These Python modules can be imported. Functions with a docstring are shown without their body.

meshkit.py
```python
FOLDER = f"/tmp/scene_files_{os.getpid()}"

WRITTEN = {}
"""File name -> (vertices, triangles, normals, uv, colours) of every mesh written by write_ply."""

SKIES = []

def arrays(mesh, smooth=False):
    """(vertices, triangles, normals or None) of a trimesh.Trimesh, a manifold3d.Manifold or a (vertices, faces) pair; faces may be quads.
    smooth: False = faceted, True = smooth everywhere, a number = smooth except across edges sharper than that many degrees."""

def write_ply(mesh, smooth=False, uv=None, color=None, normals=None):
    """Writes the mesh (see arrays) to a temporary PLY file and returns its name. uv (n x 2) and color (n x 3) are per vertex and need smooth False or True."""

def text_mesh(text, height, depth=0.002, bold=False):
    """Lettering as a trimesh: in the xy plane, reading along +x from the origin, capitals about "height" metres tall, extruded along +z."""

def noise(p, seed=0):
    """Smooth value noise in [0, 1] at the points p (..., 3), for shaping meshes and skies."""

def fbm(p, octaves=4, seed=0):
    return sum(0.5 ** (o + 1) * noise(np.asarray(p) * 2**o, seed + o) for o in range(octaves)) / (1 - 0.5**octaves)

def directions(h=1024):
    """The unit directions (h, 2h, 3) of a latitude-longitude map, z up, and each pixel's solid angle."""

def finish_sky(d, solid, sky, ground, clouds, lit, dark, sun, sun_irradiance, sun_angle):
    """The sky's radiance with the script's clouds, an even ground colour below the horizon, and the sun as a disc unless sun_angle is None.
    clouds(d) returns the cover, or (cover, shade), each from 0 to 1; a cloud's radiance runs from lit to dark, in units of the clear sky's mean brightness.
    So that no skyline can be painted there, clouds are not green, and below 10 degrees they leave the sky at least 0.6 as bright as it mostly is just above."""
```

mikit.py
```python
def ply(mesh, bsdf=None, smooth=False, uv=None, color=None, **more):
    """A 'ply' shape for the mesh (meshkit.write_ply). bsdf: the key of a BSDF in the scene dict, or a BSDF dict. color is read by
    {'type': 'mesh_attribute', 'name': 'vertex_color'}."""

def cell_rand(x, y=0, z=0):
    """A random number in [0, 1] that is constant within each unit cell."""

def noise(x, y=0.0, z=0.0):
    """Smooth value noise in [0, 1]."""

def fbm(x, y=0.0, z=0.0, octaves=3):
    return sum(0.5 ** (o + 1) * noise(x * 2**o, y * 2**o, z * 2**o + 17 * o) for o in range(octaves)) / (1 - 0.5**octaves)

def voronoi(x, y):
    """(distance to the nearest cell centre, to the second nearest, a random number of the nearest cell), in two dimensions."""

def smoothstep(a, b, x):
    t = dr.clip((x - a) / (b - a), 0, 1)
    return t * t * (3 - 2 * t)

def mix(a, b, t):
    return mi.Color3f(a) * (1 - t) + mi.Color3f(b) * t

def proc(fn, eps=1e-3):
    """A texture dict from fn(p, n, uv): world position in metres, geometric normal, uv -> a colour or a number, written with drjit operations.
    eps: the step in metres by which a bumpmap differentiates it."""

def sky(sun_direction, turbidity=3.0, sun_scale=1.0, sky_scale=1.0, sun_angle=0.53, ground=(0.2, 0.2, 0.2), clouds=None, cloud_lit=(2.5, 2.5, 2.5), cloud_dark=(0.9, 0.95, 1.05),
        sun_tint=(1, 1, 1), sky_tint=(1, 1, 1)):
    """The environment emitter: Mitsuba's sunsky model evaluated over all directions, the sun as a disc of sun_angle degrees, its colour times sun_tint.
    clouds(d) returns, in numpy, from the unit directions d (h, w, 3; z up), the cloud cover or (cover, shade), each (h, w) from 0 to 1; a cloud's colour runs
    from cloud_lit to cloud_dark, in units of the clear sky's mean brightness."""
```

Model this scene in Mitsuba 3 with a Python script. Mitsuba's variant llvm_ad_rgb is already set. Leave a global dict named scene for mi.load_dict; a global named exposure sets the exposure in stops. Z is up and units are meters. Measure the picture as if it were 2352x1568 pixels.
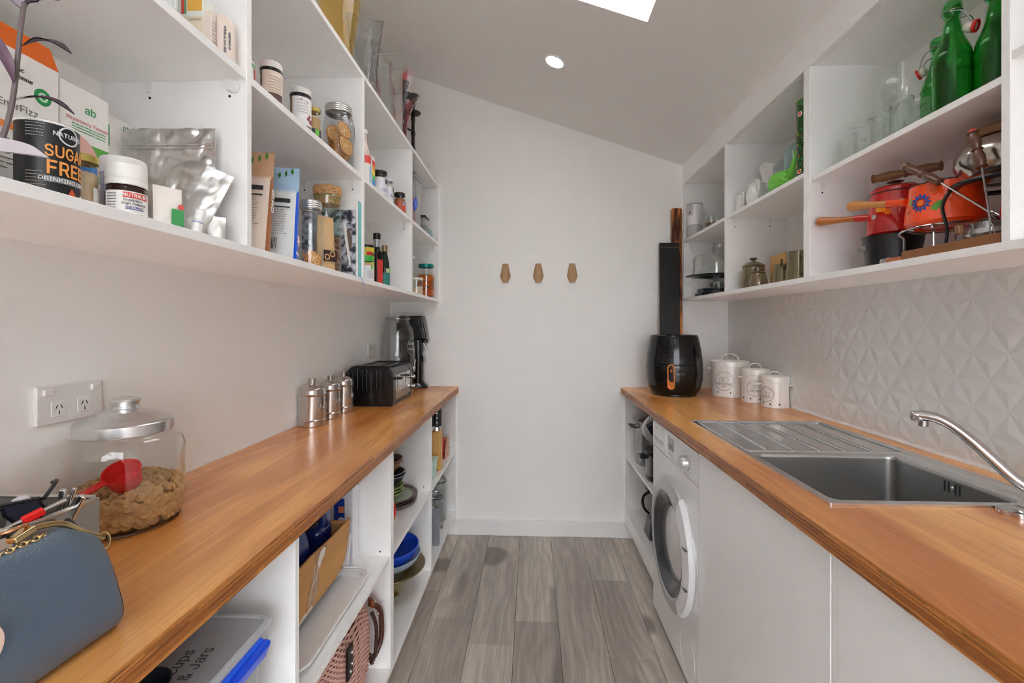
import math, random
import numpy as np, trimesh, manifold3d, drjit as dr, mitsuba as mi
from shapely.geometry import Polygon, Point, LineString, box as sbox
import mikit, meshkit
from mikit import proc, fbm as tfbm, noise as tnoise, cell_rand, smoothstep, mix, voronoi
PI = math.pi
T = mi.ScalarTransform4f
scene, labels = {}, {}

# ------------------------------------------------------------------ camera, sky, lamps, exposure
W_PX, H_PX, F_PX = 2352.0, 1568.0, 1060.0
YAW = math.atan(46 / F_PX)
scene['camera'] = dict(type='perspective', fov=math.degrees(2 * math.atan(W_PX / 2 / F_PX)), fov_axis='x', near_clip=0.02, far_clip=200.0,
                       principal_point_offset_x=0.0, principal_point_offset_y=36.5 / H_PX,
                       to_world=T().look_at(origin=[0, 0, 1.27], target=[-math.sin(YAW), math.cos(YAW), 1.27], up=[0, 0, 1]))
exposure = -0.38
scene['sky'] = mikit.sky([0.3, -0.5, 0.8], turbidity=4.0, sun_scale=0.0, sky_scale=45.0, ground=(0.45, 0.45, 0.45),
                         clouds=lambda d: np.full(d.shape[:2], 0.9), cloud_lit=(1.25, 1.25, 1.25), cloud_dark=(1.0, 1.0, 1.02), sky_tint=(1, 1, 1))
SKYLIGHT_L, DOWNLIGHT_L = (5.0, 5.1, 5.2), (60.0, 59.0, 57.0)

# ------------------------------------------------------------------ materials
def lin(c):
    c = np.asarray(c, float) / 255.0
    return [float(x) for x in np.where(c <= 0.04045, c / 12.92, ((c + 0.055) / 1.055) ** 2.4)]
def rgb(c): return {'type': 'rgb', 'value': lin(c)}
def two(b): return {'type': 'twosided', 'bsdf': b}
MATS = {}
def mat(c, rough=0.5, metal=0.0, spec=0.5, coat=0.0, sheen=0.0):
    """key of a plain principled material; c is an sRGB colour"""
    k = (tuple(c), rough, metal, spec, coat, sheen)
    if k not in MATS:
        n = 'mat_%03d' % len(MATS)
        b = {'type': 'principled', 'base_color': rgb(c), 'roughness': rough, 'metallic': metal, 'specular': spec}
        if coat: b.update(clearcoat=coat, clearcoat_gloss=0.95)
        if sheen: b.update(sheen=sheen)
        scene[n] = two(b); MATS[k] = n
    return MATS[k]
def custom(name, b): scene['mat_' + name] = b; return 'mat_' + name
def thin_glass(c=(255, 255, 255), k=None):
    key = ('thin', tuple(c))
    if key not in MATS:
        n = 'mat_%03d' % len(MATS)
        scene[n] = {'type': 'thindielectric', 'int_ior': 1.5, 'specular_transmittance': rgb(c)}
        MATS[key] = n
    return MATS[key]
def solid_glass(c=(255, 255, 255)):
    key = ('solid', tuple(c))
    if key not in MATS:
        n = 'mat_%03d' % len(MATS)
        scene[n] = {'type': 'dielectric', 'int_ior': 1.5, 'specular_transmittance': rgb(c)}
        MATS[key] = n
    return MATS[key]
def cloudy(c, diff=0.35, rough=0.3):
    """cloudy translucent plastic"""
    key = ('cloudy', tuple(c), diff, rough)
    if key not in MATS:
        n = 'mat_%03d' % len(MATS)
        scene[n] = {'type': 'blendbsdf', 'weight': diff, 'a': {'type': 'thindielectric', 'int_ior': 1.45, 'specular_transmittance': rgb(c)},
                    'b': two({'type': 'principled', 'base_color': rgb(c), 'roughness': rough})}
        MATS[key] = n
    return MATS[key]
def chrome(c=(235, 235, 235), rough=0.08): return mat(c, rough, 1.0)

# ------------------------------------------------------------------ mesh helpers
CUR = [np.eye(4)]
def Rz(a): return trimesh.transformations.rotation_matrix(a, [0, 0, 1])
def Rx(a): return trimesh.transformations.rotation_matrix(a, [1, 0, 0])
def Ry(a): return trimesh.transformations.rotation_matrix(a, [0, 1, 0])
def Tr(x, y, z):
    m = np.eye(4); m[:3, 3] = x, y, z; return m
def mv(mesh, *ms):
    m = mesh.copy()
    for t in ms: m.apply_transform(t)
    return m
def tomesh(m):
    if isinstance(m, trimesh.Trimesh): return m
    if hasattr(m, 'to_mesh'):
        q = m.to_mesh(); return trimesh.Trimesh(np.array(q.vert_properties[:, :3], float), np.array(q.tri_verts, int), process=False)
    return trimesh.Trimesh(m[0], m[1], process=False)
def cat(*ms): return trimesh.util.concatenate([tomesh(m) for m in ms])
COUNT = {}
def numbered(k):
    n = COUNT.get(k, 0); COUNT[k] = n + 1
    return k if n == 0 else '%s_%03d' % (k, n)
def thing(name, label, cat_, loc=(0, 0, 0), rotz=0.0, group=None, pre=None):
    key = numbered(name)
    m = Tr(*loc) @ Rz(math.radians(rotz))
    if pre is not None: m = m @ pre
    CUR[0] = m
    labels[key] = {'label': label, 'category': cat_}
    if group: labels[key]['group'] = group
    return key
def obj(part, mesh, m, parent=None, smooth=35, label=None, kind=None, world=False):
    key = numbered((parent + '__' if parent else '') + part)
    mesh = tomesh(mesh)
    if not world: mesh = mv(mesh, CUR[0])
    scene[key] = mikit.ply(mesh, m, smooth=smooth)
    if label or kind:
        labels[key] = {}
        if label: labels[key]['label'] = label
        if kind: labels[key]['kind'] = kind
    return key
def struct(name, mesh, m, smooth=False, label=None):
    k = obj(name, mesh, m, smooth=smooth, world=True)
    labels[k] = {'kind': 'structure'}
    if label: labels[k]['label'] = label
    return k
def bx(x0, x1, y0, y1, z0, z1):
    return trimesh.creation.box(extents=(x1 - x0, y1 - y0, z1 - z0), transform=Tr((x0 + x1) / 2, (y0 + y1) / 2, (z0 + z1) / 2))
def cbox(x0, x1, y0, y1, z0, z1, c=0.002):
    """box with chamfered edges"""
    lo, hi = np.array([x0, y0, z0]), np.array([x1, y1, z1]); pts = []
    c = min(c, 0.45 * float((hi - lo).min()))
    for s in np.ndindex(2, 2, 2):
        s = np.array(s); p = np.where(s, hi, lo); q = np.where(s, -c, c)
        for k in range(3):
            d = q.copy(); d[k] = 0; pts.append(p + d)
    return trimesh.convex.convex_hull(np.array(pts))
def rbox(sx, sy, sz, r, n=4, z0=0.0):
    """box rounded by r, centred in x and y, standing on z0"""
    r = min(r, 0.499 * min(sx, sy, sz)); a = np.linspace(0, PI / 2, n); pts = []
    for t in a:
        for p in a: pts.append([math.cos(t) * math.cos(p), math.cos(t) * math.sin(p), math.sin(t)])
    pts = np.array(pts); out = []
    for s in np.ndindex(2, 2, 2):
        g = np.array(s) * 2 - 1
        out.append(pts * g * r + g * (np.array([sx, sy, sz]) / 2 - r))
    m = trimesh.convex.convex_hull(np.vstack(out)); m.apply_translation([0, 0, z0 + sz / 2]); return m
def lathe(prof, n=40, a0=0.0, a1=2 * PI):
    """surface of revolution of [(r, z)...] about z"""
    prof = [(max(r, 0.0), z) for r, z in prof]; full = abs(a1 - a0 - 2 * PI) < 1e-6
    m = n if full else n + 1
    ang = a0 + (a1 - a0) * np.arange(m) / n; V, rows = [], []
    for r, z in prof:
        if r < 1e-6: rows.append([len(V)] * m); V.append((0, 0, z))
        else: rows.append(list(range(len(V), len(V) + m))); V += [(r * math.cos(t), r * math.sin(t), z) for t in ang]
    Fc = []
    for a, b in zip(rows[:-1], rows[1:]):
        for i in range(m if full else m - 1):
            j = (i + 1) % m
            if a[i] != a[j]: Fc.append((a[i], a[j], b[j] if b[i] != b[j] else b[i]))
            if b[i] != b[j]: Fc.append((a[i], b[j], b[i]))
    return trimesh.Trimesh(np.array(V, float), np.array(Fc), process=False)
def cyl(r, z0, z1, n=32, ch=0.0008):
    return lathe([(0, z0), (r - ch, z0), (r, z0 + ch), (r, z1 - ch), (r - ch, z1), (0, z1)], n)
def smooth_path(pts, n=40, closed=False):
    from scipy.interpolate import CubicSpline
    p = np.asarray(pts, float)
    if closed: p = np.vstack([p, p[:1]])
    d = np.r_[0, np.cumsum(np.linalg.norm(np.diff(p, axis=0), axis=1))]
    cs = CubicSpline(d, p, bc_type='periodic' if closed else 'natural')
    t = np.linspace(0, d[-1], n + 1)
    return cs(t[:-1] if closed else t)
def tube(path, r, n=10, closed=False, flat=1.0):
    p = np.asarray(path, float); k = len(p); r = np.broadcast_to(np.asarray(r, float), (k,))
    tg = (np.roll(p, -1, 0) - np.roll(p, 1, 0)) if closed else np.gradient(p, axis=0)
    tg = tg / np.maximum(np.linalg.norm(tg, axis=1, keepdims=True), 1e-12)
    u = np.cross(tg[0], [0, 0, 1] if abs(tg[0][2]) < 0.9 else [1, 0, 0]); u /= np.linalg.norm(u)
    V = []; a = np.arange(n) * 2 * PI / n
    for i in range(k):
        u = u - tg[i] * (u @ tg[i]); u /= np.linalg.norm(u); w = np.cross(tg[i], u)
        V += list(p[i] + r[i] * (np.cos(a)[:, None] * u + flat * np.sin(a)[:, None] * w))
    Fc = []
    for i in range(k if closed else k - 1):
        j = (i + 1) % k
        for q in range(n):
            s = (q + 1) % n
            Fc += [(i * n + q, i * n + s, j * n + s), (i * n + q, j * n + s, j * n + q)]
    if not closed:
        V += [p[0], p[-1]]
        for q in range(n):
            s = (q + 1) % n
            Fc += [(k * n, s, q), (k * n + 1, (k - 1) * n + q, (k - 1) * n + s)]
    return trimesh.Trimesh(np.array(V), np.array(Fc), process=False)
def prism(poly, h, z0=0.0):
    """polygon in xy extruded along z"""
    ps = getattr(poly, 'geoms', [poly])
    return mv(cat(*[trimesh.creation.extrude_polygon(p if isinstance(p, Polygon) else Polygon(p), h, engine='earcut') for p in ps]), Tr(0, 0, z0))
def prism_xz(poly, d, y0=0.0):
    """polygon given in (x, z), extruded along +y from y0"""
    return mv(prism(poly, d), Rx(PI / 2), Tr(0, y0 + d, 0))
def facing(mesh, y=0.0):
    """flat thing built in the xy plane (seen from +z) stood up so that it is seen from -y, front at y"""
    return mv(mesh, Rx(PI / 2), Tr(0, y, 0))
def text(s, h, depth=0.0006, bold=False, center=True):
    m = meshkit.text_mesh(s, h, depth, bold)
    if center:
        b = m.bounds; m.apply_translation([-(b[0][0] + b[1][0]) / 2, 0, 0])
    return m
def bend(mesh, R, z=0.0, phi=-PI / 2, lift=0.0005):
    """wraps a flat mesh (xy plane, depth along z) round a vertical cylinder of radius R; its x = 0 lies at the angle phi, -pi/2 is towards -y"""
    v = np.array(mesh.vertices); a = phi + v[:, 0] / R; r = R + lift + v[:, 2]
    return trimesh.Trimesh(np.c_[r * np.cos(a), r * np.sin(a), v[:, 1] + z], mesh.faces, process=False)
def patch(R, z0, z1, a0, a1, t=0.0006, n=None):
    """a label: a sheet of thickness t on a cylinder, between the angles a0 and a1 in degrees (-90 is towards -y)"""
    a0, a1 = math.radians(a0), math.radians(a1)
    n = n or max(4, int((a1 - a0) / 0.12))
    if a1 - a0 > 2 * PI - 0.01: return lathe([(R, z0), (R + t, z0), (R + t, z1), (R, z1)], 40)
    return lathe([(R, z0), (R + t, z0), (R + t, z1), (R, z1)], n, a0, a1)
def disc_on(R, z, phi, r, t=0.0005, hole=0.0, n=28):
    """round print on a cylinder"""
    p = Point(0, 0).buffer(r, n)
    if hole: p = p.difference(Point(0, 0).buffer(hole, n))
    m = prism(p, t); m = m.subdivide() if r > 0.012 else m
    return bend(m, R, z, phi)
def lines(w, h, n, fill=0.75, seed=1, lw=0.0012):
    """n lines of small print, flat in xy, w wide and h tall"""
    r = random.Random(seed); ms = []
    for i in range(n):
        y = h / 2 - (i + 0.5) * h / n; x = -w / 2
        while x < w / 2 * fill:
            l = w * r.uniform(0.05, 0.16); l = min(l, w / 2 - x)
            if l > 0.0005: ms.append(bx(x, x + l, y - lw / 2, y + lw / 2, 0, 0.0004))
            x += l + w * 0.025
    return cat(*ms)
def rect(x0, x1, y0, y1, t=0.0005): return bx(x0, x1, y0, y1, 0, t)
# ------------------------------------------------------------------ surface materials
WALL = mat((238, 238, 236), 0.75)
CEIL = mat((226, 225, 222), 0.85)
BOARD = mat((242, 242, 241), 0.32)
TRIM = mat((232, 232, 231), 0.45)
BLACKHOLE = mat((20, 20, 20), 0.8)
def wood_top(p, n, uv):
    x, y = p.x, p.y
    wob = tfbm(x * 2.2, y * 1.1, 3.0, 3)
    big = tfbm(x * 7 + wob * 2.0, y * 1.7, 1.0, 3)
    streak = tfbm(x * 46 + wob * 6, y * 2.6, 5.0, 3)
    fine = tfbm(x * 420, y * 14, 9.0, 2)
    c = mix(lin((172, 104, 50)), lin((216, 156, 90)), smoothstep(0.25, 0.75, big))
    c = mix(c, mi.Color3f(lin((176, 106, 52))), 0.35 * smoothstep(0.52, 0.74, streak))
    c = mix(c, mi.Color3f(lin((214, 152, 84))), 0.35 * smoothstep(0.55, 0.8, 1 - streak))
    return c * (0.86 + 0.28 * fine)
def ply_edge(p, n, uv):
    z = (p.z - 0.864) / 0.036 * 13
    k = dr.floor(z); f = z - k
    s = tfbm(p.y * 5 + p.x * 5, k * 7.3, 2.0, 3)
    line = smoothstep(0.0, 0.16, f) * (1 - smoothstep(0.84, 1.0, f))
    dark = cell_rand(k, 3.0, 1.0)
    c = mix(lin((190, 124, 58)), lin((146, 84, 34)), smoothstep(0.3, 0.75, 0.55 * dark + 0.65 * s))
    gap = smoothstep(0.66, 0.72, tnoise(p.y * 9 + p.x * 9, k * 3.1, 8.0))
    c = mix(c, mi.Color3f(lin((84, 42, 16))), 0.6 * gap)
    return mix(mi.Color3f(lin((92, 42, 12))), c, 0.35 + 0.65 * line) * (0.85 + 0.3 * tnoise(p.y * 160, z * 3, 1.0))
custom('worktop', two({'type': 'principled', 'base_color': proc(wood_top), 'roughness': 0.24, 'specular': 0.55, 'clearcoat': 0.4, 'clearcoat_gloss': 0.9}))
custom('plyedge', two({'type': 'principled', 'base_color': proc(ply_edge), 'roughness': 0.4}))
def plank_col(p, n, uv):
    k = dr.floor((p.x + 0.4415) / 0.1845)
    off = cell_rand(k, 5.0) * 30
    x = p.x + off; y = p.y + off * 2.0
    seg = dr.floor(y / 1.22)
    tone = cell_rand(k, seg, 4.0)
    wob = tfbm(x * 5, y * 1.6, 2.0, 3)
    kx = p.x - (-0.4415 + (k + 0.5) * 0.1845)
    ring = dr.sin((kx * 55 + wob * 16 + tnoise(x * 3, y * 0.7, 7.0) * 10) * 2.2)
    kn = tnoise(x * 6.0, y * 3.0, 11.0)
    grain = tfbm(x * 210 + wob * 9, y * 9, 1.0, 3)
    big = tfbm(x * 9, y * 1.3, 6.0, 3)
    c = mix(lin((160, 149, 140)), lin((196, 186, 176)), smoothstep(0.25, 0.75, big * 0.7 + tone * 0.3))
    c = c * (0.93 + 0.07 * ring) * (0.78 + 0.44 * grain)
    return mix(c, mi.Color3f(lin((110, 100, 92))), 0.75 * smoothstep(0.83, 0.93, kn))
def plank_bump(p, n, uv): return tfbm(p.x * 210, p.y * 9, 1.0, 2)
custom('plank', two({'type': 'bumpmap', 'arbitrary': proc(plank_bump), 'scale': 0.0006, 'bsdf': {'type': 'principled', 'base_color': proc(plank_col), 'roughness': 0.5, 'specular': 0.35}}))

# ------------------------------------------------------------------ room shell (metres; x right, y along the room, z up)
XL, XR, YE, YB = -0.868, 1.170, 2.795, -1.25          # left wall, right wall, far wall, back wall
def zc(x): return 2.223 - 0.351 * (x - 0.9)           # sloping ceiling
struct('wall_left', bx(XL - 0.1, XL, YB - 0.1, YE + 0.1, -0.05, 3.2), WALL)
struct('wall_right', bx(XR, XR + 0.1, YB - 0.1, YE + 0.1, -0.05, 3.0), WALL)
struct('wall_far', bx(XL, XR, YE, YE + 0.1, -0.05, 3.2), WALL)
# back wall (behind the camera) with a wide doorway to the bright kitchen garden side
bw = prism_xz(Polygon([(XL, 0), (XL, 3.1), (XR, 2.4), (XR, 0), (0.95, 0), (0.95, 2.25), (-0.65, 2.25), (-0.65, 0)]), 0.1, YB - 0.1)
struct('wall_back', bw, WALL)
struct('trim_1', cat(bx(-0.72, -0.65, YB, YB + 0.015, 0, 2.32), bx(0.95, 1.02, YB, YB + 0.015, 0, 2.32), bx(-0.65, 0.95, YB, YB + 0.015, 2.25, 2.32)), TRIM)
# ceiling slab with the skylight opening
SX0, SX1, SY0, SY1 = -0.16, 0.426, 0.93, 1.724
cx0, cx1 = XL - 0.02, XR + 0.02
def slab(xa, xb, ya, yb):
    v = [(x, y, zc(x) + dz) for dz in (0, 0.12) for x in (xa, xb) for y in (ya, yb)]
    return trimesh.convex.convex_hull(np.array(v))
struct('ceiling', cat(slab(cx0, SX0, YB - 0.1, YE + 0.1), slab(SX1, cx1, YB - 0.1, YE + 0.1), slab(SX0, SX1, YB - 0.1, SY0), slab(SX0, SX1, SY1, YE + 0.1)), CEIL)
t = thing('skylight', 'bright white skylight in the sloping ceiling', 'skylight')
shaft = []
zt = 2.83
for xa, xb, ya, yb in ((SX0 - 0.02, SX0, SY0 - 0.02, SY1 + 0.02), (SX1, SX1 + 0.02, SY0 - 0.02, SY1 + 0.02), (SX0, SX1, SY0 - 0.02, SY0), (SX0, SX1, SY1, SY1 + 0.02)):
    v = [(x, y, z) for x in (xa, xb) for y in (ya, yb) for z in (zc(x) + 0.002, zt)]
    shaft.append(trimesh.convex.convex_hull(np.array(v)))
obj('shaft', cat(*shaft), mat((246, 246, 246), 0.6), t, smooth=False)
k = obj('diffuser', trimesh.Trimesh([(SX0, SY0, zt - .01), (SX1, SY0, zt - .01), (SX1, SY1, zt - .01), (SX0, SY1, zt - .01)], [(0, 2, 1), (0, 3, 2)], process=False), mat((240, 240, 240), 0.5), t, smooth=False)
scene[k]['emitter'] = {'type': 'area', 'radiance': {'type': 'rgb', 'value': list(SKYLIGHT_L)}}
# downlights flush in the ceiling: the one in view and its fellow behind the camera
for i, (lx, ly) in enumerate(((0.106, 2.16), (0.106, -0.35))):
    tilt = math.atan(0.351)
    t = thing('downlight', 'small round recessed downlight glowing in the sloping ceiling near the far wall' if i == 0 else 'round recessed downlight in the ceiling behind the camera',
              'downlight', (lx, ly, zc(lx)), 0, None, Ry(tilt))
    obj('bezel', lathe([(0.041, -0.001), (0.043, -0.004), (0.051, -0.003), (0.052, 0.0), (0.041, 0.0)], 40), mat((240, 240, 240), 0.4), t)
    k = obj('lens', mv(lathe([(0, 0), (0.041, 0)], 40), Tr(0, 0, -0.0015)), mat((240, 240, 240), 0.5), t)
    scene[k]['emitter'] = {'type': 'area', 'radiance': {'type': 'rgb', 'value': list(DOWNLIGHT_L)}}
# floor: sub-floor and single planks with a hair of a joint
struct('floor', bx(XL - 0.1, XR + 0.1, YB - 0.1, YE + 0.1, -0.06, -0.005), mat((60, 55, 50), 0.8))
butts = {-3: 2.1, -2: 1.9, -1: 2.657, 0: 2.121, 1: 2.301, 2: 2.515, 3: 2.087, 4: 1.772, 5: 2.507, 6: 2.2, 7: 2.6, 8: 1.9}
for k, yb in butts.items():
    xa = -0.4415 + k * 0.1845; xb = xa + 0.1845
    xa, xb = max(xa, XL), min(xb, XR)
    if xb - xa < 0.01: continue
    y = yb + 1.22
    while y > YB - 0.1:
        y0, y1 = max(y - 1.22, YB - 0.1), min(y, YE)
        if y1 - y0 > 0.01: obj('plank', cbox(xa + 0.0006, xb - 0.0006, y0 + 0.0006, y1 - 0.0006, -0.006, 0, 0.0012), 'mat_plank', 'floor', False, world=True)
        y -= 1.22
struct('baseboard_far', cbox(-0.51, 0.60, YE - 0.014, YE, 0, 0.095, 0.003), TRIM)

# patterned splashback: low pyramids on a triangular lattice
def splash():
    a, hz, amp = 0.095, 0.0718, 0.0034; V, Fc = [], []
    def tri(p, q, r, h):
        n0 = len(V); cc = ((p[0] + q[0] + r[0]) / 3, (p[1] + q[1] + r[1]) / 3)
        for (yy, zz), hh in ((p, 0), (q, 0), (r, 0), (cc, h)): V.append((XR - 0.004 - hh, yy, zz))
        Fc.extend([(n0, n0 + 1, n0 + 3), (n0 + 1, n0 + 2, n0 + 3), (n0 + 2, n0, n0 + 3)])
    for j in range(-2, 8):
        z0, z1 = 0.9115 + j * hz, 0.9115 + (j + 1) * hz
        s0, s1 = (0.5 * a if j % 2 == 0 else 0), (0.5 * a if j % 2 else 0)
        for i in range(-17, 24):
            y = 1.7985 + (i - 10) * a
            A, B = (y + s0, z0), (y + s0 + a, z0)
            C, D = (y + s1 + (0 if s1 > s0 else 0), z1), (y + s1 + a, z1)
            if s1 > s0: tri(A, B, C, amp); tri(B, D, C, amp)
            else: tri(A, B, D, amp); tri(A, D, C, amp)
    V_, F_ = np.array(V), np.array(Fc)
    m = trimesh.Trimesh(V_, F_, process=False)
    m.fix_normals() if False else None
    for nrm, org in (([0, 0, 1], [0, 0, 0.899]), ([0, 0, -1], [0, 0, 1.415]), ([0, -1, 0], [0, YE - 0.001, 0]), ([0, 1, 0], [0, -0.6, 0])):
        m = m.slice_plane(org, nrm)
    return m
obj('tile_panel', splash(), mat((226, 226, 225), 0.38), 'wall_right', False, world=True)
obj('silicone_bead', bx(XR - 0.009, XR - 0.001, -0.6, YE, 0.8995, 0.905), TRIM, 'wall_right', False, world=True)

# ------------------------------------------------------------------ worktops
XLF, XRF = -0.447, 0.532
t = thing('worktop', 'orange stained plywood worktop along the left wall under the open shelves', 'worktop')
obj('top_veneer', bx(XL + 0.001, XLF, -0.55, YE - 0.001, 0.8985, 0.9), 'mat_worktop', t, False)
obj('ply_edge', bx(XL + 0.001, XLF, -0.55, YE - 0.001, 0.864, 0.8985), 'mat_plyedge', t, False)
# sink cut-out in the right-hand worktop
KX0, KX1, KY0, KY1 = 0.622, 1.088, 0.988, 1.80
t = thing('worktop', 'orange stained plywood worktop along the right wall holding the steel sink', 'worktop')
ring = sbox(XRF, -0.55, XR - 0.001, YE - 0.001).difference(sbox(KX0, KY0, KX1, KY1))
obj('top_veneer', prism(ring, 0.0015, 0.8985), 'mat_worktop', t, False)
obj('ply_edge', prism(ring, 0.0345, 0.864), 'mat_plyedge', t, False)

# ------------------------------------------------------------------ shelving
def board(part, x0, x1, y0, y1, z0, z1, t): return obj(part, cbox(x0, x1, y0, y1, z0, z1, 0.0008), BOARD, t, False)
def hole(x, y, z, side, t): obj('pin_hole', mv(cyl(0.0026, 0, 0.0006, 10, 0.0001), Rx(PI / 2 if side < 0 else -PI / 2), Tr(x, y, z)), BLACKHOLE, t)
def support(x, y, z, side, t):
    s = prism(Polygon([(-0.008, 0), (0.008, 0), (0.004, -0.022), (-0.004, -0.022)]), 0.006)
    obj('shelf_support', mv(s, Rx(PI / 2), Tr(x, y + (0.006 if side > 0 else 0), z)), mat((230, 230, 228), 0.4), t, False)
XF = -0.567
t = thing('wall_shelf', 'white open wall shelf unit along the left wall, packed with jars and packets', 'shelf unit')
board('bottom_board', XL, XF, -0.45, YE, 1.4135, 1.43, t)
board('top_board', XL, XF, -0.45, YE, 2.104, 2.12, t)
for y0, y1 in ((-0.45, -0.434), (0.1, 0.116), (0.895, 0.911), (1.526, 1.542), (2.153, 2.169), (YE - 0.016, YE)):
    board('divider', XL, XF, y0, y1, 1.43, 2.104, t)
for y0, y1 in ((-0.434, 0.1), (0.116, 0.895), (0.911, 1.526), (1.542, 2.153), (2.169, YE - 0.016)):
    board('shelf', XL, XF - 0.002, y0, y1, 1.7585, 1.7745, t)
for y in (0.895, 1.526, 2.153, YE - 0.016):
    for x in (XF - 0.035, XF - 0.2):
        support(x, y, 1.7585, -1, t); hole(x, y - 0.0004, 1.727, -1, t)
obj('round_plug', mv(lathe([(0, 0), (0.010, 0), (0.012, 0.004), (0.009, 0.009), (0, 0.010)], 20), Rx(PI / 2), Tr(-0.592, 0.895, 1.744)), mat((230, 230, 228), 0.4), t)
XG = 0.897
t = thing('wall_shelf', 'white open wall shelf unit along the right wall, holding glassware and fondue pots', 'shelf unit')
board('bottom_board', XG, XR, -0.45, YE, 1.412, 1.43, t)
for y0, y1 in ((-0.45, -0.434), (0.906, 0.9235), (1.5335, 1.55), (1.5505, 1.567), (2.18, 2.196), (YE - 0.016, YE)):
    board('divider', XG, XR, y0, y1, 1.43, 2.11, t)
for y0, y1, z in ((2.196, YE - 0.016, 1.7615), (1.567, 2.18, 1.7615), (0.9235, 1.5335, 1.7335), (-0.434, 0.906, 1.769)):
    board('shelf', XG + 0.002, XR, y0, y1, z, z + 0.0155, t)
board('top_board', XG + 0.019, XR, -0.45, YE, 2.11, 2.126, t)
board('pelmet', XG, XG + 0.018, -0.45, YE, 2.1105, zc(XG) + 0.004, t)
for y, z, s in ((YE - 0.016, 1.7615, -1), (2.18, 1.7615, -1), (1.5335, 1.7335, -1)):
    for x in (XG + 0.04, XG + 0.2):
        support(x, y, z, s, t); hole(x, y - 0.0004, z - 0.034, -1, t); hole(x, y - 0.0004, z + 0.034, -1, t)
for y, z in ((0.906, 1.73), (0.906, 1.81)): hole(XG + 0.04, y - 0.0004, z, -1, t)

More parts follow.
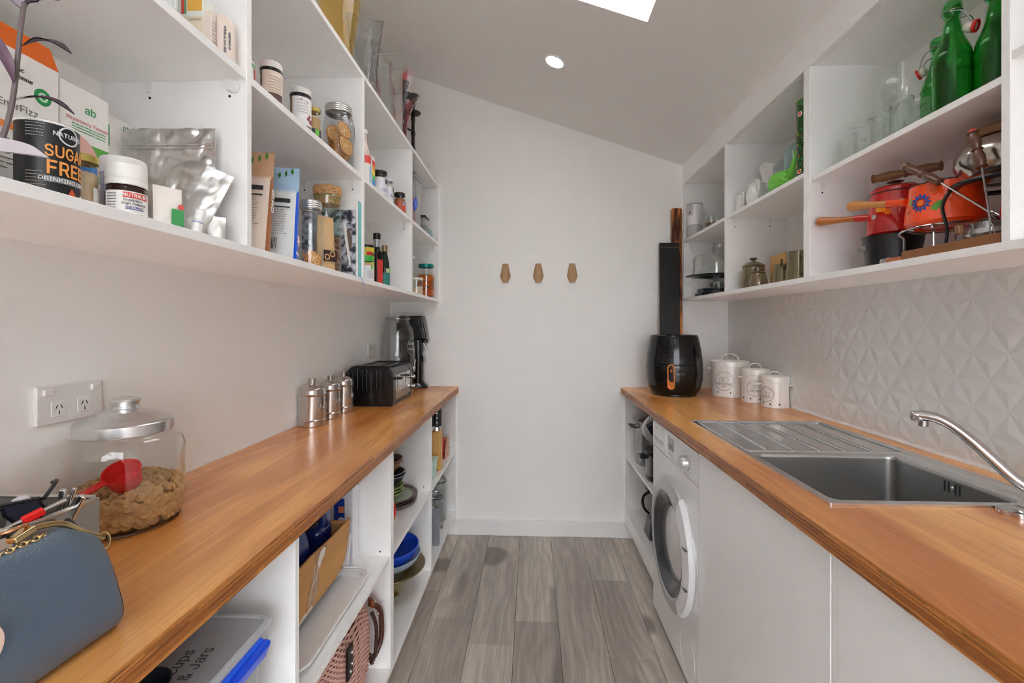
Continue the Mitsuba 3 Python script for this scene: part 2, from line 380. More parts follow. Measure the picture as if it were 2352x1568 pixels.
XU = -0.462
t = thing('base_shelf', 'white open base shelf unit under the left worktop', 'shelf unit')
board('bottom_board', XL, XU, -0.45, YE, 0.128, 0.146, t)
board('kickboard', -0.53, -0.514, -0.45, YE, 0.0, 0.128, t)
for y0, y1 in ((-0.45, -0.434), (0.882, 0.898), (1.492, 1.508), (1.509, 1.525), (2.10, 2.116), (YE - 0.016, YE)):
    board('divider', XL, XU, y0, y1, 0.146, 0.864, t)
for y0, y1 in ((0.898, 1.492), (1.525, 2.10), (2.116, YE - 0.016)):
    board('shelf', XL, XU - 0.002, y0, y1, 0.499, 0.5145, t)
    for x in (XU - 0.035,):
        hole(x, y1 - 0.0004, 0.53, -1, t); hole(x, y1 - 0.0004, 0.468, -1, t)
board('shelf', XL, XU - 0.002, -0.434, 0.882, 0.40, 0.4155, t)

XV = 0.555
t = thing('base_shelf', 'white open base shelf unit at the far end under the right worktop', 'shelf unit')
board('bottom_board', XV, XR, 2.117, YE, 0.156, 0.172, t)
board('plinth', XV, XV + 0.016, 2.117, YE, 0.098, 0.156, t)
board('kickboard', 0.60, 0.616, 2.117, YE, 0.0, 0.098, t)
board('side_panel', XV, XR, YE - 0.016, YE, 0.172, 0.864, t)
board('side_panel', XV, XR, 2.119, 2.135, 0.172, 0.864, t)
board('shelf', XV + 0.004, XR, 2.135, YE - 0.016, 0.483, 0.499, t)
board('rear_rail', XR - 0.02, XR, 2.135, YE - 0.016, 0.172, 0.864, t)
t = thing('sink_cabinet', 'white flat fronted cabinet under the steel sink beside the washing machine', 'cabinet')
XC = 0.548
obj('door', cbox(XC, XC + 0.018, 0.873, 1.543, 0.10, 0.8625, 0.001), BOARD, t, False)
obj('filler_strip', cbox(XC + 0.0015, XC + 0.018, 0.854, 0.8715, 0.10, 0.8625, 0.001), BOARD, t, False)
obj('door', cbox(XC, XC + 0.018, -0.45, 0.852, 0.10, 0.8625, 0.001), BOARD, t, False)
obj('carcass', bx(XC + 0.019, XR, -0.45, -0.434, 0.10, 0.864), BOARD, t, False)
obj('kickboard', bx(0.60, 0.616, -0.45, 1.543, 0, 0.10), BOARD, t, False)
obj('base_board', bx(XC + 0.019, XR, -0.434, 1.543, 0.1, 0.116), BOARD, t, False)
def twall_shell(prof_out, th, n=64):
    """closed glass shell: outer profile (bottom to rim) and the inner one th inside it"""
    po = np.array(prof_out, float); d = np.gradient(po, axis=0); nrm = np.c_[d[:, 1], -d[:, 0]]; nrm /= np.linalg.norm(nrm, axis=1, keepdims=True) + 1e-9
    pi_ = po - nrm * th; pi_[:, 0] = np.maximum(pi_[:, 0], 0.0); pi_[:, 1] = np.maximum(pi_[:, 1], po[0, 1] + th)
    pi_[0, 0] = 0.0
    return lathe([tuple(p) for p in po] + [tuple(p) for p in pi_[::-1]], n)
GL = solid_glass((252, 253, 253))
# ------------------------------------------------------------------ left wall shelf: builders
GOLD = mat((196, 176, 96), 0.3, 0.8); STEEL = mat((200, 200, 198), 0.28, 1.0); ALU = mat((206, 204, 202), 0.22, 1.0)
WHITEP = mat((238, 238, 236), 0.35); BLACKP = mat((16, 16, 17), 0.25); INK = mat((36, 36, 38), 0.6); PAPER = mat((238, 236, 232), 0.6)
CLEAR = thin_glass((250, 252, 251))
def screw_lid(R, z, h, m, t, part='lid', ribs=0):
    p = [(0, z + h)] if h > 0 else []
    pr = [(R * 0.9, z), (R, z)]
    if ribs:
        for i in range(ribs):
            a = z + h * 0.8 * i / ribs; b = h * 0.8 / ribs
            pr += [(R + 0.0008, a + b * 0.25), (R + 0.0008, a + b * 0.65), (R - 0.0004, a + b * 0.95)]
    pr += [(R, z + h - 0.002), (R - 0.0015, z + h), (0, z + h)]
    obj(part, lathe(pr, 44), m, t)
def jar(name, label, cat_, loc, R, H, lid=(238, 238, 236), lidh=0.014, content=None, lab=None, labz=(0.2, 0.75), rot=60, neck=0.88, fill=0.8, glassc=(250, 252, 251), lid_m=None,
        print_=None, group=None, ribs=0, shoulder=0.12, band=None, laba=(-170, -10)):
    """glass jar: glass, contents, lid, label; returns its key"""
    t = thing(name, label, cat_, loc, rot, group)
    hb = H - lidh; rn = R * neck; s = H * shoulder
    body = [(R * 0.8, 0.0005), (R - 0.002, 0.0015), (R, 0.006), (R, hb - s - 0.006), (R * 0.985, hb - s), (rn + 0.002, hb - 0.008), (rn, hb - 0.004), (rn, hb + lidh * 0.4)]
    obj('glass', lathe([(0, 0.0005)] + body, 44), thin_glass(glassc), t)
    if content:
        hf = min(hb - s, H * fill); q = 0.0016
        obj('contents', lathe([(0, 0.003), (R * 0.8, 0.003), (R - q, 0.007), (R - q, hf - 0.003), (R - q - 0.003, hf), (0, hf)], 40), mat(content, 0.45), t)
    if lid_m or lid: screw_lid(rn + 0.0025, hb - 0.001, lidh, lid_m or mat(lid, 0.35), t, ribs=ribs)
    if band: obj('neck_seal', lathe([(rn + 0.001, hb - 0.010), (rn + 0.0022, hb - 0.009), (rn + 0.0022, hb - 0.002)], 40), mat(band, 0.2), t)
    if lab: obj('label', patch(R, H * labz[0], H * labz[1], *laba), mat(lab, 0.5), t)
    if print_: print_(t, R, H)
    return t
def wrap_text(t, s, h, R, z, a=-90, m=None, bold=False, part='lettering', squeeze=1.0):
    g = text(s, h, 0.0004, bold); g.apply_scale([squeeze, 1, 1])
    obj(part, bend(g, R, z, math.radians(a), 0.0008), m or INK, t, False)
def wrap_rect(t, part, R, w, z0, z1, a, m, lift=0.0008):
    obj(part, patch(R + lift, z0, z1, a - math.degrees(w / R) / 2, a + math.degrees(w / R) / 2, 0.0004), m, t)
def small_print(t, R, w, h, z, a, n, m=None, seed=1, lw=0.0009):
    obj('small_print', bend(lines(w, h, n, seed=seed, lw=lw), R, z, math.radians(a), 0.0008), m or mat((110, 108, 106), 0.6), t, False)
def carton(t, w, d, h, m, chamfer=0.0012): obj('box', cbox(-w / 2, w / 2, 0, d, 0, h, chamfer), m, t, False)   # front at y = 0
def on_front(t, part, mesh, x, z, m, lift=0.0003): obj(part, mv(facing(mesh, -lift), Tr(x, 0, z)), m, t, False)
def on_side(t, part, mesh, xs, y, z, m, lift=0.0003): obj(part, mv(facing(mesh), Rz(PI / 2), Tr(xs + lift, y, z)), m, t, False)   # on the right-hand side (+x)
Z1, Z2, ZTOP = 1.43, 1.7745, 2.12

# --- first bay, bottom shelf
t = thing('carton', 'tall white carton with an orange top behind the black cocoa canister', 'carton', (-0.76, 0.709, Z1), 90)
# local x runs along +Y of the room, front (-y) faces the aisle
prof = Polygon([(-0.19, 0), (0, 0), (0, 0.244), (-0.014, 0.276), (-0.19, 0.276)])
obj('box', prism_xz(prof, 0.085), PAPER, t, False)
obj('orange_top', prism_xz(Polygon([(-0.19, 0.246), (0, 0.246), (-0.0135, 0.2755), (-0.19, 0.2755)]), 0.0005, -0.0006), mat((226, 104, 20), 0.5), t, False)
on_front(t, 'lettering', text('arbonne', 0.0062), -0.055, 0.206, INK)
on_front(t, 'logo', cat(text('ac', 0.0065)), -0.055, 0.217, INK)
on_front(t, 'lettering', text('EnerFizz', 0.010), -0.058, 0.158, mat((120, 116, 110), 0.6))
on_front(t, 'seal', prism(Point(0, 0).buffer(0.0125), 0.0004), -0.024, 0.194, mat((26, 140, 72), 0.5))
on_front(t, 'seal_print', prism(Point(0, 0).buffer(0.007).difference(Point(0, 0).buffer(0.004)), 0.0003), -0.024, 0.194, mat((190, 226, 200), 0.5), 0.0008)
on_front(t, 'orange_stripe', rect(-0.19, -0.025, 0.126, 0.136), 0, 0, mat((236, 132, 60), 0.5))
on_front(t, 'small_print', lines(0.11, 0.05, 7, seed=4, lw=0.0016), -0.115, 0.09, mat((120, 116, 110), 0.6))
t = thing('carton', 'white carton with a pink circle and a green block beside the orange topped carton', 'carton', (-0.765, 0.7595, Z1), 90)
carton(t, 0.087, 0.05, 0.243, PAPER)
obj('circle_print', mv(facing(prism(Point(-0.0255, 0.115).buffer(0.05).intersection(sbox(-0.0425, 0.002, 0.0425, 0.24)), 0.0004), -0.0003)), mat((222, 172, 160), 0.55), t, False)
on_front(t, 'green_block', rect(0.008, 0.0425, 0.09, 0.152), 0, 0, mat((84, 164, 60), 0.5), 0.0001)
on_front(t, 'logo', cat(text('ab', 0.013)), 0.008, 0.203, mat((34, 140, 84), 0.5))
on_front(t, 'lettering', text('Strawberry Flavour', 0.0062), 0.004, 0.183, mat((206, 150, 150), 0.5))
on_front(t, 'small_print', lines(0.06, 0.014, 3, 1.0, 3, 0.0018), 0.006, 0.174, mat((84, 160, 110), 0.6))
t = thing('carton', 'plain white carton with an orange square behind the silver pouch', 'carton', (-0.80, 0.853, Z1), 90)
carton(t, 0.08, 0.05, 0.24, PAPER)
on_front(t, 'orange_block', rect(-0.04, -0.018, 0.09, 0.14), 0, 0, mat((222, 116, 22), 0.5))
on_front(t, 'green_print', cat(rect(-0.034, -0.032, 0.17, 0.225), rect(-0.015, -0.013, 0.18, 0.22)), 0, 0, mat((70, 150, 100), 0.6))
on_front(t, 'logo', text('ab', 0.012), 0.025, 0.22, mat((34, 120, 74), 0.5))
t = thing('carton', 'white carton with a green picture at the left edge behind the plant leaf', 'carton', (-0.70, 0.545, Z1), 90)
carton(t, 0.045, 0.06, 0.10, PAPER)
obj('leaf_print', mv(facing(prism(Polygon([(-0.02, 0.005), (0.008, 0.005), (0.012, 0.03), (0.004, 0.062), (-0.004, 0.04), (-0.02, 0.03)]), 0.0004), -0.0003)), mat((72, 150, 30), 0.5), t, False)
on_front(t, 'red_print', rect(-0.02, 0.02, 0.086, 0.092), 0, 0, mat((204, 60, 46), 0.5))

t = thing('canister', 'black drinking chocolate canister lettered in orange at the front of the shelf', 'canister', (-0.665, 0.606, Z1), 87)
R, Hc = 0.0325, 0.113
obj('body', lathe([(0, 0), (R, 0), (R, Hc - 0.004), (0, Hc - 0.004)], 48), mat((22, 22, 24), 0.4), t)
obj('rim', lathe([(R - 0.002, Hc - 0.004), (R + 0.0008, Hc - 0.004), (R + 0.0008, Hc - 0.001), (R - 0.001, Hc), (0, Hc)], 48), mat((226, 226, 222), 0.3), t)
OR = mat((226, 150, 70), 0.5)
wrap_text(t, 'SUGAR', 0.0150, R, 0.0655, -90, OR, True, squeeze=0.72); wrap_text(t, 'FREE', 0.0180, R, 0.0420, -90, OR, True, squeeze=0.82)
wrap_rect(t, 'grey_band', R, 0.053, 0.031, 0.039, -90, mat((120, 122, 128), 0.5)); wrap_text(t, 'DRINKING CHOC', 0.005, R + 0.0006, 0.0325, -90, PAPER, squeeze=1.1)
obj('logo', cat(disc_on(R, 0.097, -PI / 2, 0.0125, 0.0005, 0.0105), bend(text('NATURES', 0.0055, 0.0005, True), R, 0.0945, -PI / 2)), mat((206, 208, 212), 0.5), t, False)
obj('flame_print', bend(prism(Polygon([(-0.018, 0.001), (-0.012, 0.009), (-0.004, 0.012), (0.003, 0.028), (0.012, 0.014), (0.012, 0.006), (0.022, 0.001)]), 0.0005).subdivide(), R, 0.0, -PI / 2), mat((196, 74, 34), 0.5), t, False)
obj('white_oval', disc_on(R, 0.014, -PI / 2 + 0.75, 0.0085), PAPER, t, False)
small_print(t, R, 0.02, 0.024, 0.1, -150, 6, mat((150, 150, 150), 0.6), 7); small_print(t, R, 0.02, 0.03, 0.03, -150, 7, mat((150, 140, 130), 0.6), 9)

jar('spice_jar', 'small jar of beige powder with a gold lid beside the black canister', 'jar', (-0.672, 0.66, Z1), 0.0205, 0.094, lid_m=GOLD, lidh=0.011, content=(206, 178, 142), fill=0.72, rot=70,
    print_=lambda t, R, H: wrap_rect(t, 'white_sticker', R, 0.018, 0.006, 0.045, -52, PAPER))
jar('supplement_jar', 'small brown jar with a blue cap and red and blue label squeezed between two jars', 'jar', (-0.715, 0.706, Z1), 0.0175, 0.099, lid=(20, 128, 214), lidh=0.03, content=(60, 26, 20), rot=60,
    glassc=(150, 70, 40), neck=0.8, lab=(218, 214, 208), labz=(0.02, 0.44), print_=lambda t, R, H: (wrap_rect(t, 'red_band', R, 0.05, 0.036, 0.04, -80, mat((200, 60, 50), 0.5)), wrap_rect(t, 'blue_band', R, 0.05, 0.024, 0.035, -80, mat((28, 110, 176), 0.5)), wrap_text(t, 'BCAA', 0.008, R + 0.0006, 0.026, -70, PAPER)))
t = thing('powder_tub', 'white plastic tub with a plain white lid behind the brown supplement jar', 'tub', (-0.70, 0.762, Z1), 60)
obj('tub', lathe([(0, 0), (0.028, 0), (0.03, 0.003), (0.03, 0.096), (0, 0.096)], 44), mat((228, 228, 232), 0.4), t)
screw_lid(0.0322, 0.094, 0.028, mat((236, 235, 230), 0.4), t)
t = thing('supplement_jar', 'brown supplement jar with a wide white cap and a red banner label', 'jar', (-0.63, 0.691, Z1), 62)
R = 0.0255
obj('jar', lathe([(0, 0), (R - 0.002, 0), (R, 0.003), (R, 0.043), (R * 0.93, 0.052), (R * 0.86, 0.055), (0, 0.055)], 48), mat((44, 24, 20), 0.08), t)
obj('lid', lathe([(R - 0.001, 0.054), (R + 0.0006, 0.055), (R + 0.0006, 0.0635), (R - 0.0006, 0.064), (R + 0.0006, 0.065), (R + 0.0006, 0.0855), (R - 0.001, 0.087), (0, 0.087)], 48), mat((236, 235, 230), 0.4), t)
obj('label', patch(R, 0.001, 0.044, -178, 0), PAPER, t)
wrap_rect(t, 'red_banner', R + 0.0006, 0.034, 0.034, 0.042, -82, mat((202, 66, 56), 0.5)); wrap_text(t, 'NUTRALIFE', 0.005, R + 0.0012, 0.0355, -82, PAPER, True, squeeze=0.9)
wrap_text(t, 'ProBiotics', 0.0036, R + 0.0006, 0.0285, -92, mat((90, 90, 96), 0.6)); wrap_text(t, 'High Potency', 0.0036, R + 0.0006, 0.0235, -88, mat((90, 90, 96), 0.6))
wrap_rect(t, 'blue_banner', R + 0.0006, 0.023, 0.0165, 0.021, -87, mat((66, 66, 140), 0.5)); wrap_text(t, '50 BILLION', 0.003, R + 0.0012, 0.0173, -87, PAPER, True)
small_print(t, R + 0.0006, 0.014, 0.034, 0.024, -150, 8, seed=3); small_print(t, R + 0.0006, 0.024, 0.008, 0.008, -85, 2, seed=5)

def pouch(w, d, h, n=14, seal=0.1, wob=0.0, seed=0, flare=0.0):
    """stand-up pouch: front y<0, back y>0, thick d at the foot and flat at the top; returns a closed mesh"""
    us = np.linspace(-1, 1, n); vs = np.linspace(0, 1, n + 4); P = [[], []]
    for sgn in (0, 1):
        g = -1 if sgn == 0 else 1
        for v in vs:
            th = d / 2 * (1 - min(v / (1 - seal), 1.0) ** 1.4)
            for u in us:
                e = max(1 - abs(u) ** 3, 0.0)
                y = g * (th * (0.25 + 0.75 * e) + 0.0006)
                ww = w / 2 * (1 + flare * v)
                P[sgn].append((u * ww, y, v * h))
    A, B = np.array(P[0]), np.array(P[1])
    if wob:
        q = meshkit.fbm(np.c_[A[:, 0] * 28, A[:, 2] * 28, A[:, 0] * 0 + seed], 3, seed) - 0.5
        q = np.abs(q) * 2 - 0.3
        A[:, 1] -= wob * q * np.clip(A[:, 2] / h * 8, 0, 1)
    m = len(us); F_ = []
    def grid(o, flip):
        for i in range(len(vs) - 1):
            for j in range(m - 1):
                a, b, c, d_ = o + i * m + j, o + i * m + j + 1, o + (i + 1) * m + j + 1, o + (i + 1) * m + j
                F_.extend([(a, b, c), (a, c, d_)] if not flip else [(a, c, b), (a, d_, c)])
    N = len(A); grid(0, False); grid(N, True)
    for i in range(len(vs) - 1):
        for j, fl in ((0, False), (m - 1, True)):
            a, b, c, d_ = i * m + j, (i + 1) * m + j, N + (i + 1) * m + j, N + i * m + j
            F_.extend([(a, b, c), (a, c, d_)] if not fl else [(a, c, b), (a, d_, c)])
    for j in range(m - 1):
        a, b, c, d_ = j, j + 1, N + j + 1, N + j
        F_.extend([(a, c, b), (a, d_, c)])
        o = (len(vs) - 1) * m; F_.extend([(o + a, o + b, o + c), (o + a, o + c, o + d_)])
    return trimesh.Trimesh(np.vstack([A, B]), np.array(F_), process=False)
FOIL = mat((222, 221, 219), 0.34, 1.0)
t = thing('silver_pouch', 'large crinkled silver zip pouch leaning against the divider', 'pouch', (-0.703, 0.866, Z1), 2)
obj('pouch', pouch(0.172, 0.026, 0.222, 46, 0.22, 0.010, 3, 0.04), FOIL, t, 40)
obj('zip_strip', cat(bx(-0.084, 0.086, -0.0065, -0.004, 0.182, 0.1835), bx(-0.084, 0.086, -0.0065, -0.004, 0.188, 0.1895)), mat((224, 223, 220), 0.25, 0.9), t, False)
t = thing('white_sachet', 'small white sachet with a green square in front of the silver pouch', 'sachet', (-0.606, 0.742, Z1), 62)
obj('pouch', pouch(0.042, 0.016, 0.07, 12, 0.15), mat((232, 226, 220), 0.55), t)
obj('green_square', mv(facing(rect(0.002, 0.02, 0.003, 0.034), -0.0098)), mat((64, 150, 84), 0.5), t, False)
obj('red_dot', mv(facing(prism(Point(0.016, 0.038).buffer(0.005), 0.0004), -0.0098)), mat((206, 84, 84), 0.5), t, False)
def crumple(w, d, h, seed, amp, n=26):
    m = trimesh.creation.icosphere(4); v = np.array(m.vertices)
    s = np.sign(v) * np.abs(v) ** 0.7
    k = meshkit.fbm(v * 3.2 + seed, 4, seed) - 0.5; r = 1 + amp * (np.abs(k) * 3 - 0.5)
    return trimesh.Trimesh(s * np.array([w, d, h]) / 2 * r[:, None], m.faces, process=False)
t = thing('foil_packet', 'crumpled silver foil packet leaning on the large silver pouch', 'foil packet', (-0.64, 0.825, Z1 + 0.001), 20, None, Ry(math.radians(22)) @ Rx(math.radians(-6)))
obj('foil', pouch(0.048, 0.022, 0.145, 26, 0.1, 0.006, 7), FOIL, t, 25)
t = thing('foil_packet', 'small flat foil packet at the foot of the silver pouch', 'foil packet', (-0.600, 0.848, Z1), 30)
obj('foil', pouch(0.036, 0.014, 0.046, 18, 0.1, 0.004, 9), FOIL, t, 25)
t = thing('lip_balm', 'little white tube standing beside the white sachet', 'tube', (-0.592, 0.786, Z1), 40, None, Ry(math.radians(12)))
obj('tube', cyl(0.0085, 0, 0.024, 24), WHITEP, t); obj('grey_ring', cyl(0.0088, 0.02, 0.0235, 24), mat((150, 156, 190), 0.4), t); obj('cap', cyl(0.0082, 0.024, 0.046, 24, 0.003), WHITEP, t)

# --- first bay, middle shelf
t = thing('acrylic_holder', 'clear acrylic holder with a white base at the edge of the upper shelf', 'holder', (-0.625, 0.755, Z2), 90)
obj('base', cbox(-0.03, 0.03, 0, 0.05, 0, 0.006), WHITEP, t, False)
obj('panel', cbox(-0.03, 0.03, 0, 0.003, 0.006, 0.12, 0.0004), CLEAR, t, False); obj('panel', cbox(0.026, 0.029, 0.003, 0.05, 0.006, 0.12, 0.0004), mat((168, 168, 160), 0.3), t, False)
t = thing('tea_box', 'upright box with a rainbow logo and yellow panel on the upper shelf', 'box', (-0.61, 0.846, Z2), 90)
carton(t, 0.03, 0.05, 0.108, mat((222, 226, 216), 0.5))
SIDE = lambda part, y0, y1, z0, z1, m: obj(part, bx(-0.0153, -0.015, y0, y1, z0, z1), m, t, False)
SIDE('yellow_panel', 0.002, 0.03, 0.08, 0.1, mat((222, 170, 70), 0.5)); SIDE('red_stripe', 0.036, 0.042, 0.075, 0.108, mat((206, 70, 60), 0.5)); SIDE('green_stripe', 0.032, 0.036, 0.075, 0.108, mat((110, 150, 110), 0.5))
SIDE('cream_panel', 0.0, 0.046, 0.002, 0.07, mat((222, 210, 186), 0.5)); SIDE('dark_print', 0.004, 0.026, 0.062, 0.066, INK)
t = thing('pill_box', 'small blank cream box between the tea box and the white bottle', 'box', (-0.595, 0.839, Z2), 90)
carton(t, 0.012, 0.026, 0.082, mat((222, 208, 196), 0.5)); on_front(t, 'small_print', lines(0.01, 0.05, 7, seed=2, lw=0.0008), 0, 0.04, mat((150, 140, 150), 0.6))
t = thing('medicine_bottle', 'cream medicine bottle with a child safety warning next to the first divider', 'bottle', (-0.598, 0.869, Z2), 50)
obj('bottle', lathe([(0, 0), (0.019, 0), (0.021, 0.004), (0.021, 0.072), (0.018, 0.084), (0.010, 0.092), (0, 0.092)], 40), mat((226, 212, 200), 0.45), t)
g = mv(cat(mv(text('KEEP OUT OF REACH', 0.0036, 0.0004, True), Tr(0, 0.003, 0)), mv(text('OF CHILDREN', 0.0036, 0.0004, True), Tr(0, -0.005, 0))), Rz(PI / 2))
obj('lettering', bend(g, 0.021, 0.04, -PI / 2 + 0.1), mat((96, 92, 110), 0.6), t, False)

# --- second bay, middle shelf
t = thing('pump_bottle', 'white bottle with a red cap and red print beside the first divider', 'bottle', (-0.645, 0.996, Z2), 60)
obj('bottle', lathe([(0, 0), (0.025, 0), (0.027, 0.003), (0.027, 0.082), (0.02, 0.092), (0, 0.092)], 40), mat((226, 228, 230), 0.3), t)
obj('cap', lathe([(0, 0.092), (0.0185, 0.092), (0.018, 0.15), (0.012, 0.162), (0, 0.164)], 36), mat((214, 84, 72), 0.35), t)
obj('neck_ring', lathe([(0.02, 0.086), (0.0262, 0.0845), (0.026, 0.083)], 36), mat((130, 40, 80), 0.4), t)
wrap_rect(t, 'red_print', 0.027, 0.014, 0.03, 0.066, -35, mat((222, 76, 84), 0.5)); wrap_rect(t, 'blue_print', 0.027, 0.014, 0.006, 0.026, -35, mat((180, 200, 206), 0.5)); wrap_rect(t, 'green_print', 0.027, 0.02, 0.068, 0.075, -50, mat((120, 190, 140), 0.5))
def label_print(seed, n=6, a=-95):
    return lambda t, R, H: small_print(t, R + 0.0006, R * 1.3, H * 0.34, H * 0.52, a, n, mat((150, 140, 134), 0.6), seed, 0.0009)
jar('preserve_jar', 'dark preserve jar with white lid and peach label, leftmost of the jam jars', 'jar', (-0.62, 1.072, Z2), 0.0245, 0.117, lid=(226, 224, 220), lidh=0.016, content=(92, 62, 52), lab=(226, 208, 192), labz=(0.34, 0.78), rot=62, neck=0.9,
    shoulder=0.08, band=(14, 12, 12), print_=label_print(3), group=None)
jar('preserve_jar', 'smaller white labelled preserve jar half hidden behind its neighbour', 'jar', (-0.662, 1.146, Z2), 0.02, 0.118, lid=(230, 230, 228), lidh=0.014, content=(80, 50, 40), lab=(228, 230, 232), labz=(0.02, 0.7), rot=62, neck=0.9, shoulder=0.08, band=(14, 12, 12))
def cherry(t, R, H):
    small_print(t, R + 0.0006, R * 1.1, H * 0.3, H * 0.58, -110, 5, mat((160, 150, 148), 0.6), 6, 0.0009)
    for a, z, r in ((-82, 0.34, 0.0045), (-72, 0.40, 0.004), (-62, 0.30, 0.006), (-50, 0.33, 0.004), (-120, 0.72, 0.0015), (-85, 0.68, 0.0015)):
        obj('cherry_print', disc_on(R, H * z, math.radians(a), r, 0.001), mat((150, 74, 82), 0.5), t, False)
jar('preserve_jar', 'brown preserve jar with a white label showing small red fruit', 'jar', (-0.62, 1.211, Z2), 0.0268, 0.126, lid=(214, 212, 208), lidh=0.016, content=(124, 84, 46), lab=(230, 229, 230), labz=(0.2, 0.78), rot=62, neck=0.9, shoulder=0.08, band=(20, 16, 14), print_=cherry)
jar('spice_jar', 'slim jar with a gold lid, dark label and green square beside the dried orange jar', 'jar', (-0.655, 1.362, Z2), 0.0185, 0.148, lid_m=GOLD, lidh=0.012, content=(196, 160, 110), rot=62, neck=0.86, lab=(58, 62, 78), labz=(0.04, 0.55),
    print_=lambda t, R, H: (wrap_rect(t, 'green_square', R + 0.0006, 0.012, 0.062, 0.08, -100, mat((112, 200, 70), 0.5)), wrap_rect(t, 'orange_print', R + 0.0006, 0.012, 0.03, 0.058, -55, mat((226, 130, 70), 0.5))))
def orange_slice(r, th=0.003):
    """a dried citrus slice lying in xy: (peel ring, flesh wedges)"""
    peel = prism(Point(0, 0).buffer(r, 24).difference(Point(0, 0).buffer(r * 0.86, 24)), th)
    pith = prism(Point(0, 0).buffer(r * 0.87, 24), th * 0.5, th * 0.25)
    ws = []
    for k in range(9):
        a = 2 * PI * k / 9; d = 2 * PI / 9 * 0.42
        ws.append(prism(Polygon([(r * 0.12 * math.cos(a), r * 0.12 * math.sin(a))] + [(r * 0.78 * math.cos(a + q), r * 0.78 * math.sin(a + q)) for q in np.linspace(-d, d, 5)]), th * 0.8, th * 0.1))
    return peel, pith, cat(*ws)
def mason(name, label, loc, R, H, rot, slices, group=None):
    t = thing(name, label, 'jar', loc, rot, group)
    pr = [(0, 0.0008), (R * 0.82, 0.0008), (R * 0.97, 0.004), (R, 0.012), (R, H * 0.62), (R * 0.985, H * 0.70), (R * 0.90, H * 0.79), (R * 0.80, H * 0.83), (R * 0.78, H * 0.86), (R * 0.81, H * 0.87), (R * 0.78, H * 0.88), (R * 0.78, H * 0.95)]
    obj('glass', *((twall_shell(pr, 0.0022, 56), GL) if R > 0.04 else (lathe(pr, 56), CLEAR)), t, 40)
    screw_lid(R * 0.83, H * 0.875, H * 0.125, mat((214, 212, 208), 0.3, 0.85), t, 'screw_band', ribs=3)
    for (x, y, z, r, rx, ry) in slices:
        m = Tr(x, y, z) @ Rz(math.radians(ry)) @ Rx(math.radians(90 + rx)); q = [mv(k_, m) for k_ in orange_slice(r)]
        s = obj('orange_slice', q[0], mat((196, 128, 62), 0.6), t, False)
        scene_pith = obj('pith', q[1], mat((236, 206, 162), 0.7), s, False); obj('flesh', q[2], mat((206, 146, 62), 0.4), s, False)
    return t
R = 0.0485
mason('mason_jar', 'mason jar of dried orange slices on the middle shelf', (-0.615, 1.444, Z2), R, 0.19, 58,
      [(0.004, -0.03, 0.062, 0.031, -8, 14), (0.002, -0.024, 0.112, 0.027, -12, 10), (-0.012, -0.012, 0.05, 0.03, -6, 30), (-0.018, -0.006, 0.096, 0.028, -10, -6), (-0.01, 0.004, 0.04, 0.03, -4, 20), (-0.024, 0.008, 0.08, 0.027, -6, 36), (0.012, 0.012, 0.045, 0.029, -2, -30), (0.006, 0.02, 0.09, 0.026, -8, 0)])

# --- second bay, bottom shelf
def snack(label, loc, rot, w, d, h, back, side, top, leaf, lean):
    """pouch of snacks seen from its printed back (-y), its edge to the right"""
    t = thing('snack_pouch', label, 'pouch', loc, rot, None, Rx(math.radians(-lean)))
    m = pouch(w, d, h, 22, 0.05, 0.003, 5)
    c = m.triangles_center; n = m.face_normals
    front = (c[:, 1] < -0.0001) & (np.abs(c[:, 0]) < w * 0.46); up = c[:, 2] > h * 0.74
    for part, sel, k in (('printed_back', front & ~up, back), ('pouch', ~front & ~up, side), ('top_seal', up, top)):
        s = m.submesh([np.nonzero(sel)[0]], append=True); obj(part, s, k, t, 40)
    def at(mesh, x, z, lift=0.0012):
        mesh = trimesh.Trimesh(*trimesh.remesh.subdivide_to_size(mesh.vertices, mesh.faces, 0.012, max_iter=8), process=False) if len(mesh.faces) < 40 else mesh; f = facing(mesh, 0); v = np.array(f.vertices); th = d / 2 * (1 - np.minimum((v[:, 2] + z) / (h * 0.95), 1.0) ** 1.4); e = 1 - np.abs((v[:, 0] + x) / (w / 2)) ** 3
        v[:, 1] += -(th * (0.25 + 0.75 * e) + 0.0006) - lift; return trimesh.Trimesh(v + [x, 0, z], f.faces, process=False)
    for z, hh in ((0.158, 0.011), (0.14, 0.003)): obj('heading', at(rect(-w * 0.3, w * 0.34, -hh / 2, hh / 2), 0, z), INK, t, False)
    obj('small_print', at(lines(w * 0.62, 0.07, 11, seed=8, lw=0.0013), 0.0, 0.10), mat((140, 132, 128), 0.6), t, False)
    r = random.Random(4); xs = np.linspace(-w * 0.3, w * 0.1, 14)
    obj('barcode', at(cat(*[rect(x, x + r.choice((0.0008, 0.0014)), 0, 0.028) for x in xs]), 0, 0.028), INK, t, False)
    for i in range(6):
        x = -w * 0.36 + i * w * 0.14; z = h * 0.8 + 0.006 * i
        obj('leaf_print', at(prism(Polygon([(0, 0), (0.004, 0.008), (0.002, 0.02), (-0.003, 0.012)]), 0.0004), x, z), leaf, t, False)
    return t, at
t, at = snack('beige and brown snack pouch leaning beside the blue one', (-0.652, 1.016, Z1), 12, 0.108, 0.05, 0.25, mat((222, 204, 190), 0.45), mat((150, 92, 52), 0.35), mat((192, 150, 118), 0.45), mat((66, 130, 40), 0.5), 9)
g = mv(text('CHIP', 0.016, 0.0006, True), Rz(PI / 2)); obj('lettering', mv(facing(g), Rz(PI / 2), Tr(0.0545, 0.01, 0.13)), PAPER, t, False)
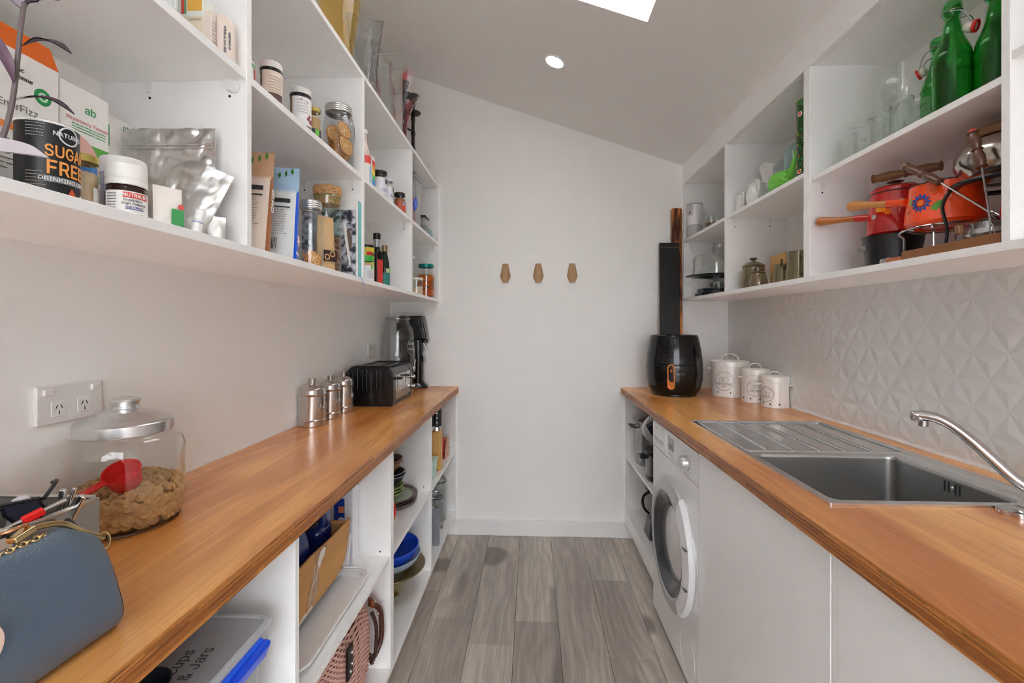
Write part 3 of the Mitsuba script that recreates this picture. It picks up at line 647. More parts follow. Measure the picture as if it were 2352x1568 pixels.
t, at = snack('white and blue snack pouch with green leaves on its pale blue top', (-0.650, 1.135, Z1), 14, 0.108, 0.056, 0.25, mat((214, 220, 222), 0.4), mat((26, 84, 206), 0.3), mat((158, 188, 214), 0.4), mat((40, 110, 30), 0.5), 7)
obj('flower_print', mv(facing(prism(Polygon([(0.011 * (1 + 0.35 * math.cos(5 * a)) * math.cos(a), 0.011 * (1 + 0.35 * math.cos(5 * a)) * math.sin(a)) for a in np.linspace(0, 2 * PI, 40)[:-1]]), 0.0006)), Rz(PI / 2), Tr(0.0546, 0.008, 0.06)), mat((236, 214, 220), 0.5), t, False)
obj('lettering', mv(facing(text('300g', 0.007, 0.0006, True)), Rz(PI / 2), Tr(0.0546, 0.0, 0.02)), PAPER, t, False)
t = thing('snack_pouch', 'green and white packet tucked behind the beige snack pouch', 'pouch', (-0.76, 1.08, Z1), 40)
obj('pouch', pouch(0.1, 0.03, 0.215, 14, 0.06), mat((206, 214, 204), 0.45), t); obj('green_top', cbox(-0.05, 0.05, -0.004, 0.0, 0.18, 0.215), mat((96, 180, 60), 0.45), t, False)
obj('dark_print', cbox(-0.045, 0.02, -0.006, -0.0042, 0.192, 0.205, 0.0004), mat((40, 60, 70), 0.5), t, False)
R = 0.034
mason('mason_jar', 'mason jar holding a few dried orange slices between the pouches', (-0.612, 1.252, Z1), R, 0.183, 58,
      [(0.0, -0.012, 0.026, 0.024, -24, 20), (0.012, 0.006, 0.024, 0.022, -10, -40), (-0.01, 0.01, 0.022, 0.021, -20, 50)])
t = thing('kraft_pouch', 'brown kraft paper pouch with a clear window beside the cork jar', 'pouch', (-0.615, 1.35, Z1), 62)
m = pouch(0.062, 0.036, 0.165, 20, 0.12, 0.003, 2, -0.12); obj('pouch', m, mat((206, 170, 122), 0.6), t, 40)
obj('window', mv(facing(rect(-0.024, 0.024, 0.03, 0.062), -0.0205)), mat((60, 40, 40), 0.15), t, False)
for x, z in ((0.008, 0.052), (-0.01, 0.042)): obj('fruit_slice', mv(facing(prism(Point(0, 0).buffer(0.009).difference(Point(0, 0).buffer(0.0055)), 0.0006), -0.0212), Tr(x, 0, z)), mat((206, 160, 110), 0.5), t, False)
t = thing('cork_jar', 'tall glass jar of round nuts with a wide cork stopper', 'jar', (-0.645, 1.43, Z1), 60)
R = 0.042
obj('glass', twall_shell([(0, 0.0005), (R - 0.003, 0.0005), (R - 0.0005, 0.008), (R - 0.0005, 0.215), (R, 0.222), (R + 0.002, 0.235), (R + 0.0022, 0.242)], 0.0022, 56), solid_glass((240, 249, 245)), t, 40) if False else obj('glass', lathe([(0, 0.0005), (R - 0.003, 0.0005), (R - 0.0005, 0.008), (R - 0.0005, 0.215), (R, 0.222), (R + 0.002, 0.242)], 56), thin_glass((236, 247, 242)), t, 40)
obj('rim', tube([((R + 0.002) * math.cos(a), (R + 0.002) * math.sin(a), 0.243) for a in np.linspace(0, 2 * PI, 57)[:-1]], 0.0018, 8, True), solid_glass((214, 236, 226)), t)
def cork_c(p, n, uv):
    s = tfbm(p.x * 260, p.y * 260, p.z * 260, 3)
    return mix(lin((196, 150, 104)), lin((120, 78, 48)), smoothstep(0.5, 0.75, s))
custom('cork', two({'type': 'principled', 'base_color': proc(cork_c), 'roughness': 0.85}))
obj('stopper', lathe([(0, 0.22), (R - 0.006, 0.22), (R - 0.0035, 0.226), (R - 0.0015, 0.248), (R + 0.001, 0.252), (R + 0.0015, 0.272), (R - 0.002, 0.276), (0, 0.276)], 48), 'mat_cork', t)
rs = np.random.RandomState(5); NUT = mat((132, 92, 70), 0.45); NUT2 = mat((156, 112, 84), 0.45)
pts = []
for z in np.arange(0.018, 0.12, 0.0185):
    for k in range(7):
        a = 2 * PI * k / 7 + z * 40; pts.append((0.0285 * math.cos(a), 0.0285 * math.sin(a), z + 0.003 * rs.rand()))
    pts.append((0.003, 0.002, z))
ball = trimesh.creation.icosphere(2, 0.0115)
for i, p in enumerate(pts): obj('nut', mv(ball, Tr(*p)), NUT if i % 3 else NUT2, t)
def granite(p, n, uv):
    s = tfbm(p.x * 75, p.y * 75, p.z * 75, 4); q = tfbm(p.x * 24, p.y * 24, p.z * 24 + 4.0, 3)
    v = smoothstep(0.36, 0.62, s * 0.75 + q * 0.25)
    return mix(lin((44, 46, 58)), lin((206, 208, 218)), v)
custom('granite_print', two({'type': 'principled', 'base_color': proc(granite), 'roughness': 0.35}))
t = thing('cookbook', 'cookbook with a granite patterned cover and turquoise spine against the divider', 'book', (-0.572, 1.4975, Z1), 0)
obj('cover', cbox(-0.19, -0.0005, 0, 0.003, 0, 0.252, 0.0006), mat((232, 232, 230), 0.4), t, False)
obj('cover_picture', bx(-0.19, -0.008, -0.0004, 0.0, 0.0, 0.222), 'mat_granite_print', t, False)
obj('spine', cbox(-0.002, 0.0, 0.0, 0.0275, 0, 0.252, 0.0006), mat((116, 188, 190), 0.45), t, False)
obj('pages', bx(-0.186, -0.004, 0.003, 0.0245, 0.003, 0.248), PAPER, t, False); obj('back_cover', cbox(-0.19, -0.0005, 0.0245, 0.0275, 0, 0.252, 0.0006), mat((232, 232, 230), 0.4), t, False)
obj('spoon_print', mv(facing(prism(Polygon([(-0.05, 0.18), (-0.044, 0.12), (-0.03, 0.04), (-0.024, 0.04), (-0.036, 0.13), (-0.042, 0.185)]), 0.0004), -0.0008)), PAPER, t, False)
obj('leaf_print', mv(facing(prism(Polygon([(-0.04, 0.07), (-0.022, 0.10), (-0.02, 0.13), (-0.034, 0.165), (-0.042, 0.14)]), 0.0004), -0.0006)), mat((110, 92, 82), 0.4), t, False)
g = [(0.0012, 0.012, 0.004), (0.006, 0.012, -0.001), (0.010, 0.013, -0.010), (0.011, 0.017, -0.025), (0.012, 0.024, -0.046)]
obj('ribbon', tube(smooth_path(g, 20), 0.0028, 6, False, 0.15), mat((130, 140, 190), 0.5), t)

# --- third bay
t = thing('sauce_bottle', 'bottle with white cap and red and white label beside the second divider', 'bottle', (-0.63, 1.706, Z2), 60)
obj('bottle', lathe([(0, 0), (0.023, 0), (0.024, 0.003), (0.024, 0.12), (0.02, 0.15), (0.011, 0.18), (0.0105, 0.215), (0, 0.215)], 36), mat((214, 190, 176), 0.2), t)
screw_lid(0.013, 0.213, 0.016, WHITEP, t); obj('label', patch(0.024, 0.004, 0.10, -178, 0), PAPER, t); wrap_rect(t, 'red_band', 0.024, 0.04, 0.10, 0.128, -80, mat((222, 78, 74), 0.5)); wrap_rect(t, 'blue_print', 0.0246, 0.012, 0.01, 0.09, -60, mat((150, 200, 226), 0.5))
t = thing('sprinkle_box', 'narrow packet printed with rainbow bands beside the sauce bottle', 'box', (-0.615, 1.768, Z2), 90)
carton(t, 0.034, 0.04, 0.15, WHITEP)
for i, c in enumerate(((214, 60, 60), (236, 150, 60), (240, 214, 80), (84, 190, 120), (60, 140, 214), (40, 90, 180))): on_front(t, 'colour_band', rect(-0.014, 0.014, 0.135 - 0.019 * (i + 1), 0.135 - 0.019 * i), 0, 0, mat(c, 0.5))
def hj(t, R, H):
    z = H * 0.62; wrap_rect(t, 'dark_square', R + 0.0006, 0.016, z - 0.004, z + 0.016, -70, mat((84, 88, 100), 0.5))
    wrap_text(t, 'H H', 0.013, R + 0.0006, H * 0.34, -84, mat((110, 116, 130), 0.6)); small_print(t, R + 0.0006, R * 1.2, H * 0.1, H * 0.2, -80, 2, seed=5)
jar('condiment_jar', 'white labelled jar with black lid, front one of the pair', 'jar', (-0.63, 1.884, Z2), 0.0286, 0.132, lid=(18, 18, 20), lidh=0.013, content=(206, 196, 180), lab=(226, 228, 236), labz=(0.02, 0.76), rot=62, neck=0.95, shoulder=0.05, print_=hj)
jar('condiment_jar', 'jar with a black lid standing behind the white labelled jar', 'jar', (-0.692, 1.975, Z2), 0.027, 0.168, lid=(18, 18, 20), lidh=0.018, content=(200, 190, 170), lab=(226, 228, 236), labz=(0.02, 0.76), rot=62, neck=0.95, shoulder=0.05)
jar('condiment_jar', 'little white labelled jar with a pale lid right of the black lidded pair', 'jar', (-0.62, 1.966, Z2), 0.0208, 0.126, lid=(214, 218, 222), lidh=0.011, content=(206, 196, 180), lab=(226, 228, 236), labz=(0.02, 0.72), rot=62, neck=0.92, shoulder=0.06,
    print_=lambda t, R, H: (wrap_rect(t, 'dark_square', R + 0.0006, 0.01, 0.068, 0.088, -60, mat((84, 88, 100), 0.5)), wrap_text(t, 'By', 0.012, R + 0.0006, 0.046, -82, mat((110, 116, 130), 0.6))))
PRES = lambda t, R, H: (wrap_rect(t, 'purple_band', R + 0.0006, 0.03, 0.048, 0.062, -75, mat((206, 196, 214), 0.5)), wrap_rect(t, 'red_band', R + 0.0006, 0.034, 0.022, 0.046, -75, mat((206, 84, 60), 0.5)), wrap_text(t, 'PATAK', 0.007, R + 0.0012, 0.053, -75, mat((60, 40, 90), 0.5), True))
jar('pickle_jar', 'short jar of brown pickle with a black lid nearest the third divider', 'jar', (-0.61, 2.103, Z2), 0.0254, 0.105, lid=(24, 18, 16), lidh=0.014, content=(150, 84, 40), lab=(180, 90, 70), labz=(0.02, 0.62), rot=62, neck=0.9, print_=PRES)
jar('pickle_jar', 'short brown pickle jar mostly hidden behind the other pickle jar', 'jar', (-0.648, 2.052, Z2), 0.022, 0.104, lid=(24, 18, 16), lidh=0.014, content=(150, 84, 40), lab=(190, 140, 90), labz=(0.02, 0.5), rot=62, neck=0.9)
t = thing('drinks_tin', 'yellow drinks tin with a black lid behind the green capped jar', 'tin', (-0.645, 1.778, Z1), 60)
obj('tin', cyl(0.0278, 0, 0.145, 40), mat((226, 196, 60), 0.35), t); screw_lid(0.0285, 0.143, 0.01, BLACKP, t)
wrap_rect(t, 'red_square', 0.0278, 0.02, 0.108, 0.126, -110, mat((206, 34, 30), 0.5)); wrap_rect(t, 'cream_square', 0.0278, 0.02, 0.094, 0.107, -110, mat((232, 206, 170), 0.5)); wrap_text(t, 'S& W', 0.013, 0.0278, 0.11, -58, INK, True); wrap_text(t, 'MILK', 0.009, 0.0278, 0.09, -58, INK, True)
jar('spice_jar', 'small seasoning jar with a green cap in front of the yellow tin', 'jar', (-0.605, 1.662, Z1), 0.0262, 0.095, lid=(52, 170, 60), lidh=0.02, content=(206, 160, 120), lab=(226, 228, 232), labz=(0.02, 0.6), rot=62, neck=0.86,
    print_=lambda t, R, H: (wrap_rect(t, 'green_square', R + 0.0006, 0.009, 0.045, 0.057, -88, mat((110, 180, 60), 0.5)), small_print(t, R + 0.0006, 0.024, 0.03, 0.026, -98, 6, seed=2), wrap_rect(t, 'red_print', R + 0.0006, 0.009, 0.01, 0.036, -45, mat((222, 120, 110), 0.5))))
t = thing('oil_bottle', 'dark square oil bottle with a red label and black cap', 'bottle', (-0.65, 1.908, Z1), 62)
sq = rbox(0.038, 0.038, 0.15, 0.006); obj('bottle', cat(sq, lathe([(0.018, 0.146), (0.014, 0.158), (0.0125, 0.17), (0.0125, 0.205), (0, 0.205)], 30)), mat((22, 14, 12), 0.06), t)
obj('neck_foil', lathe([(0.0131, 0.168), (0.0131, 0.2)], 30), mat((170, 172, 178), 0.35, 0.6), t); obj('cap', cyl(0.0155, 0.2, 0.226, 30, 0.002), BLACKP, t)
obj('label', bx(0.0188, 0.0196, -0.013, 0.013, 0.012, 0.115), mat((214, 66, 58), 0.45), t, False); obj('label', bx(-0.015, 0.015, -0.0198, -0.019, 0.012, 0.115), mat((206, 60, 54), 0.45), t, False)
obj('label_panel', bx(0.0197, 0.0199, -0.012, 0.012, 0.045, 0.08), mat((176, 24, 28), 0.45), t, False); obj('fruit_print', bx(0.0199, 0.0201, 0.0, 0.012, 0.04, 0.058), mat((236, 150, 160), 0.5), t, False)
t = thing('oil_bottle', 'dark green round bottle with a brass cap and teal label', 'bottle', (-0.655, 2.026, Z1), 62)
obj('bottle', lathe([(0, 0), (0.021, 0), (0.0225, 0.004), (0.0225, 0.09), (0.02, 0.12), (0.012, 0.158), (0.0105, 0.17), (0, 0.17)], 40), mat((26, 40, 26), 0.06), t)
obj('cap', cyl(0.0125, 0.168, 0.195, 30, 0.001), mat((150, 130, 90), 0.35, 0.7), t)
obj('label', patch(0.0225, 0.006, 0.072, -165, -15), mat((46, 130, 120), 0.45), t); wrap_rect(t, 'pale_panel', 0.0225, 0.03, 0.073, 0.092, -80, mat((200, 206, 180), 0.5)); wrap_rect(t, 'green_square', 0.0232, 0.012, 0.076, 0.09, -78, mat((140, 214, 90), 0.5)); wrap_rect(t, 'white_print', 0.0232, 0.008, 0.012, 0.06, -45, PAPER)

# --- last bay
PL = cloudy((236, 238, 238), 0.3)
def tub(name, label, loc, sx, sy, h, body, lid, lidh=0.012, rot=90, inside=None, r=0.012, group=None, taper=0.92, catn='container'):
    t = thing(name, label, catn, loc, rot, group)
    a = rbox(sx, sy, h, r); v = np.array(a.vertices); k = taper + (1 - taper) * v[:, 2] / h; v[:, 0] *= k; v[:, 1] *= k
    obj('tub', trimesh.Trimesh(v, a.faces, process=False), body, t)
    if lid: obj('lid', mv(rbox(sx + 0.006, sy + 0.006, lidh, min(r, lidh * 0.45)), Tr(0, 0, h - 0.002)), lid, t)
    return t
t = tub('storage_container', 'tall clear container holding a pink packet in the end bay', (-0.69, 2.49, Z2), 0.13, 0.15, 0.285, PL, cloudy((238, 240, 240), 0.45), 0.016, inside=None)
obj('packet', mv(rbox(0.04, 0.05, 0.19, 0.006), Tr(-0.02, -0.03, 0.006)), mat((222, 140, 140), 0.5), t); obj('packet_top', mv(rbox(0.022, 0.05, 0.05, 0.006), Tr(-0.02, -0.03, 0.197)), mat((226, 228, 232), 0.5), t)
t = tub('storage_container', 'clear container with a blue clip beside the third divider', (-0.67, 2.255, Z2), 0.13, 0.12, 0.26, PL, cloudy((238, 240, 240), 0.45), 0.014)
obj('clip', mv(rbox(0.05, 0.008, 0.07, 0.003), Ry(0.9), Tr(0.07, -0.07, 0.10)), mat((52, 96, 206), 0.35), t)
tub('storage_container', 'clear box with a teal handle under the black lidded tub', (-0.655, 2.68, Z2), 0.125, 0.10, 0.062, PL, cloudy((230, 236, 236), 0.4), 0.01)
obj('handle', tube(smooth_path([(0.0, -0.054, 0.06), (0.01, -0.06, 0.03), (0.035, -0.062, 0.02), (0.055, -0.058, 0.045), (0.05, -0.055, 0.062)], 24), 0.003, 8), mat((150, 200, 206), 0.35), 'storage_container_002')
tub('storage_container', 'small clear tub with a black lid stacked on the teal handled box', (-0.655, 2.68, Z2 + 0.071), 0.105, 0.08, 0.054, PL, mat((26, 26, 28), 0.4), 0.008)
t = thing('paper_bag', 'white paper bag standing at the back of the end bay', 'paper bag', (-0.76, 2.39, Z1), 70)
m = pouch(0.11, 0.05, 0.305, 12, 0.1); obj('bag', m, PAPER, t)
jar('storage_tub', 'round clear tub with a pale blue lid beside the preserved lemons', 'container', (-0.70, 2.53, Z1), 0.052, 0.225, lid=(206, 214, 226), lidh=0.016, content=(206, 204, 200), fill=0.45, rot=60, neck=0.97, shoulder=0.02)
obj('green_tab', mv(rbox(0.012, 0.02, 0.012, 0.003), Tr(0.05, -0.006, 0.21)), mat((176, 206, 110), 0.4), 'storage_tub')
jar('storage_tub', 'short clear tub with a white lid in front of the blue lidded tub', 'container', (-0.622, 2.46, Z1), 0.034, 0.098, lid=(232, 226, 214), lidh=0.012, content=(222, 200, 180), fill=0.5, rot=60, neck=0.97, shoulder=0.02)
t = jar('preserve_jar', 'large jar of preserved lemons with a teal metal lid at the shelf end', 'jar', (-0.625, 2.70, Z1), 0.05, 0.20, lid=None, lidh=0.018, content=None, rot=60, neck=0.84, shoulder=0.22)
screw_lid(0.0445, 0.181, 0.019, mat((16, 120, 118), 0.25, 0.5), t)
obj('brine', lathe([(0, 0.004), (0.047, 0.004), (0.0485, 0.008), (0.0485, 0.125), (0.046, 0.138), (0, 0.139)], 44), thin_glass((236, 190, 70)), t)
LEM = mat((222, 164, 34), 0.35)
rs = np.random.RandomState(3)
for i, (a, z) in enumerate([(k * 2 * PI / 3 + j * 0.9, 0.03 + 0.042 * j) for j in range(3) for k in range(3)]):
    m = trimesh.creation.icosphere(3, 1.0); m.apply_scale([0.0215, 0.0225, 0.0225]); obj('lemon', mv(m, Tr(0.0245 * math.cos(a - 1.2), 0.0245 * math.sin(a - 1.2), z)), LEM, t)
obj('bay_leaf', bend(prism(Polygon([(-0.004, 0), (0.003, 0.02), (0.006, 0.05), (0.002, 0.075), (-0.004, 0.055), (-0.007, 0.025)]), 0.0006).subdivide(), 0.0465, 0.05, -PI / 2 + 0.25), mat((54, 44, 22), 0.5), t, False)
obj('bay_leaf', bend(prism(Polygon([(-0.012, 0.0), (0.012, 0.004), (0.018, 0.012), (-0.004, 0.014)]), 0.0006).subdivide(), 0.0465, 0.058, -PI / 2 - 0.75), mat((54, 44, 22), 0.5), t, False)

# --- on top of the shelf
t = thing('amber_vase', 'big amber glass vase standing on top of the left shelf', 'vase', (-0.668, 1.572, ZTOP), 0)
obj('vase', lathe([(0, 0.004), (0.03, 0.002), (0.036, 0.01), (0.044, 0.08), (0.058, 0.18), (0.072, 0.28), (0.074, 0.34), (0.066, 0.40), (0.05, 0.44), (0.046, 0.47), (0.056, 0.49)], 64), thin_glass((248, 226, 158)), t)
obj('base', lathe([(0, 0.0), (0.03, 0.0), (0.036, 0.006), (0.034, 0.02), (0, 0.03)], 48), solid_glass((206, 150, 60)), t)
t = thing('crystal_vase', 'clear crystal vase with a wavy toothed rim beside the amber vase', 'vase', (-0.70, 1.905, ZTOP), 0)
def crystal_vase():
    n, k = 120, 40; V = []; zs = np.linspace(0, 1, k)
    for s, off in ((1, 0), (-1, 0.006)):
        for z in (zs if s > 0 else zs[::-1]):
            r0 = 0.047 + 0.004 * z + 0.026 * max(0, (z - 0.45) / 0.55) ** 1.6
            for i in range(n):
                a = 2 * PI * i / n; ribs = 0.0022 * math.sin(16 * a + 3 * math.sin(z * 14)) * math.sin(z * 46) * (1 if s > 0 else 0.2)
                top = 0.40 + 0.012 * abs(math.sin(8 * a)) ** 0.7 + 0.02 * math.sin(2 * a + 0.6)
                r = r0 + ribs - off
                V.append((r * math.cos(a), r * math.sin(a), (0.0 if s > 0 else 0.012) + z * (top - (0 if s > 0 else 0.012))))
    V = np.array(V); rows = 2 * k; F_ = []
    for i in range(rows - 1):
        for j in range(n):
            a, b = i * n + j, i * n + (j + 1) % n; F_ += [(a, b, b + n), (a, b + n, a + n)]
    V = np.vstack([V, [[0, 0, 0], [0, 0, 0.012]]]); o = len(V) - 2; L = (rows - 1) * n
    for j in range(n): F_ += [(o, (j + 1) % n, j), (o + 1, L + j, L + (j + 1) % n)]
    return trimesh.Trimesh(V, np.array(F_), process=False)
obj('vase', crystal_vase(), solid_glass((250, 252, 253)), t, 30)
t = thing('glass_vase', 'clear rectangular glass vase on top of the shelf near the far end', 'vase', (-0.675, 2.135, ZTOP), 0)
o = sbox(-0.055, -0.055, 0.055, 0.055); i_ = sbox(-0.0505, -0.0505, 0.0505, 0.0505)
obj('base', cbox(-0.055, 0.055, -0.055, 0.055, 0.0, 0.012, 0.001), solid_glass(), t, False)
for x0, x1, y0, y1 in ((-0.055, 0.055, -0.055, -0.0507), (-0.055, 0.055, 0.0507, 0.055), (-0.055, -0.0507, -0.0507, 0.0507), (0.0507, 0.055, -0.0507, 0.0507)):
    obj('wall', cbox(x0, x1, y0, y1, 0.0121, 0.388, 0.0006), CLEAR, t, False)
obj('rim', prism(o.buffer(0.0003).difference(i_), 0.0025, 0.388), mat((214, 222, 222), 0.1, 0, 0.9), t, False)
t = thing('swirl_vase', 'pink and clear swirled glass vase with a flared lip', 'vase', (-0.685, 2.385, ZTOP), 0)
def swirl(off, pink):
    n, k = 72, 36; V, F_ = [], []
    for i in range(k):
        z = i / (k - 1)
        for j in range(n):
            a = 2 * PI * j / n; lob = math.cos(4 * (a - 0.9 * z))
            r = 0.026 + 0.012 * z + 0.045 * max(0, z - 0.4) ** 1.5 / 0.465 * (1 + 0.55 * math.cos(a - 0.9)) + 0.006 * z * lob - off
            V.append((r * math.cos(a), r * math.sin(a), 0.02 + z * (0.40 + 0.03 * lob * z - 0.05 * z * math.cos(a - 0.9))))
    for i in range(k - 1):
        for j in range(n):
            if pink is not None and (int(j / n * 8 - 0.9 * i / k * 4 / PI * 2) % 2 == 0) != pink: continue
            a, b = i * n + j, i * n + (j + 1) % n; F_ += [(a, b, b + n), (a, b + n, a + n)]
    return trimesh.Trimesh(np.array(V), np.array(F_), process=False)
obj('clear_glass', swirl(0.0, None), thin_glass((250, 242, 243)), t, 40); obj('pink_swirl', swirl(0.003, True), thin_glass((214, 70, 96)), t, 40)
obj('foot', lathe([(0, 0), (0.032, 0), (0.034, 0.008), (0.026, 0.022), (0, 0.024)], 40), solid_glass((246, 226, 230)), t)
BLK = mat((14, 14, 15), 0.32)
t = thing('candle_stand', 'black twin candle stand with round drip trays at the end of the shelf', 'candle stand', (-0.70, 2.69, ZTOP), 0)
for dx, dy, h in ((0.0, 0.0, 0.485), (-0.02, -0.115, 0.50)):
    pr = [(0, 0), (0.035, 0), (0.038, 0.004), (0.03, 0.012), (0.012, 0.02), (0.0095, 0.04)]
    z = 0.04
    while z < h - 0.10: pr += [(0.0095, z + 0.055), (0.013, z + 0.062), (0.014, z + 0.068), (0.013, z + 0.074), (0.0095, z + 0.08)]; z += 0.085
    pr += [(0.009, h - 0.03), (0.012, h - 0.025), (0.012, h - 0.012), (0.02, h - 0.008), (0.024, h), (0.02, h + 0.006), (0, h + 0.006)]
    obj('stem', mv(lathe(pr, 30), Tr(dx, dy, 0)), BLK, t)
    obj('cup', mv(lathe([(0, h + 0.004), (0.016, h + 0.004), (0.024, h + 0.012), (0.029, h + 0.022), (0.022, h + 0.026), (0.016, h + 0.02), (0, h + 0.018)], 30), Tr(dx, dy, 0)), BLK, t)
    zd = h - 0.085 if dx == 0 else h - 0.05
    obj('drip_tray', mv(lathe([(0.008, zd), (0.04, zd - 0.003), (0.044, zd), (0.044, zd + 0.003), (0.008, zd + 0.004)], 36), Tr(dx, dy, 0)), BLK, t)
obj('link', tube(smooth_path([(0, 0, 0.30), (-0.012, -0.035, 0.288), (-0.022, -0.08, 0.292), (-0.02, -0.115, 0.31)], 24), 0.006, 10), BLK, t)
t = thing('white_dish', 'shallow white footed dish on the shelf end above the plastic tubs', 'dish', (-0.64, 2.66, ZTOP), 0)
obj('dish', lathe([(0, 0), (0.018, 0), (0.02, 0.003), (0.012, 0.02), (0.012, 0.05), (0.03, 0.06), (0.052, 0.074), (0.054, 0.078), (0.05, 0.078), (0.02, 0.066), (0, 0.064)], 44), mat((226, 224, 222), 0.3), t)
# ------------------------------------------------------------------ left wall fittings and worktop
t = thing('power_outlet', 'white double power outlet on the left wall behind the pet food jar', 'outlet', (-0.868, 0.826, 1.0925), 90)
obj('plate', mv(rbox(0.124, 0.009, 0.07, 0.003), Tr(0, -0.0045, 0)), mat((232, 231, 229), 0.3), t)
for s in (-1, 1):
    obj('rocker_switch', mv(rbox(0.016, 0.006, 0.012, 0.002), Rx(0.12), Tr(0.044 * s, -0.010, 0.052)), mat((236, 235, 233), 0.25), t)
    f = obj('socket', mv(rbox(0.028, 0.004, 0.03, 0.0015), Tr(0.0 + 0.024 * s, -0.0078, 0.012)), mat((236, 235, 233), 0.3), t)
    for dx, dz, a in ((-0.006, 0.019, 0.5), (0.006, 0.019, -0.5), (0, 0.008, 0)):
        obj('slot', mv(rbox(0.0016, 0.0008, 0.007, 0.0003), Ry(a), Tr(0.024 * s + dx, -0.0098, 0.012 + dz - 0.0035)), BLACKHOLE, f)
t = thing('wall_plate', 'small white blank wall plate behind the toaster', 'wall plate', (-0.868, 2.455, 1.096), 90)
obj('plate', mv(rbox(0.13, 0.010, 0.075, 0.003), Tr(0, -0.005, 0)), mat((230, 229, 227), 0.3), t)
for dx in (-0.03, 0.045): obj('mark', bx(dx, dx + 0.012, -0.0105, -0.0099, 0.049, 0.0515), BLACKHOLE, t, False)

# pet food jar
t = thing('pet_food_jar', 'large glass jar with an aluminium lid, half full of brown pet kibble', 'jar', (-0.765, 0.837, 0.9), 0)
R = 0.0958
po = [(0, 0.001), (0.05, 0.001), (0.075, 0.003), (0.088, 0.012), (0.0945, 0.03), (R, 0.06), (R, 0.12), (0.0945, 0.145), (0.089, 0.16), (0.08, 0.168), (0.071, 0.1705), (0.069, 0.176), (0.069, 0.19)]
po = smooth_path([(r, 0, z) for r, z in po[1:]], 40)[:, [0, 2]]
m = lathe([(0, 0.001)] + [tuple(p) for p in po], 96)
v = np.array(m.vertices); a = np.arctan2(v[:, 1], v[:, 0])
for a0 in (0.72, 0.72 - PI):     # pressed-in grips on both sides
    da = (a - a0 + PI) % (2 * PI) - PI
    k = np.clip(1.2 - np.sqrt((da / 0.30) ** 2 + ((v[:, 2] - 0.105) / 0.042) ** 2), 0, 1); k = k * k * (3 - 2 * k)
    r = np.hypot(v[:, 0], v[:, 1]); s = np.where(r > 0.05, 1 - 0.13 * k, 1); v[:, 0] *= s; v[:, 1] *= s
obj('jar', trimesh.Trimesh(v, m.faces, process=False), thin_glass((246, 248, 247)), t, 40)
obj('base_glass', lathe([(0, 0.0), (0.08, 0.0), (0.086, 0.006), (0.07, 0.008), (0, 0.008)], 64), GL, t)
obj('lid', lathe([(0.0705, 0.172), (0.0735, 0.171), (0.0742, 0.173), (0.0742, 0.190), (0.072, 0.193), (0.066, 0.1955), (0.058, 0.198), (0.055, 0.2015), (0.043, 0.2055), (0.040, 0.209), (0.028, 0.213), (0.021, 0.2155), (0.0195, 0.220), (0.021, 0.224),
     (0.0225, 0.229), (0.021, 0.2325), (0.015, 0.235), (0, 0.236)], 64), mat((224, 225, 226), 0.27, 1.0), t)
def kibble_heap():
    rs = np.random.RandomState(11); base = lathe([(0, -0.0032), (0.006, -0.0034), (0.0083, -0.002), (0.0088, 0), (0.0078, 0.0025), (0.005, 0.0036), (0, 0.0038)], 12)
    ms = []
    def top(x, y): return 0.066 + 0.16 * (x * 0.35 + y * 0.5) + 0.006 * math.sin(60 * x) * math.cos(50 * y)
    def put(x, y, z):
        q = Rz(math.atan2(y, x)) @ Ry(PI / 2 + rs.uniform(-0.6, 0.6)) @ Rx(rs.uniform(-0.6, 0.6)) if math.hypot(x, y) > 0.08 else trimesh.transformations.random_rotation_matrix(rs.rand(3)); m_ = mv(base, trimesh.transformations.scale_matrix(rs.uniform(0.85, 1.12)), q, Tr(x, y, z)); ms.append(m_)
    rim = 0.0835
    for i in range(430):     # against the glass
        a = rs.uniform(0, 2 * PI); f = rs.rand(); x, y = rim * math.cos(a), rim * math.sin(a); z = 0.011 + f * (top(x, y) - 0.011)
        k = 1.0 if z > 0.028 else 0.9 + 0.1 * (z - 0.01) / 0.018
        put(x * k, y * k, z)
    for i in range(260):     # the surface of the heap
        r = 0.082 * math.sqrt(rs.rand()); a = rs.uniform(0, 2 * PI); x, y = r * math.cos(a), r * math.sin(a); put(x, y, top(x, y) + rs.uniform(-0.004, 0.002))
    c = lathe([(0, 0.008), (0.066, 0.009), (0.076, 0.02), (0.078, 0.045), (0, 0.046)], 32); v = np.array(c.vertices)
    up = v[:, 2] > 0.04; v[up, 2] = [top(x, y) - 0.008 for x, y in v[up, :2]]
    ms.append(trimesh.Trimesh(v, c.faces, process=False))
    return cat(*ms)
def kib_c(p, n, uv): return mix(lin((150, 108, 62)), lin((204, 162, 108)), tfbm(p.x * 70, p.y * 70, p.z * 70, 3)) * (0.8 + 0.4 * tnoise(p.x * 900, p.y * 900, p.z * 900))
custom('kibble', two({'type': 'principled', 'base_color': proc(kib_c), 'roughness': 0.75}))
CUR[0] = Tr(-0.765, 0.837, 0.9)
obj('pet_kibble', kibble_heap(), 'mat_kibble', None, 35); labels['pet_kibble'] = {'label': 'brown round pet kibble filling the lower half of the glass jar', 'category': 'pet food', 'kind': 'stuff'}
t = thing('measuring_scoop', 'red plastic measuring scoop lying on the kibble inside the jar', 'scoop', (-0.742, 0.815, 0.9815), 0, None, Rz(math.radians(58)) @ Ry(math.radians(-24)) @ Rx(math.radians(24)))
RED = mat((206, 16, 20), 0.22)
obj('cup', lathe([(0, 0), (0.021, 0), (0.0235, 0.002), (0.0285, 0.03), (0.0295, 0.032), (0.027, 0.032), (0.022, 0.004), (0, 0.003)], 40), RED, t)
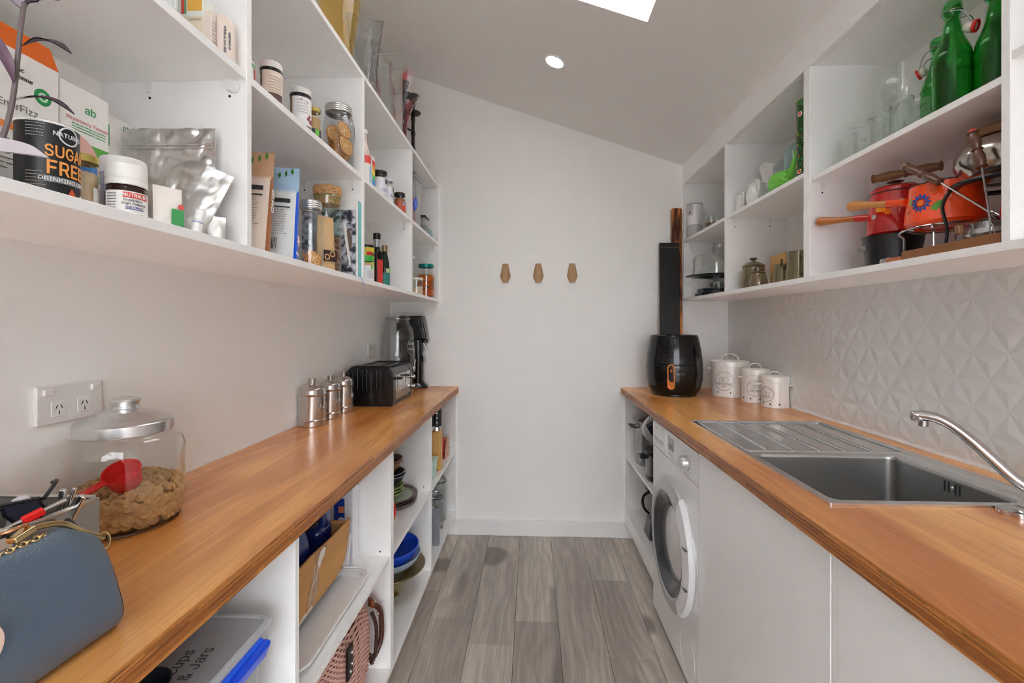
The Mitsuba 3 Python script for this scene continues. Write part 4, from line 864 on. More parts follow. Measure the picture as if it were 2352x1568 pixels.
obj('handle', mv(cat(rbox(0.06, 0.013, 0.0045, 0.0015)), Tr(-0.055, 0, 0.026)), RED, t)

# handbag
def bag_mesh():
    n, k = 60, 48; ys = np.linspace(-0.40, 0.0, n); V = []
    for y in ys:
        f = -y; e = 1.0 if f > 0.02 else (f / 0.02); e = math.sqrt(max(1 - (1 - e) ** 2, 0))
        h = float(np.interp(f, [0.0, 0.012, 0.05, 0.12, 0.25, 0.40], [0.098, 0.112, 0.138, 0.138, 0.12, 0.11])); w = 0.042 * (0.35 + 0.65 * e)
        for j in range(k):
            a = 2 * PI * j / k; ca, sa = math.cos(a), math.sin(a)
            X = np.sign(ca) * abs(ca) ** 0.6 * w; Z = (np.sign(sa) * abs(sa) ** 0.6 * 0.5 + 0.5) * h
            tz = Z / h; X = X * (1 - 0.72 * tz ** 1.3) - 0.012 * tz
            wk = min(1.0, f / 0.12)
            X += wk * 0.006 * math.sin(26 * y + 3.1 * tz * 3 + 1.0) * tz * (1 - tz) * 4 * (1 if ca > 0 else 0.3) + wk * 0.004 * math.sin(60 * y + 14 * tz) * tz * (1 - tz) * 2
            V.append((X, y + 0.004 * tz, Z))
    V = np.array(V); F_ = []
    for i in range(n - 1):
        for j in range(k):
            p, q = i * k + j, i * k + (j + 1) % k; F_ += [(p, p + k, q + k), (p, q + k, q)]
    V = np.vstack([V, V[:k].mean(0), V[-k:].mean(0)]); o = len(V) - 2
    for j in range(k): F_ += [(o, j, (j + 1) % k), (o + 1, (n - 1) * k + (j + 1) % k, (n - 1) * k + j)]
    return trimesh.Trimesh(V, np.array(F_), process=False)
def leather_b(p, n, uv): return tfbm(p.x * 800, p.y * 800, p.z * 800, 3)
custom('leather', two({'type': 'bumpmap', 'arbitrary': proc(leather_b, 4e-4), 'scale': 0.0007, 'bsdf': {'type': 'principled', 'base_color': rgb((74, 90, 106)), 'roughness': 0.36, 'specular': 0.8, 'sheen': 0.4}}))
t = thing('handbag', 'navy pebbled leather handbag with gold clasp and chain on the left worktop', 'handbag', (-0.533, 0.556, 0.9), 0)
obj('bag_body', bag_mesh(), 'mat_leather', t, 60)
BRASS = mat((214, 190, 140), 0.18, 1.0); LBLK = mat((20, 20, 24), 0.35)
obj('frame', tube(smooth_path([(-0.016, -0.035, 0.139), (-0.016, -0.012, 0.112), (-0.014, 0.002, 0.098)], 12), 0.0045, 8), LBLK, t)
obj('clasp_bar', tube(smooth_path([(-0.012, -0.075, 0.149), (-0.012, -0.045, 0.141), (-0.012, -0.018, 0.119), (-0.01, 0.006, 0.101)], 16), 0.0034, 10), BRASS, t)
obj('clasp_bar', mv(rbox(0.012, 0.022, 0.008, 0.002), Rx(0.25), Tr(-0.012, -0.085, 0.143)), BRASS, t)
obj('d_ring', tube(smooth_path([(-0.01, 0.004, 0.108), (-0.01, 0.014, 0.100), (-0.01, 0.010, 0.086), (-0.01, -0.002, 0.088)], 28, True), 0.0016, 8, True), BRASS, t)
for i in range(26):
    y = -0.07 - 0.0064 * i; z = 0.1405 - 0.004 * (i / 26) - 0.002
    l = tube(smooth_path([(0.0038, 0, 0), (0, 0.0026, 0), (-0.0038, 0, 0), (0, -0.0026, 0)], 14, True), 0.0011, 6, True)
    obj('chain_link', mv(l, Rz(PI / 2), Ry(0.9 * (1 if i % 2 else -1)), Tr(-0.006, y, z)), BRASS, t)
obj('strap', tube(smooth_path([(-0.016, -0.05, 0.146), (-0.022, -0.10, 0.150), (-0.026, -0.16, 0.148), (-0.026, -0.24, 0.14), (-0.02, -0.32, 0.12)], 30), 0.006, 10, False, 0.4), LBLK, t)
obj('tassel_ring', tube(smooth_path([(-0.02 + 0.009 * math.cos(a), -0.088 + 0.011 * math.sin(a), 0.152 + 0.004 * math.cos(a)) for a in np.linspace(0, 2 * PI, 9)[:-1]], 30, True), 0.0022, 8, True), mat((206, 150, 110), 0.2, 1.0), t)
obj('strap_tag', mv(prism(Point(0, 0).buffer(0.024), 0.004), Ry(PI / 2), Tr(0.031, -0.165, 0.075)), mat((226, 198, 184), 0.4), t)

# tin of odds and ends behind the bag
t = thing('metal_tin', 'open grey metal tin of odds and ends between the handbag and the pet food jar', 'tin', (-0.70, 0.548, 0.9), 0)
TIN = mat((176, 174, 168), 0.42, 0.85)
x0, x1, y0, y1, h = -0.115, 0.115, -0.052, 0.052, 0.138
for a_ in ((x0, x1, y0, y0 + 0.0015), (x0, x1, y1 - 0.0015, y1), (x0, x0 + 0.0015, y0, y1), (x1 - 0.0015, x1, y0, y1)): obj('wall', bx(*a_, 0, h), TIN, t, False)
obj('base', bx(x0, x1, y0, y1, 0, 0.002), TIN, t, False)
obj('rim', tube([(x0, y0, h), (x1 - 0.008, y0, h), (x1, y0 + 0.008, h), (x1, y1 - 0.008, h), (x1 - 0.008, y1, h), (x0, y1, h)], 0.003, 8, True), mat((196, 192, 184), 0.35, 0.9), t)
t = thing('pen', 'pale grey marker pen standing in the metal tin', 'pen', (-0.672, 0.548, 0.903), 0, None, Ry(math.radians(14)))
obj('barrel', cyl(0.0085, 0, 0.10, 24), mat((206, 204, 208), 0.35), t); obj('cap', cyl(0.0092, 0.10, 0.158, 24, 0.004), mat((200, 200, 206), 0.3), t)
t = thing('sunglasses', 'black framed sunglasses with reflective lenses propped in the metal tin', 'sunglasses', (-0.632, 0.522, 1.048), 0, None, Rz(math.radians(28)) @ Rx(math.radians(20)))
for s, part in ((-1, 'left'), (1, 'right')):
    o = Polygon([(0.004, 0.014), (0.05, 0.020), (0.056, 0.004), (0.048, -0.020), (0.016, -0.022), (0.006, -0.006)]).buffer(0.002)
    i_ = o.buffer(-0.0045)
    f = prism(o.difference(i_), 0.005); l = prism(i_.buffer(0.0004), 0.002, 0.0015)
    sc = np.diag([s * 0.72, 0.72, 0.72, 1.0]); k = [facing(mv(q, sc) if s > 0 else trimesh.Trimesh(mv(q, sc).vertices, mv(q, sc).faces[:, ::-1], process=False)) for q in (f, l)]
    obj('frame', k[0], LBLK, t, False); obj('lens', k[1], mat((120, 126, 150), 0.04, 0.9), t, False)
    obj('temple', tube(smooth_path([(s * 0.04, 0.0, 0.012), (s * 0.042, 0.03, 0.014), (s * 0.03, 0.05, 0.0)], 14), 0.0022, 8), LBLK, t)
obj('bridge', tube([(-0.005, -0.002, 0.008), (0.005, -0.002, 0.008)], 0.0018, 8), LBLK, t)
t = thing('nail_clippers', 'silver nail clippers sticking up at the right end of the metal tin', 'clippers', (-0.602, 0.565, 1.012), 0, None, Ry(math.radians(20)))
obj('lever', mv(rbox(0.008, 0.006, 0.05, 0.002), Ry(0.16), Tr(0.006, 0, 0)), chrome(), t); obj('body', mv(rbox(0.008, 0.006, 0.048, 0.002), Ry(-0.16), Tr(-0.006, 0, 0)), chrome(), t); obj('pin', cyl(0.0025, 0.03, 0.054, 12), chrome(), t)
t = thing('key', 'small steel screwdriver bit with a red grip lying on the tin rim', 'tool', (-0.594, 0.52, 1.043), 0, None, Rz(math.radians(58)) @ Ry(math.radians(70)))
obj('grip', mv(rbox(0.009, 0.009, 0.02, 0.002), Tr(0, 0, -0.006)), mat((214, 24, 24), 0.3), t); obj('shaft', cyl(0.003, -0.03, 0.035, 12), mat((170, 166, 160), 0.3, 0.9), t)

# aluminium canisters
def canister(label, loc, R, H, word):
    t = thing('canister', label, 'canister', loc, 90, 'aluminium canisters')
    hb = H * 0.66; A = mat((202, 196, 192), 0.2, 1.0)
    obj('body', lathe([(0, 0), (R - 0.002, 0), (R, 0.002), (R, H * 0.115), (R + 0.0022, H * 0.13), (R, H * 0.15), (R - 0.0006, H * 0.155), (R - 0.0006, hb - 0.004), (R + 0.0016, hb), (0, hb)], 56), A, t)
    L = lathe([(R + 0.0005, hb - 0.001), (R + 0.0028, hb + 0.003), (R + 0.0008, hb + 0.007), (R - 0.0005, hb + H * 0.10), (R * 0.95, hb + H * 0.125), (R * 0.90, hb + H * 0.15), (R * 0.72, hb + H * 0.19), (R * 0.62, hb + H * 0.196), (R * 0.45, hb + H * 0.216), (R * 0.25, hb + H * 0.222), (0, hb + H * 0.222)], 56)
    obj('lid', L, A, t)
    obj('knob', lathe([(R * 0.26, hb + H * 0.218), (R * 0.27, hb + H * 0.24), (R * 0.28, hb + H * 0.315), (R * 0.31, hb + H * 0.325), (R * 0.31, hb + H * 0.338), (0, hb + H * 0.34)], 40), A, t)
    obj('embossed_lettering', bend(text(word, R * 0.42, 0.0009, True), R - 0.0008, H * 0.36, -PI / 2 + 0.15), A, t, False)
canister('aluminium canister with embossed lettering, nearest the camera of the row of three', (-0.817, 1.683, 0.9), 0.0492, 0.173, 'COFFEE')
canister('aluminium canister with embossed lettering, middle of the row of three', (-0.812, 1.826, 0.9), 0.0405, 0.17, 'SUGAR')
canister('aluminium canister with embossed lettering, beside the black toaster', (-0.812, 1.957, 0.9), 0.0398, 0.172, 'TEA')

# toaster
t = thing('toaster', 'black four slice toaster with ribbed end and chrome front on the left worktop', 'toaster', (-0.75, 2.0735, 0.9), 0)
GB = mat((10, 10, 11), 0.14, 0, 0.45, 0.3)
xa, xb, zt_ = -0.116, 0.118, 0.186
def side_prof(ins=0.0):
    p = sbox(xa, 0.012, xb, zt_).union(sbox(xa, 0.012, xb, 0.1)); r = 0.045
    p = Polygon([(xa, 0.012), (xb, 0.012), (xb, zt_ - r)] + [(xb - r + r * math.cos(q), zt_ - r + r * math.sin(q)) for q in np.linspace(0, PI / 2, 10)[1:]] + [(xa + 0.06, zt_)] + [(xa + 0.06 - 0.06 * math.sin(q), zt_ - 0.10 + 0.10 * math.cos(q)) for q in np.linspace(0, PI / 2, 12)[1:]])
    return p.buffer(-ins)
def cap(y0, y1, flip):
    ms = []; st = [(0.0, 0.010), (0.004, 0.004), (0.010, 0.0)] 
    a = prism_xz(side_prof(0), y1 - y0 - 0.012, y0 + (0.012 if not flip else 0)); ms.append(a)
    for ins, d0, d1 in ((0.001, 0.006, 0.012), (0.0035, 0.002, 0.006), (0.007, 0.0, 0.002)):
        ms.append(prism_xz(side_prof(ins), d1 - d0, y0 + d0 if not flip else y1 - d1))
    return cat(*ms)
obj('end_cap', cap(0.0, 0.045, False), GB, t, 30); obj('end_cap', cap(0.30, 0.344, True), GB, t, 30)
obj('body', prism_xz(side_prof(0.004), 0.256, 0.0445), GB, t, 30)
for i in range(9):
    x = -0.088 + 0.0216 * i; zz = zt_ - 0.016 if i > 1 else zt_ - 0.03
    obj('rib', tube([(x, -0.0004, 0.075), (x, -0.0012, 0.09), (x, -0.0012, zz - 0.01), (x, 0.0015, zz)], 0.0014, 8), GB, t)
CHR = mat((200, 200, 200), 0.12, 1.0)
obj('front_panel', cat(bx(xb - 0.004, xb - 0.0012, 0.046, 0.299, 0.03, zt_ - 0.046)), CHR, t, False)
obj('front_panel_curve', mv(lathe([(0.0428, 0.046), (0.0428, 0.299)], 12, 0.0, 1.1), Rx(-PI / 2), Tr(xb - 0.045, 0, zt_ - 0.045)) if False else tube([(xb - 0.0022, 0.046, zt_ - 0.046), (xb - 0.0022, 0.299, zt_ - 0.046)], 0.0012, 6), CHR, t, False)
obj('crumb_tray', bx(xb - 0.0012, xb + 0.001, 0.05, 0.295, 0.03, 0.058), mat((150, 146, 142), 0.3, 0.9), t, False)
for y in (0.075, 0.215): obj('lever', mv(rbox(0.03, 0.04, 0.01, 0.004), Tr(xb + 0.008, y, 0.118)), mat((14, 14, 15), 0.2), t); obj('lever_slot', bx(xb - 0.0013, xb - 0.0008, y - 0.003, y + 0.003, 0.07, 0.15), BLACKHOLE, t, False)
for i in range(6): obj('button', mv(cyl(0.0055, 0, 0.004, 16), Ry(PI / 2), Tr(xb - 0.001, 0.14 + 0.025 * (i % 2), 0.10 - 0.018 * (i // 2))), CHR, t)
for z in (0.105, 0.055): obj('dial', mv(lathe([(0, 0), (0.011, 0), (0.012, 0.003), (0.0115, 0.016), (0.009, 0.02), (0, 0.02)], 28), Ry(PI / 2), Tr(xb, 0.318, z)), CHR, t)
for x in (-0.05, 0.05):
    for y in (0.06, 0.185): obj('bread_slot', bx(x - 0.014, x + 0.014, y, y + 0.105, zt_ - 0.0045, zt_ - 0.0036), BLACKHOLE, t, False)
obj('foot', bx(xa + 0.01, xb - 0.008, 0.01, 0.335, 0, 0.0125), BLACKP, t, False)

# drinks dispenser on its wire stand
t = thing('drinks_dispenser', 'glass drinks dispenser jar with a chrome tap on a wire stand', 'drinks dispenser', (-0.757, 2.575, 0.9), 68)
R = 0.088; zb = 0.105
po = [(0.06, zb), (0.08, zb + 0.004), (R, zb + 0.02), (R, zb + 0.20), (0.085, zb + 0.235), (0.075, zb + 0.262), (0.0655, zb + 0.274), (0.064, zb + 0.282), (0.0635, zb + 0.296), (0.069, zb + 0.300), (0.069, zb + 0.306), (0.065, zb + 0.310), (0.065, zb + 0.324)]
po = smooth_path([(r, 0, z) for r, z in po], 60)[:, [0, 2]]
obj('jar', lathe([(0, zb)] + [tuple(p) for p in po], 72), thin_glass((240, 242, 242)), t, 40); obj('rim', lathe([(0.064, zb + 0.296), (0.07, zb + 0.3), (0.07, zb + 0.306), (0.064, zb + 0.31), (0.064, zb + 0.296)], 56), GL, t)
obj('stand', cat(*[tube([((R - 0.004) * math.cos(a), (R - 0.004) * math.sin(a), z) for a in np.linspace(0, 2 * PI, 41)[:-1]], 0.003, 8, True) for z in (0.004, 0.10, 0.135)], *[tube([((R - 0.002) * math.cos(a), (R - 0.002) * math.sin(a), 0.002), ((R - 0.002) * math.cos(a), (R - 0.002) * math.sin(a), 0.135)], 0.003, 8) for a in np.arange(4) * PI / 2 + 0.4]), CHR, t)
obj('stand_floor', cyl(R - 0.006, 0.094, 0.101, 40), CHR, t)
obj('tap', cat(mv(cyl(0.012, 0, 0.03, 20), Rx(PI / 2), Tr(0, -R + 0.004, zb + 0.03)), mv(lathe([(0, 0), (0.007, 0), (0.009, 0.02), (0.008, 0.03), (0, 0.03)], 20), Tr(0, -R - 0.022, zb + 0.008)), mv(rbox(0.012, 0.009, 0.04, 0.003), Rx(0.15), Tr(0, -R - 0.023, zb + 0.038))), CHR, t)
MILK = mat((206, 206, 204), 0.4)
obj('embossed_ring', disc_on(R, zb + 0.145, -PI / 2 + 0.25, 0.05, 0.0008, 0.0488, 40), MILK, t, False)
for s, z, h in (('MAXWELL', 0.158, 0.012), ('&', 0.145, 0.008), ('WILLIAMS', 0.128, 0.012)): obj('embossed_lettering', bend(text(s, h, 0.0008), R, zb + z, -PI / 2 + 0.25), MILK, t, False)
# soda maker
t = thing('soda_maker', 'black soda maker with a chrome bottle holder in the far left corner', 'soda maker', (-0.72, 2.735, 0.9), 90)
SB = mat((10, 10, 11), 0.16, 0, 0.6)
obj('base', cat(mv(lathe([(0, 0), (0.05, 0), (0.052, 0.003), (0.051, 0.012), (0.042, 0.026), (0.038, 0.04), (0, 0.04)], 40), np.diag([0.95, 1.9, 1, 1]))), SB, t)
obj('column', mv(rbox(0.07, 0.148, 0.42, 0.03), Tr(0, 0.004, 0.005)), SB, t)
hd = trimesh.convex.convex_hull(np.vstack([mv(rbox(0.082, 0.155, 0.02, 0.009), Tr(0, 0.004, 0.408)).vertices, mv(rbox(0.086, 0.182, 0.02, 0.009), Tr(0, -0.008, 0.285)).vertices]))
obj('head', hd, SB, t, 40)
obj('nozzle', mv(cyl(0.016, 0.268, 0.288, 24), Tr(0, -0.082, 0)), mat((60, 60, 62), 0.3, 0.8), t)
obj('bottle_holder', mv(rbox(0.036, 0.004, 0.12, 0.0018), Rx(math.radians(-18)), Tr(0, -0.084, 0.155)), mat((150, 150, 152), 0.3, 0.9), t); obj('holder_arm', mv(rbox(0.006, 0.006, 0.07, 0.002), Rx(math.radians(-22)), Tr(0.012, -0.088, 0.215)), CHR, t)
obj('trim', bx(-0.03, 0.03, -0.0999, -0.0985, 0.294, 0.297), CHR, t, False)
# ------------------------------------------------------------------ under the left worktop
ZS, ZB = 0.5145, 0.146
def bowl(R, h, th=0.004, foot=0.45):
    o = [(0, 0), (R * foot, 0), (R * foot, 0.006), (R * 0.72, h * 0.28), (R * 0.93, h * 0.68), (R, h)]
    o = [tuple(p) for p in smooth_path([(r, 0, z) for r, z in o[2:]], 16)[:, [0, 2]]]
    i = [(max(r - th, 0), z + (th if k < len(o) - 1 else 0)) for k, (r, z) in enumerate(o)]
    return lathe([(0, 0), (R * foot, 0)] + o + [(R - th / 2, h + 0.001)] + i[::-1] + [(0, 0.006 + th)], 56)
# first bay: big clip-lid tub with another on top
FROST = cloudy((232, 234, 236), 0.42, 0.35); FROST2 = cloudy((226, 228, 230), 0.55, 0.35)
t = thing('storage_tub', 'large frosted plastic tub with a clear lid and long blue clip', 'storage tub', (-0.475, 0.834, 0.4155), 0)
a = rbox(0.36, 0.46, 0.305, 0.025, 6); v = np.array(a.vertices); k = 0.93 + 0.07 * v[:, 2] / 0.305; v[:, 0] *= k; v[:, 1] *= k
obj('tub', mv(trimesh.Trimesh(v, a.faces, process=False), Tr(-0.19, -0.238, 0)), FROST, t)
obj('lid', mv(rbox(0.375, 0.474, 0.016, 0.007, 5), Tr(-0.1875, -0.237, 0.302)), FROST2, t)
rp = np.array(sbox(-0.37, -0.468, -0.006, -0.006).buffer(-0.02).buffer(0.02, 8).exterior.coords)[:-1]; obj('lid_rim', tube(np.c_[rp, np.full(len(rp), 0.3185)], 0.0045, 8, True), FROST2, t)
c = obj('clip', mv(rbox(0.014, 0.16, 0.032, 0.005), Ry(0.35), Tr(0.001, -0.12, 0.274)), mat((10, 70, 214), 0.25), t); obj('clip_hinge', mv(rbox(0.01, 0.15, 0.01, 0.004), Tr(0.002, -0.12, 0.3)), mat((30, 90, 226), 0.25), c)
g = cat(mv(text('pin cups', 0.018, 0.0004, center=False), Tr(0, 0.02, 0)), mv(text('& Jars', 0.018, 0.0004, center=False), Tr(0.03, -0.008, 0)))
obj('handwriting', mv(g, Rz(PI / 2 + 0.1), Tr(-0.05, -0.19, 0.3182)), mat((70, 70, 72), 0.6), t, False)
for i, (x, y, z, sx, sy, sz, c_) in enumerate(((-0.11, -0.12, 0.012, 0.11, 0.13, 0.24, (196, 176, 168)), (-0.12, -0.27, 0.012, 0.12, 0.12, 0.20, (176, 184, 160)), (-0.26, -0.15, 0.012, 0.12, 0.2, 0.22, (150, 146, 140)), (-0.25, -0.35, 0.012, 0.1, 0.12, 0.23, (206, 200, 196)))):
    obj('packet', mv(rbox(sx, sy, sz, 0.008), Tr(x, y, z)), mat(c_, 0.6), t)
t = thing('storage_tub', 'frosted plastic tub of packets on top of the blue clipped tub', 'storage tub', (-0.565, 0.815, 0.741), 0)
a = rbox(0.26, 0.40, 0.112, 0.02, 6); v = np.array(a.vertices); k = 0.95 + 0.05 * v[:, 2] / 0.112; v[:, 0] *= k; v[:, 1] *= k
obj('tub', mv(trimesh.Trimesh(v, a.faces, process=False), Tr(-0.135, -0.205, 0)), FROST, t)
for x, y, sx, sy, sz, c_ in ((-0.05, -0.05, 0.06, 0.05, 0.09, (206, 200, 196)), (-0.05, -0.105, 0.06, 0.045, 0.085, (190, 150, 160)), (-0.05, -0.17, 0.06, 0.06, 0.08, (150, 166, 186)), (-0.05, -0.25, 0.06, 0.07, 0.09, (206, 166, 150))):
    obj('packet', mv(rbox(sx, sy, sz, 0.006), Tr(x, y, 0.006)), mat(c_, 0.6), t)
t = thing('cup', 'black plastic cup standing on the lid of the blue clipped tub', 'cup', (-0.515, 0.585, 0.7385), 0)
obj('cup', lathe([(0, 0), (0.026, 0), (0.0335, 0.056), (0.0345, 0.058), (0.0325, 0.058), (0.025, 0.004), (0, 0.004)], 40), mat((30, 29, 36), 0.35), t)

# second bay, shelf: platters, cardboard carton with blue bowls, white box
def platter(w, l, h, m_, t, r=0.045):
    o = sbox(-w / 2 + r, -l / 2 + r, w / 2 - r, l / 2 - r).buffer(r, 12); ms = [prism(o.buffer(-0.03), 0.003)]
    for i in range(6):
        a0, a1 = -0.03 + 0.005 * i, -0.03 + 0.005 * (i + 1); z = h * (i / 5.0) ** 1.6
        ms.append(prism(o.buffer(a1).difference(o.buffer(a0 - 0.001)), 0.003, z * 0.98))
    obj('dish', cat(*ms), m_, t, False)
    pts = np.array(o.exterior.coords)[:-1]; obj('rim', tube(np.c_[pts, np.full(len(pts), h + 0.0015)], 0.0026, 8, True), m_, t)
t = thing('platter', 'large white rectangular platter with rounded corners on the base shelf', 'platter', (-0.612, 1.17, ZS), 0)
platter(0.255, 0.44, 0.017, mat((238, 238, 238), 0.12, 0, 0.5, 0.6), t)
t = thing('platter', 'smaller white tray lying on the large platter under the cardboard box', 'platter', (-0.655, 1.165, ZS + 0.0195), 0)
platter(0.185, 0.42, 0.014, cloudy((236, 238, 238), 0.6, 0.15), t, 0.03)
def card_c(p, n, uv):
    s = tfbm(p.x * 30, p.y * 5, p.z * 18, 3); return mix(lin((172, 122, 68)), lin((200, 150, 94)), s) * (0.9 + 0.2 * tnoise(p.x * 300, p.y * 40, p.z * 300))
custom('cardboard', two({'type': 'principled', 'base_color': proc(card_c), 'roughness': 0.8}))
t = thing('cardboard_box', 'torn open cardboard box holding dark blue cookware on the white trays', 'cardboard box', (-0.562, 1.02, 0.5505), 0, None, Ry(math.radians(5)))
Lb, Hb = 0.345, 0.145
prof = Polygon([(-0.08, 0.004), (0.27, 0.0), (Lb - 0.02, 0.026), (Lb - 0.008, 0.06), (Lb, 0.144), (0.23, 0.142), (0.1, 0.15), (-0.08, 0.146)])
obj('front_panel', mv(prism(prof, 0.004), Rx(PI / 2), Rz(PI / 2)), 'mat_cardboard', t, False)
obj('end_panel', mv(prism(Polygon([(-0.15, 0.0), (0.0, 0.002), (0.0, 0.144), (-0.15, 0.13)]), 0.004), Rx(PI / 2), Tr(0, Lb - 0.022, 0)), 'mat_cardboard', t, False)
obj('base_panel', bx(-0.15, 0.0, -0.08, Lb - 0.024, 0.0, 0.004), 'mat_cardboard', t, False)
rs = np.random.RandomState(2); pts = [(0.085 + 0.02 * rs.rand(), 0.0 + 0.01 * i) for i in range(15)] 
tp = Polygon([(0.095, 0.004), (0.135, 0.01), (0.155, 0.05), (0.15, 0.09), (0.175, 0.118), (0.19, 0.141), (0.12, 0.146), (0.125, 0.11), (0.10, 0.06)])
obj('packing_tape', mv(prism(tp, 0.0008), Rx(PI / 2), Rz(PI / 2), Tr(0.0042, 0, 0)), mat((164, 122, 84), 0.12, 0, 0.7), t, False)
tear = Polygon([(0.138, 0.11), (0.15, 0.095), (0.158, 0.108), (0.172, 0.118), (0.176, 0.135), (0.165, 0.142), (0.15, 0.138), (0.142, 0.126)])
obj('torn_paper', mv(prism(tear, 0.0012), Rx(PI / 2), Rz(PI / 2), Tr(0.005, 0, 0)), mat((226, 218, 208), 0.7), t, False)
obj('torn_paper', mv(prism(Polygon([(0.05, 0.0), (0.13, 0.004), (0.12, 0.014), (0.10, 0.01), (0.08, 0.016), (0.06, 0.008)]), 0.0012), Rx(PI / 2), Rz(PI / 2), Tr(0.0045, 0, 0)), mat((216, 200, 180), 0.7), t, False)
for a_, b_ in (((0.12, 0.12), (0.105, 0.02)), ((0.145, 0.115), (0.12, 0.06)), ((0.13, 0.09), (0.14, 0.03))): obj('tape_crease', mv(tube([(a_[0], a_[1], 0.001), ((a_[0] + b_[0]) / 2 + 0.006, (a_[1] + b_[1]) / 2, 0.001), (b_[0], b_[1], 0.001)], 0.0009, 5), Rx(PI / 2), Rz(PI / 2), Tr(0.0042, 0, 0)), mat((214, 200, 184), 0.2), t)
NAVY = mat((16, 34, 92), 0.22, 0, 0.6, 0.5)
t = thing('blue_bowl', 'large dark blue bowl standing on its side in the cardboard box', 'bowl', (-0.655, 1.10, 0.702), 0, None, Ry(math.radians(80)))
obj('bowl', mv(bowl(0.125, 0.085), Rx(PI), Tr(0, 0, 0.085)), NAVY, t)
t = thing('blue_pan', 'dark blue pan with an upright handle at the far end of the cardboard box', 'pan', (-0.605, 1.285, 0.5575), 0)
obj('pan', mv(rbox(0.05, 0.085, 0.15, 0.02)), NAVY, t); obj('handle', mv(rbox(0.02, 0.045, 0.13, 0.009), Tr(0.012, 0.012, 0.13)), NAVY, t)
t = thing('white_box', 'upright white cardboard box with a blue photo printed on it', 'box', (-0.565, 1.432, ZS), 0)
obj('box', cbox(-0.2, 0.0, 0.0, 0.05, 0, 0.242, 0.001), mat((226, 226, 232), 0.5), t, False)
obj('photo_print', bx(-0.06, -0.026, -0.0008, 0.0, 0.10, 0.21), mat((20, 52, 130), 0.35), t, False); obj('photo_detail', bx(-0.045, -0.027, -0.0012, -0.0008, 0.165, 0.185), mat((186, 110, 70), 0.4), t, False); obj('photo_detail', mv(facing(prism(Point(-0.036, 0.14).buffer(0.012), 0.0004)), Tr(0, -0.001, 0)), mat((200, 214, 230), 0.4), t, False)
obj('flap', mv(bx(-0.03, 0.0, 0.0, 0.004, 0, 0.05), Rx(0.5), Tr(0, 0.046, 0.241)) if False else bx(-0.012, 0.0005, 0.045, 0.0505, 0.2385, 0.243), mat((120, 118, 116), 0.6), t, False)
t = thing('white_tray', 'thin white melamine tray leaning between the cardboard box and the white box', 'tray', (-0.60, 1.37, ZS + 0.003), 0, None, Rz(math.radians(-8)))
obj('tray', mv(rbox(0.10, 0.006, 0.09, 0.002), Rx(math.radians(-10)), Tr(0, 0, 0.034)), mat((232, 232, 234), 0.2), t)

# second bay, bottom: pink wicker basket, bowls
def wicker(a, b, h):
    ms = []; rows = 44; seg = 150
    def sec(z):
        q = abs(2 * z / h - 1); k = (1 - q ** 4) ** 0.33 if q < 1 else 0; return max(k, 0.05)
    for i in range(rows):
        z = 0.004 + (h - 0.008) * i / (rows - 1); k = sec(z); pts = []
        for j in range(seg):
            t_ = 2 * PI * j / seg; c_, s_ = math.cos(t_), math.sin(t_)
            e = 0.62; x = np.sign(c_) * abs(c_) ** e * a * k; y = np.sign(s_) * abs(s_) ** e * b * k
            w = 0.0028 * math.cos(PI * (j * 75 / seg * 2 / 2 + i)) ; n_ = math.hypot(x, y) + 1e-9
            pts.append((x + x / n_ * w, y + y / n_ * w, z))
        ms.append(tube(pts, 0.0033, 6, True))
    return cat(*ms)
t = thing('wicker_basket', 'pink wicker basket with brown leather handles in the bottom compartment', 'basket', (-0.62, 1.305, ZB), 0)
obj('weave', wicker(0.122, 0.165, 0.30), mat((206, 162, 150), 0.6), t, 60, kind='stuff')
def gap_shade_skin(a, b, h):
    V, F_ = [], []; zs = np.linspace(0.006, h - 0.006, 30)
    for z in zs:
        q = abs(2 * z / h - 1); k = max((1 - q ** 4) ** 0.33, 0.05) * 0.955
        for j in range(60):
            t_ = 2 * PI * j / 60; c_, s_ = math.cos(t_), math.sin(t_); V.append((np.sign(c_) * abs(c_) ** 0.62 * a * k, np.sign(s_) * abs(s_) ** 0.62 * b * k, z))
    for i in range(29):
        for j in range(60): p, q = i * 60 + j, i * 60 + (j + 1) % 60; F_ += [(p, q, q + 60), (p, q + 60, p + 60)]
    V += [(0, 0, zs[0]), (0, 0, zs[-1])]
    for j in range(60): F_ += [(1800, (j + 1) % 60, j), (1801, 1740 + j, 1740 + (j + 1) % 60)]
    return trimesh.Trimesh(np.array(V), np.array(F_), process=False)
obj('gap_shade_skin', gap_shade_skin(0.122, 0.165, 0.30), mat((84, 58, 52), 0.8), t, 60)  # added inner skin, its dark brown paints the shade between the strands
LEA = mat((74, 34, 22), 0.3, 0, 0.6)
obj('handle', tube(smooth_path([(0.105, 0.135, 0.245), (0.128, 0.150, 0.225), (0.137, 0.158, 0.17), (0.134, 0.154, 0.11), (0.12, 0.14, 0.075)], 28), 0.008, 10), LEA, t)
obj('handle', tube(smooth_path([(0.124, 0.105, 0.235), (0.134, 0.11, 0.2), (0.136, 0.112, 0.15), (0.132, 0.11, 0.1), (0.122, 0.12, 0.075)], 28), 0.0075, 10, False, 0.7), mat((54, 26, 18), 0.3, 0, 0.6), t)
obj('handle_tab', mv(rbox(0.012, 0.03, 0.024, 0.004), Rz(0.7), Tr(0.112, 0.135, 0.236)), mat((120, 64, 28), 0.4), t); obj('handle_tab', mv(rbox(0.012, 0.03, 0.024, 0.004), Rz(0.7), Tr(0.112, 0.13, 0.062)), LEA, t)
for p in ((0.122, 0.14, 0.248), (0.134, 0.134, 0.214), (0.128, 0.118, 0.222), (0.125, 0.128, 0.072)): obj('stud', mv(trimesh.creation.icosphere(2, 0.0035), Tr(*p)), chrome(), t)
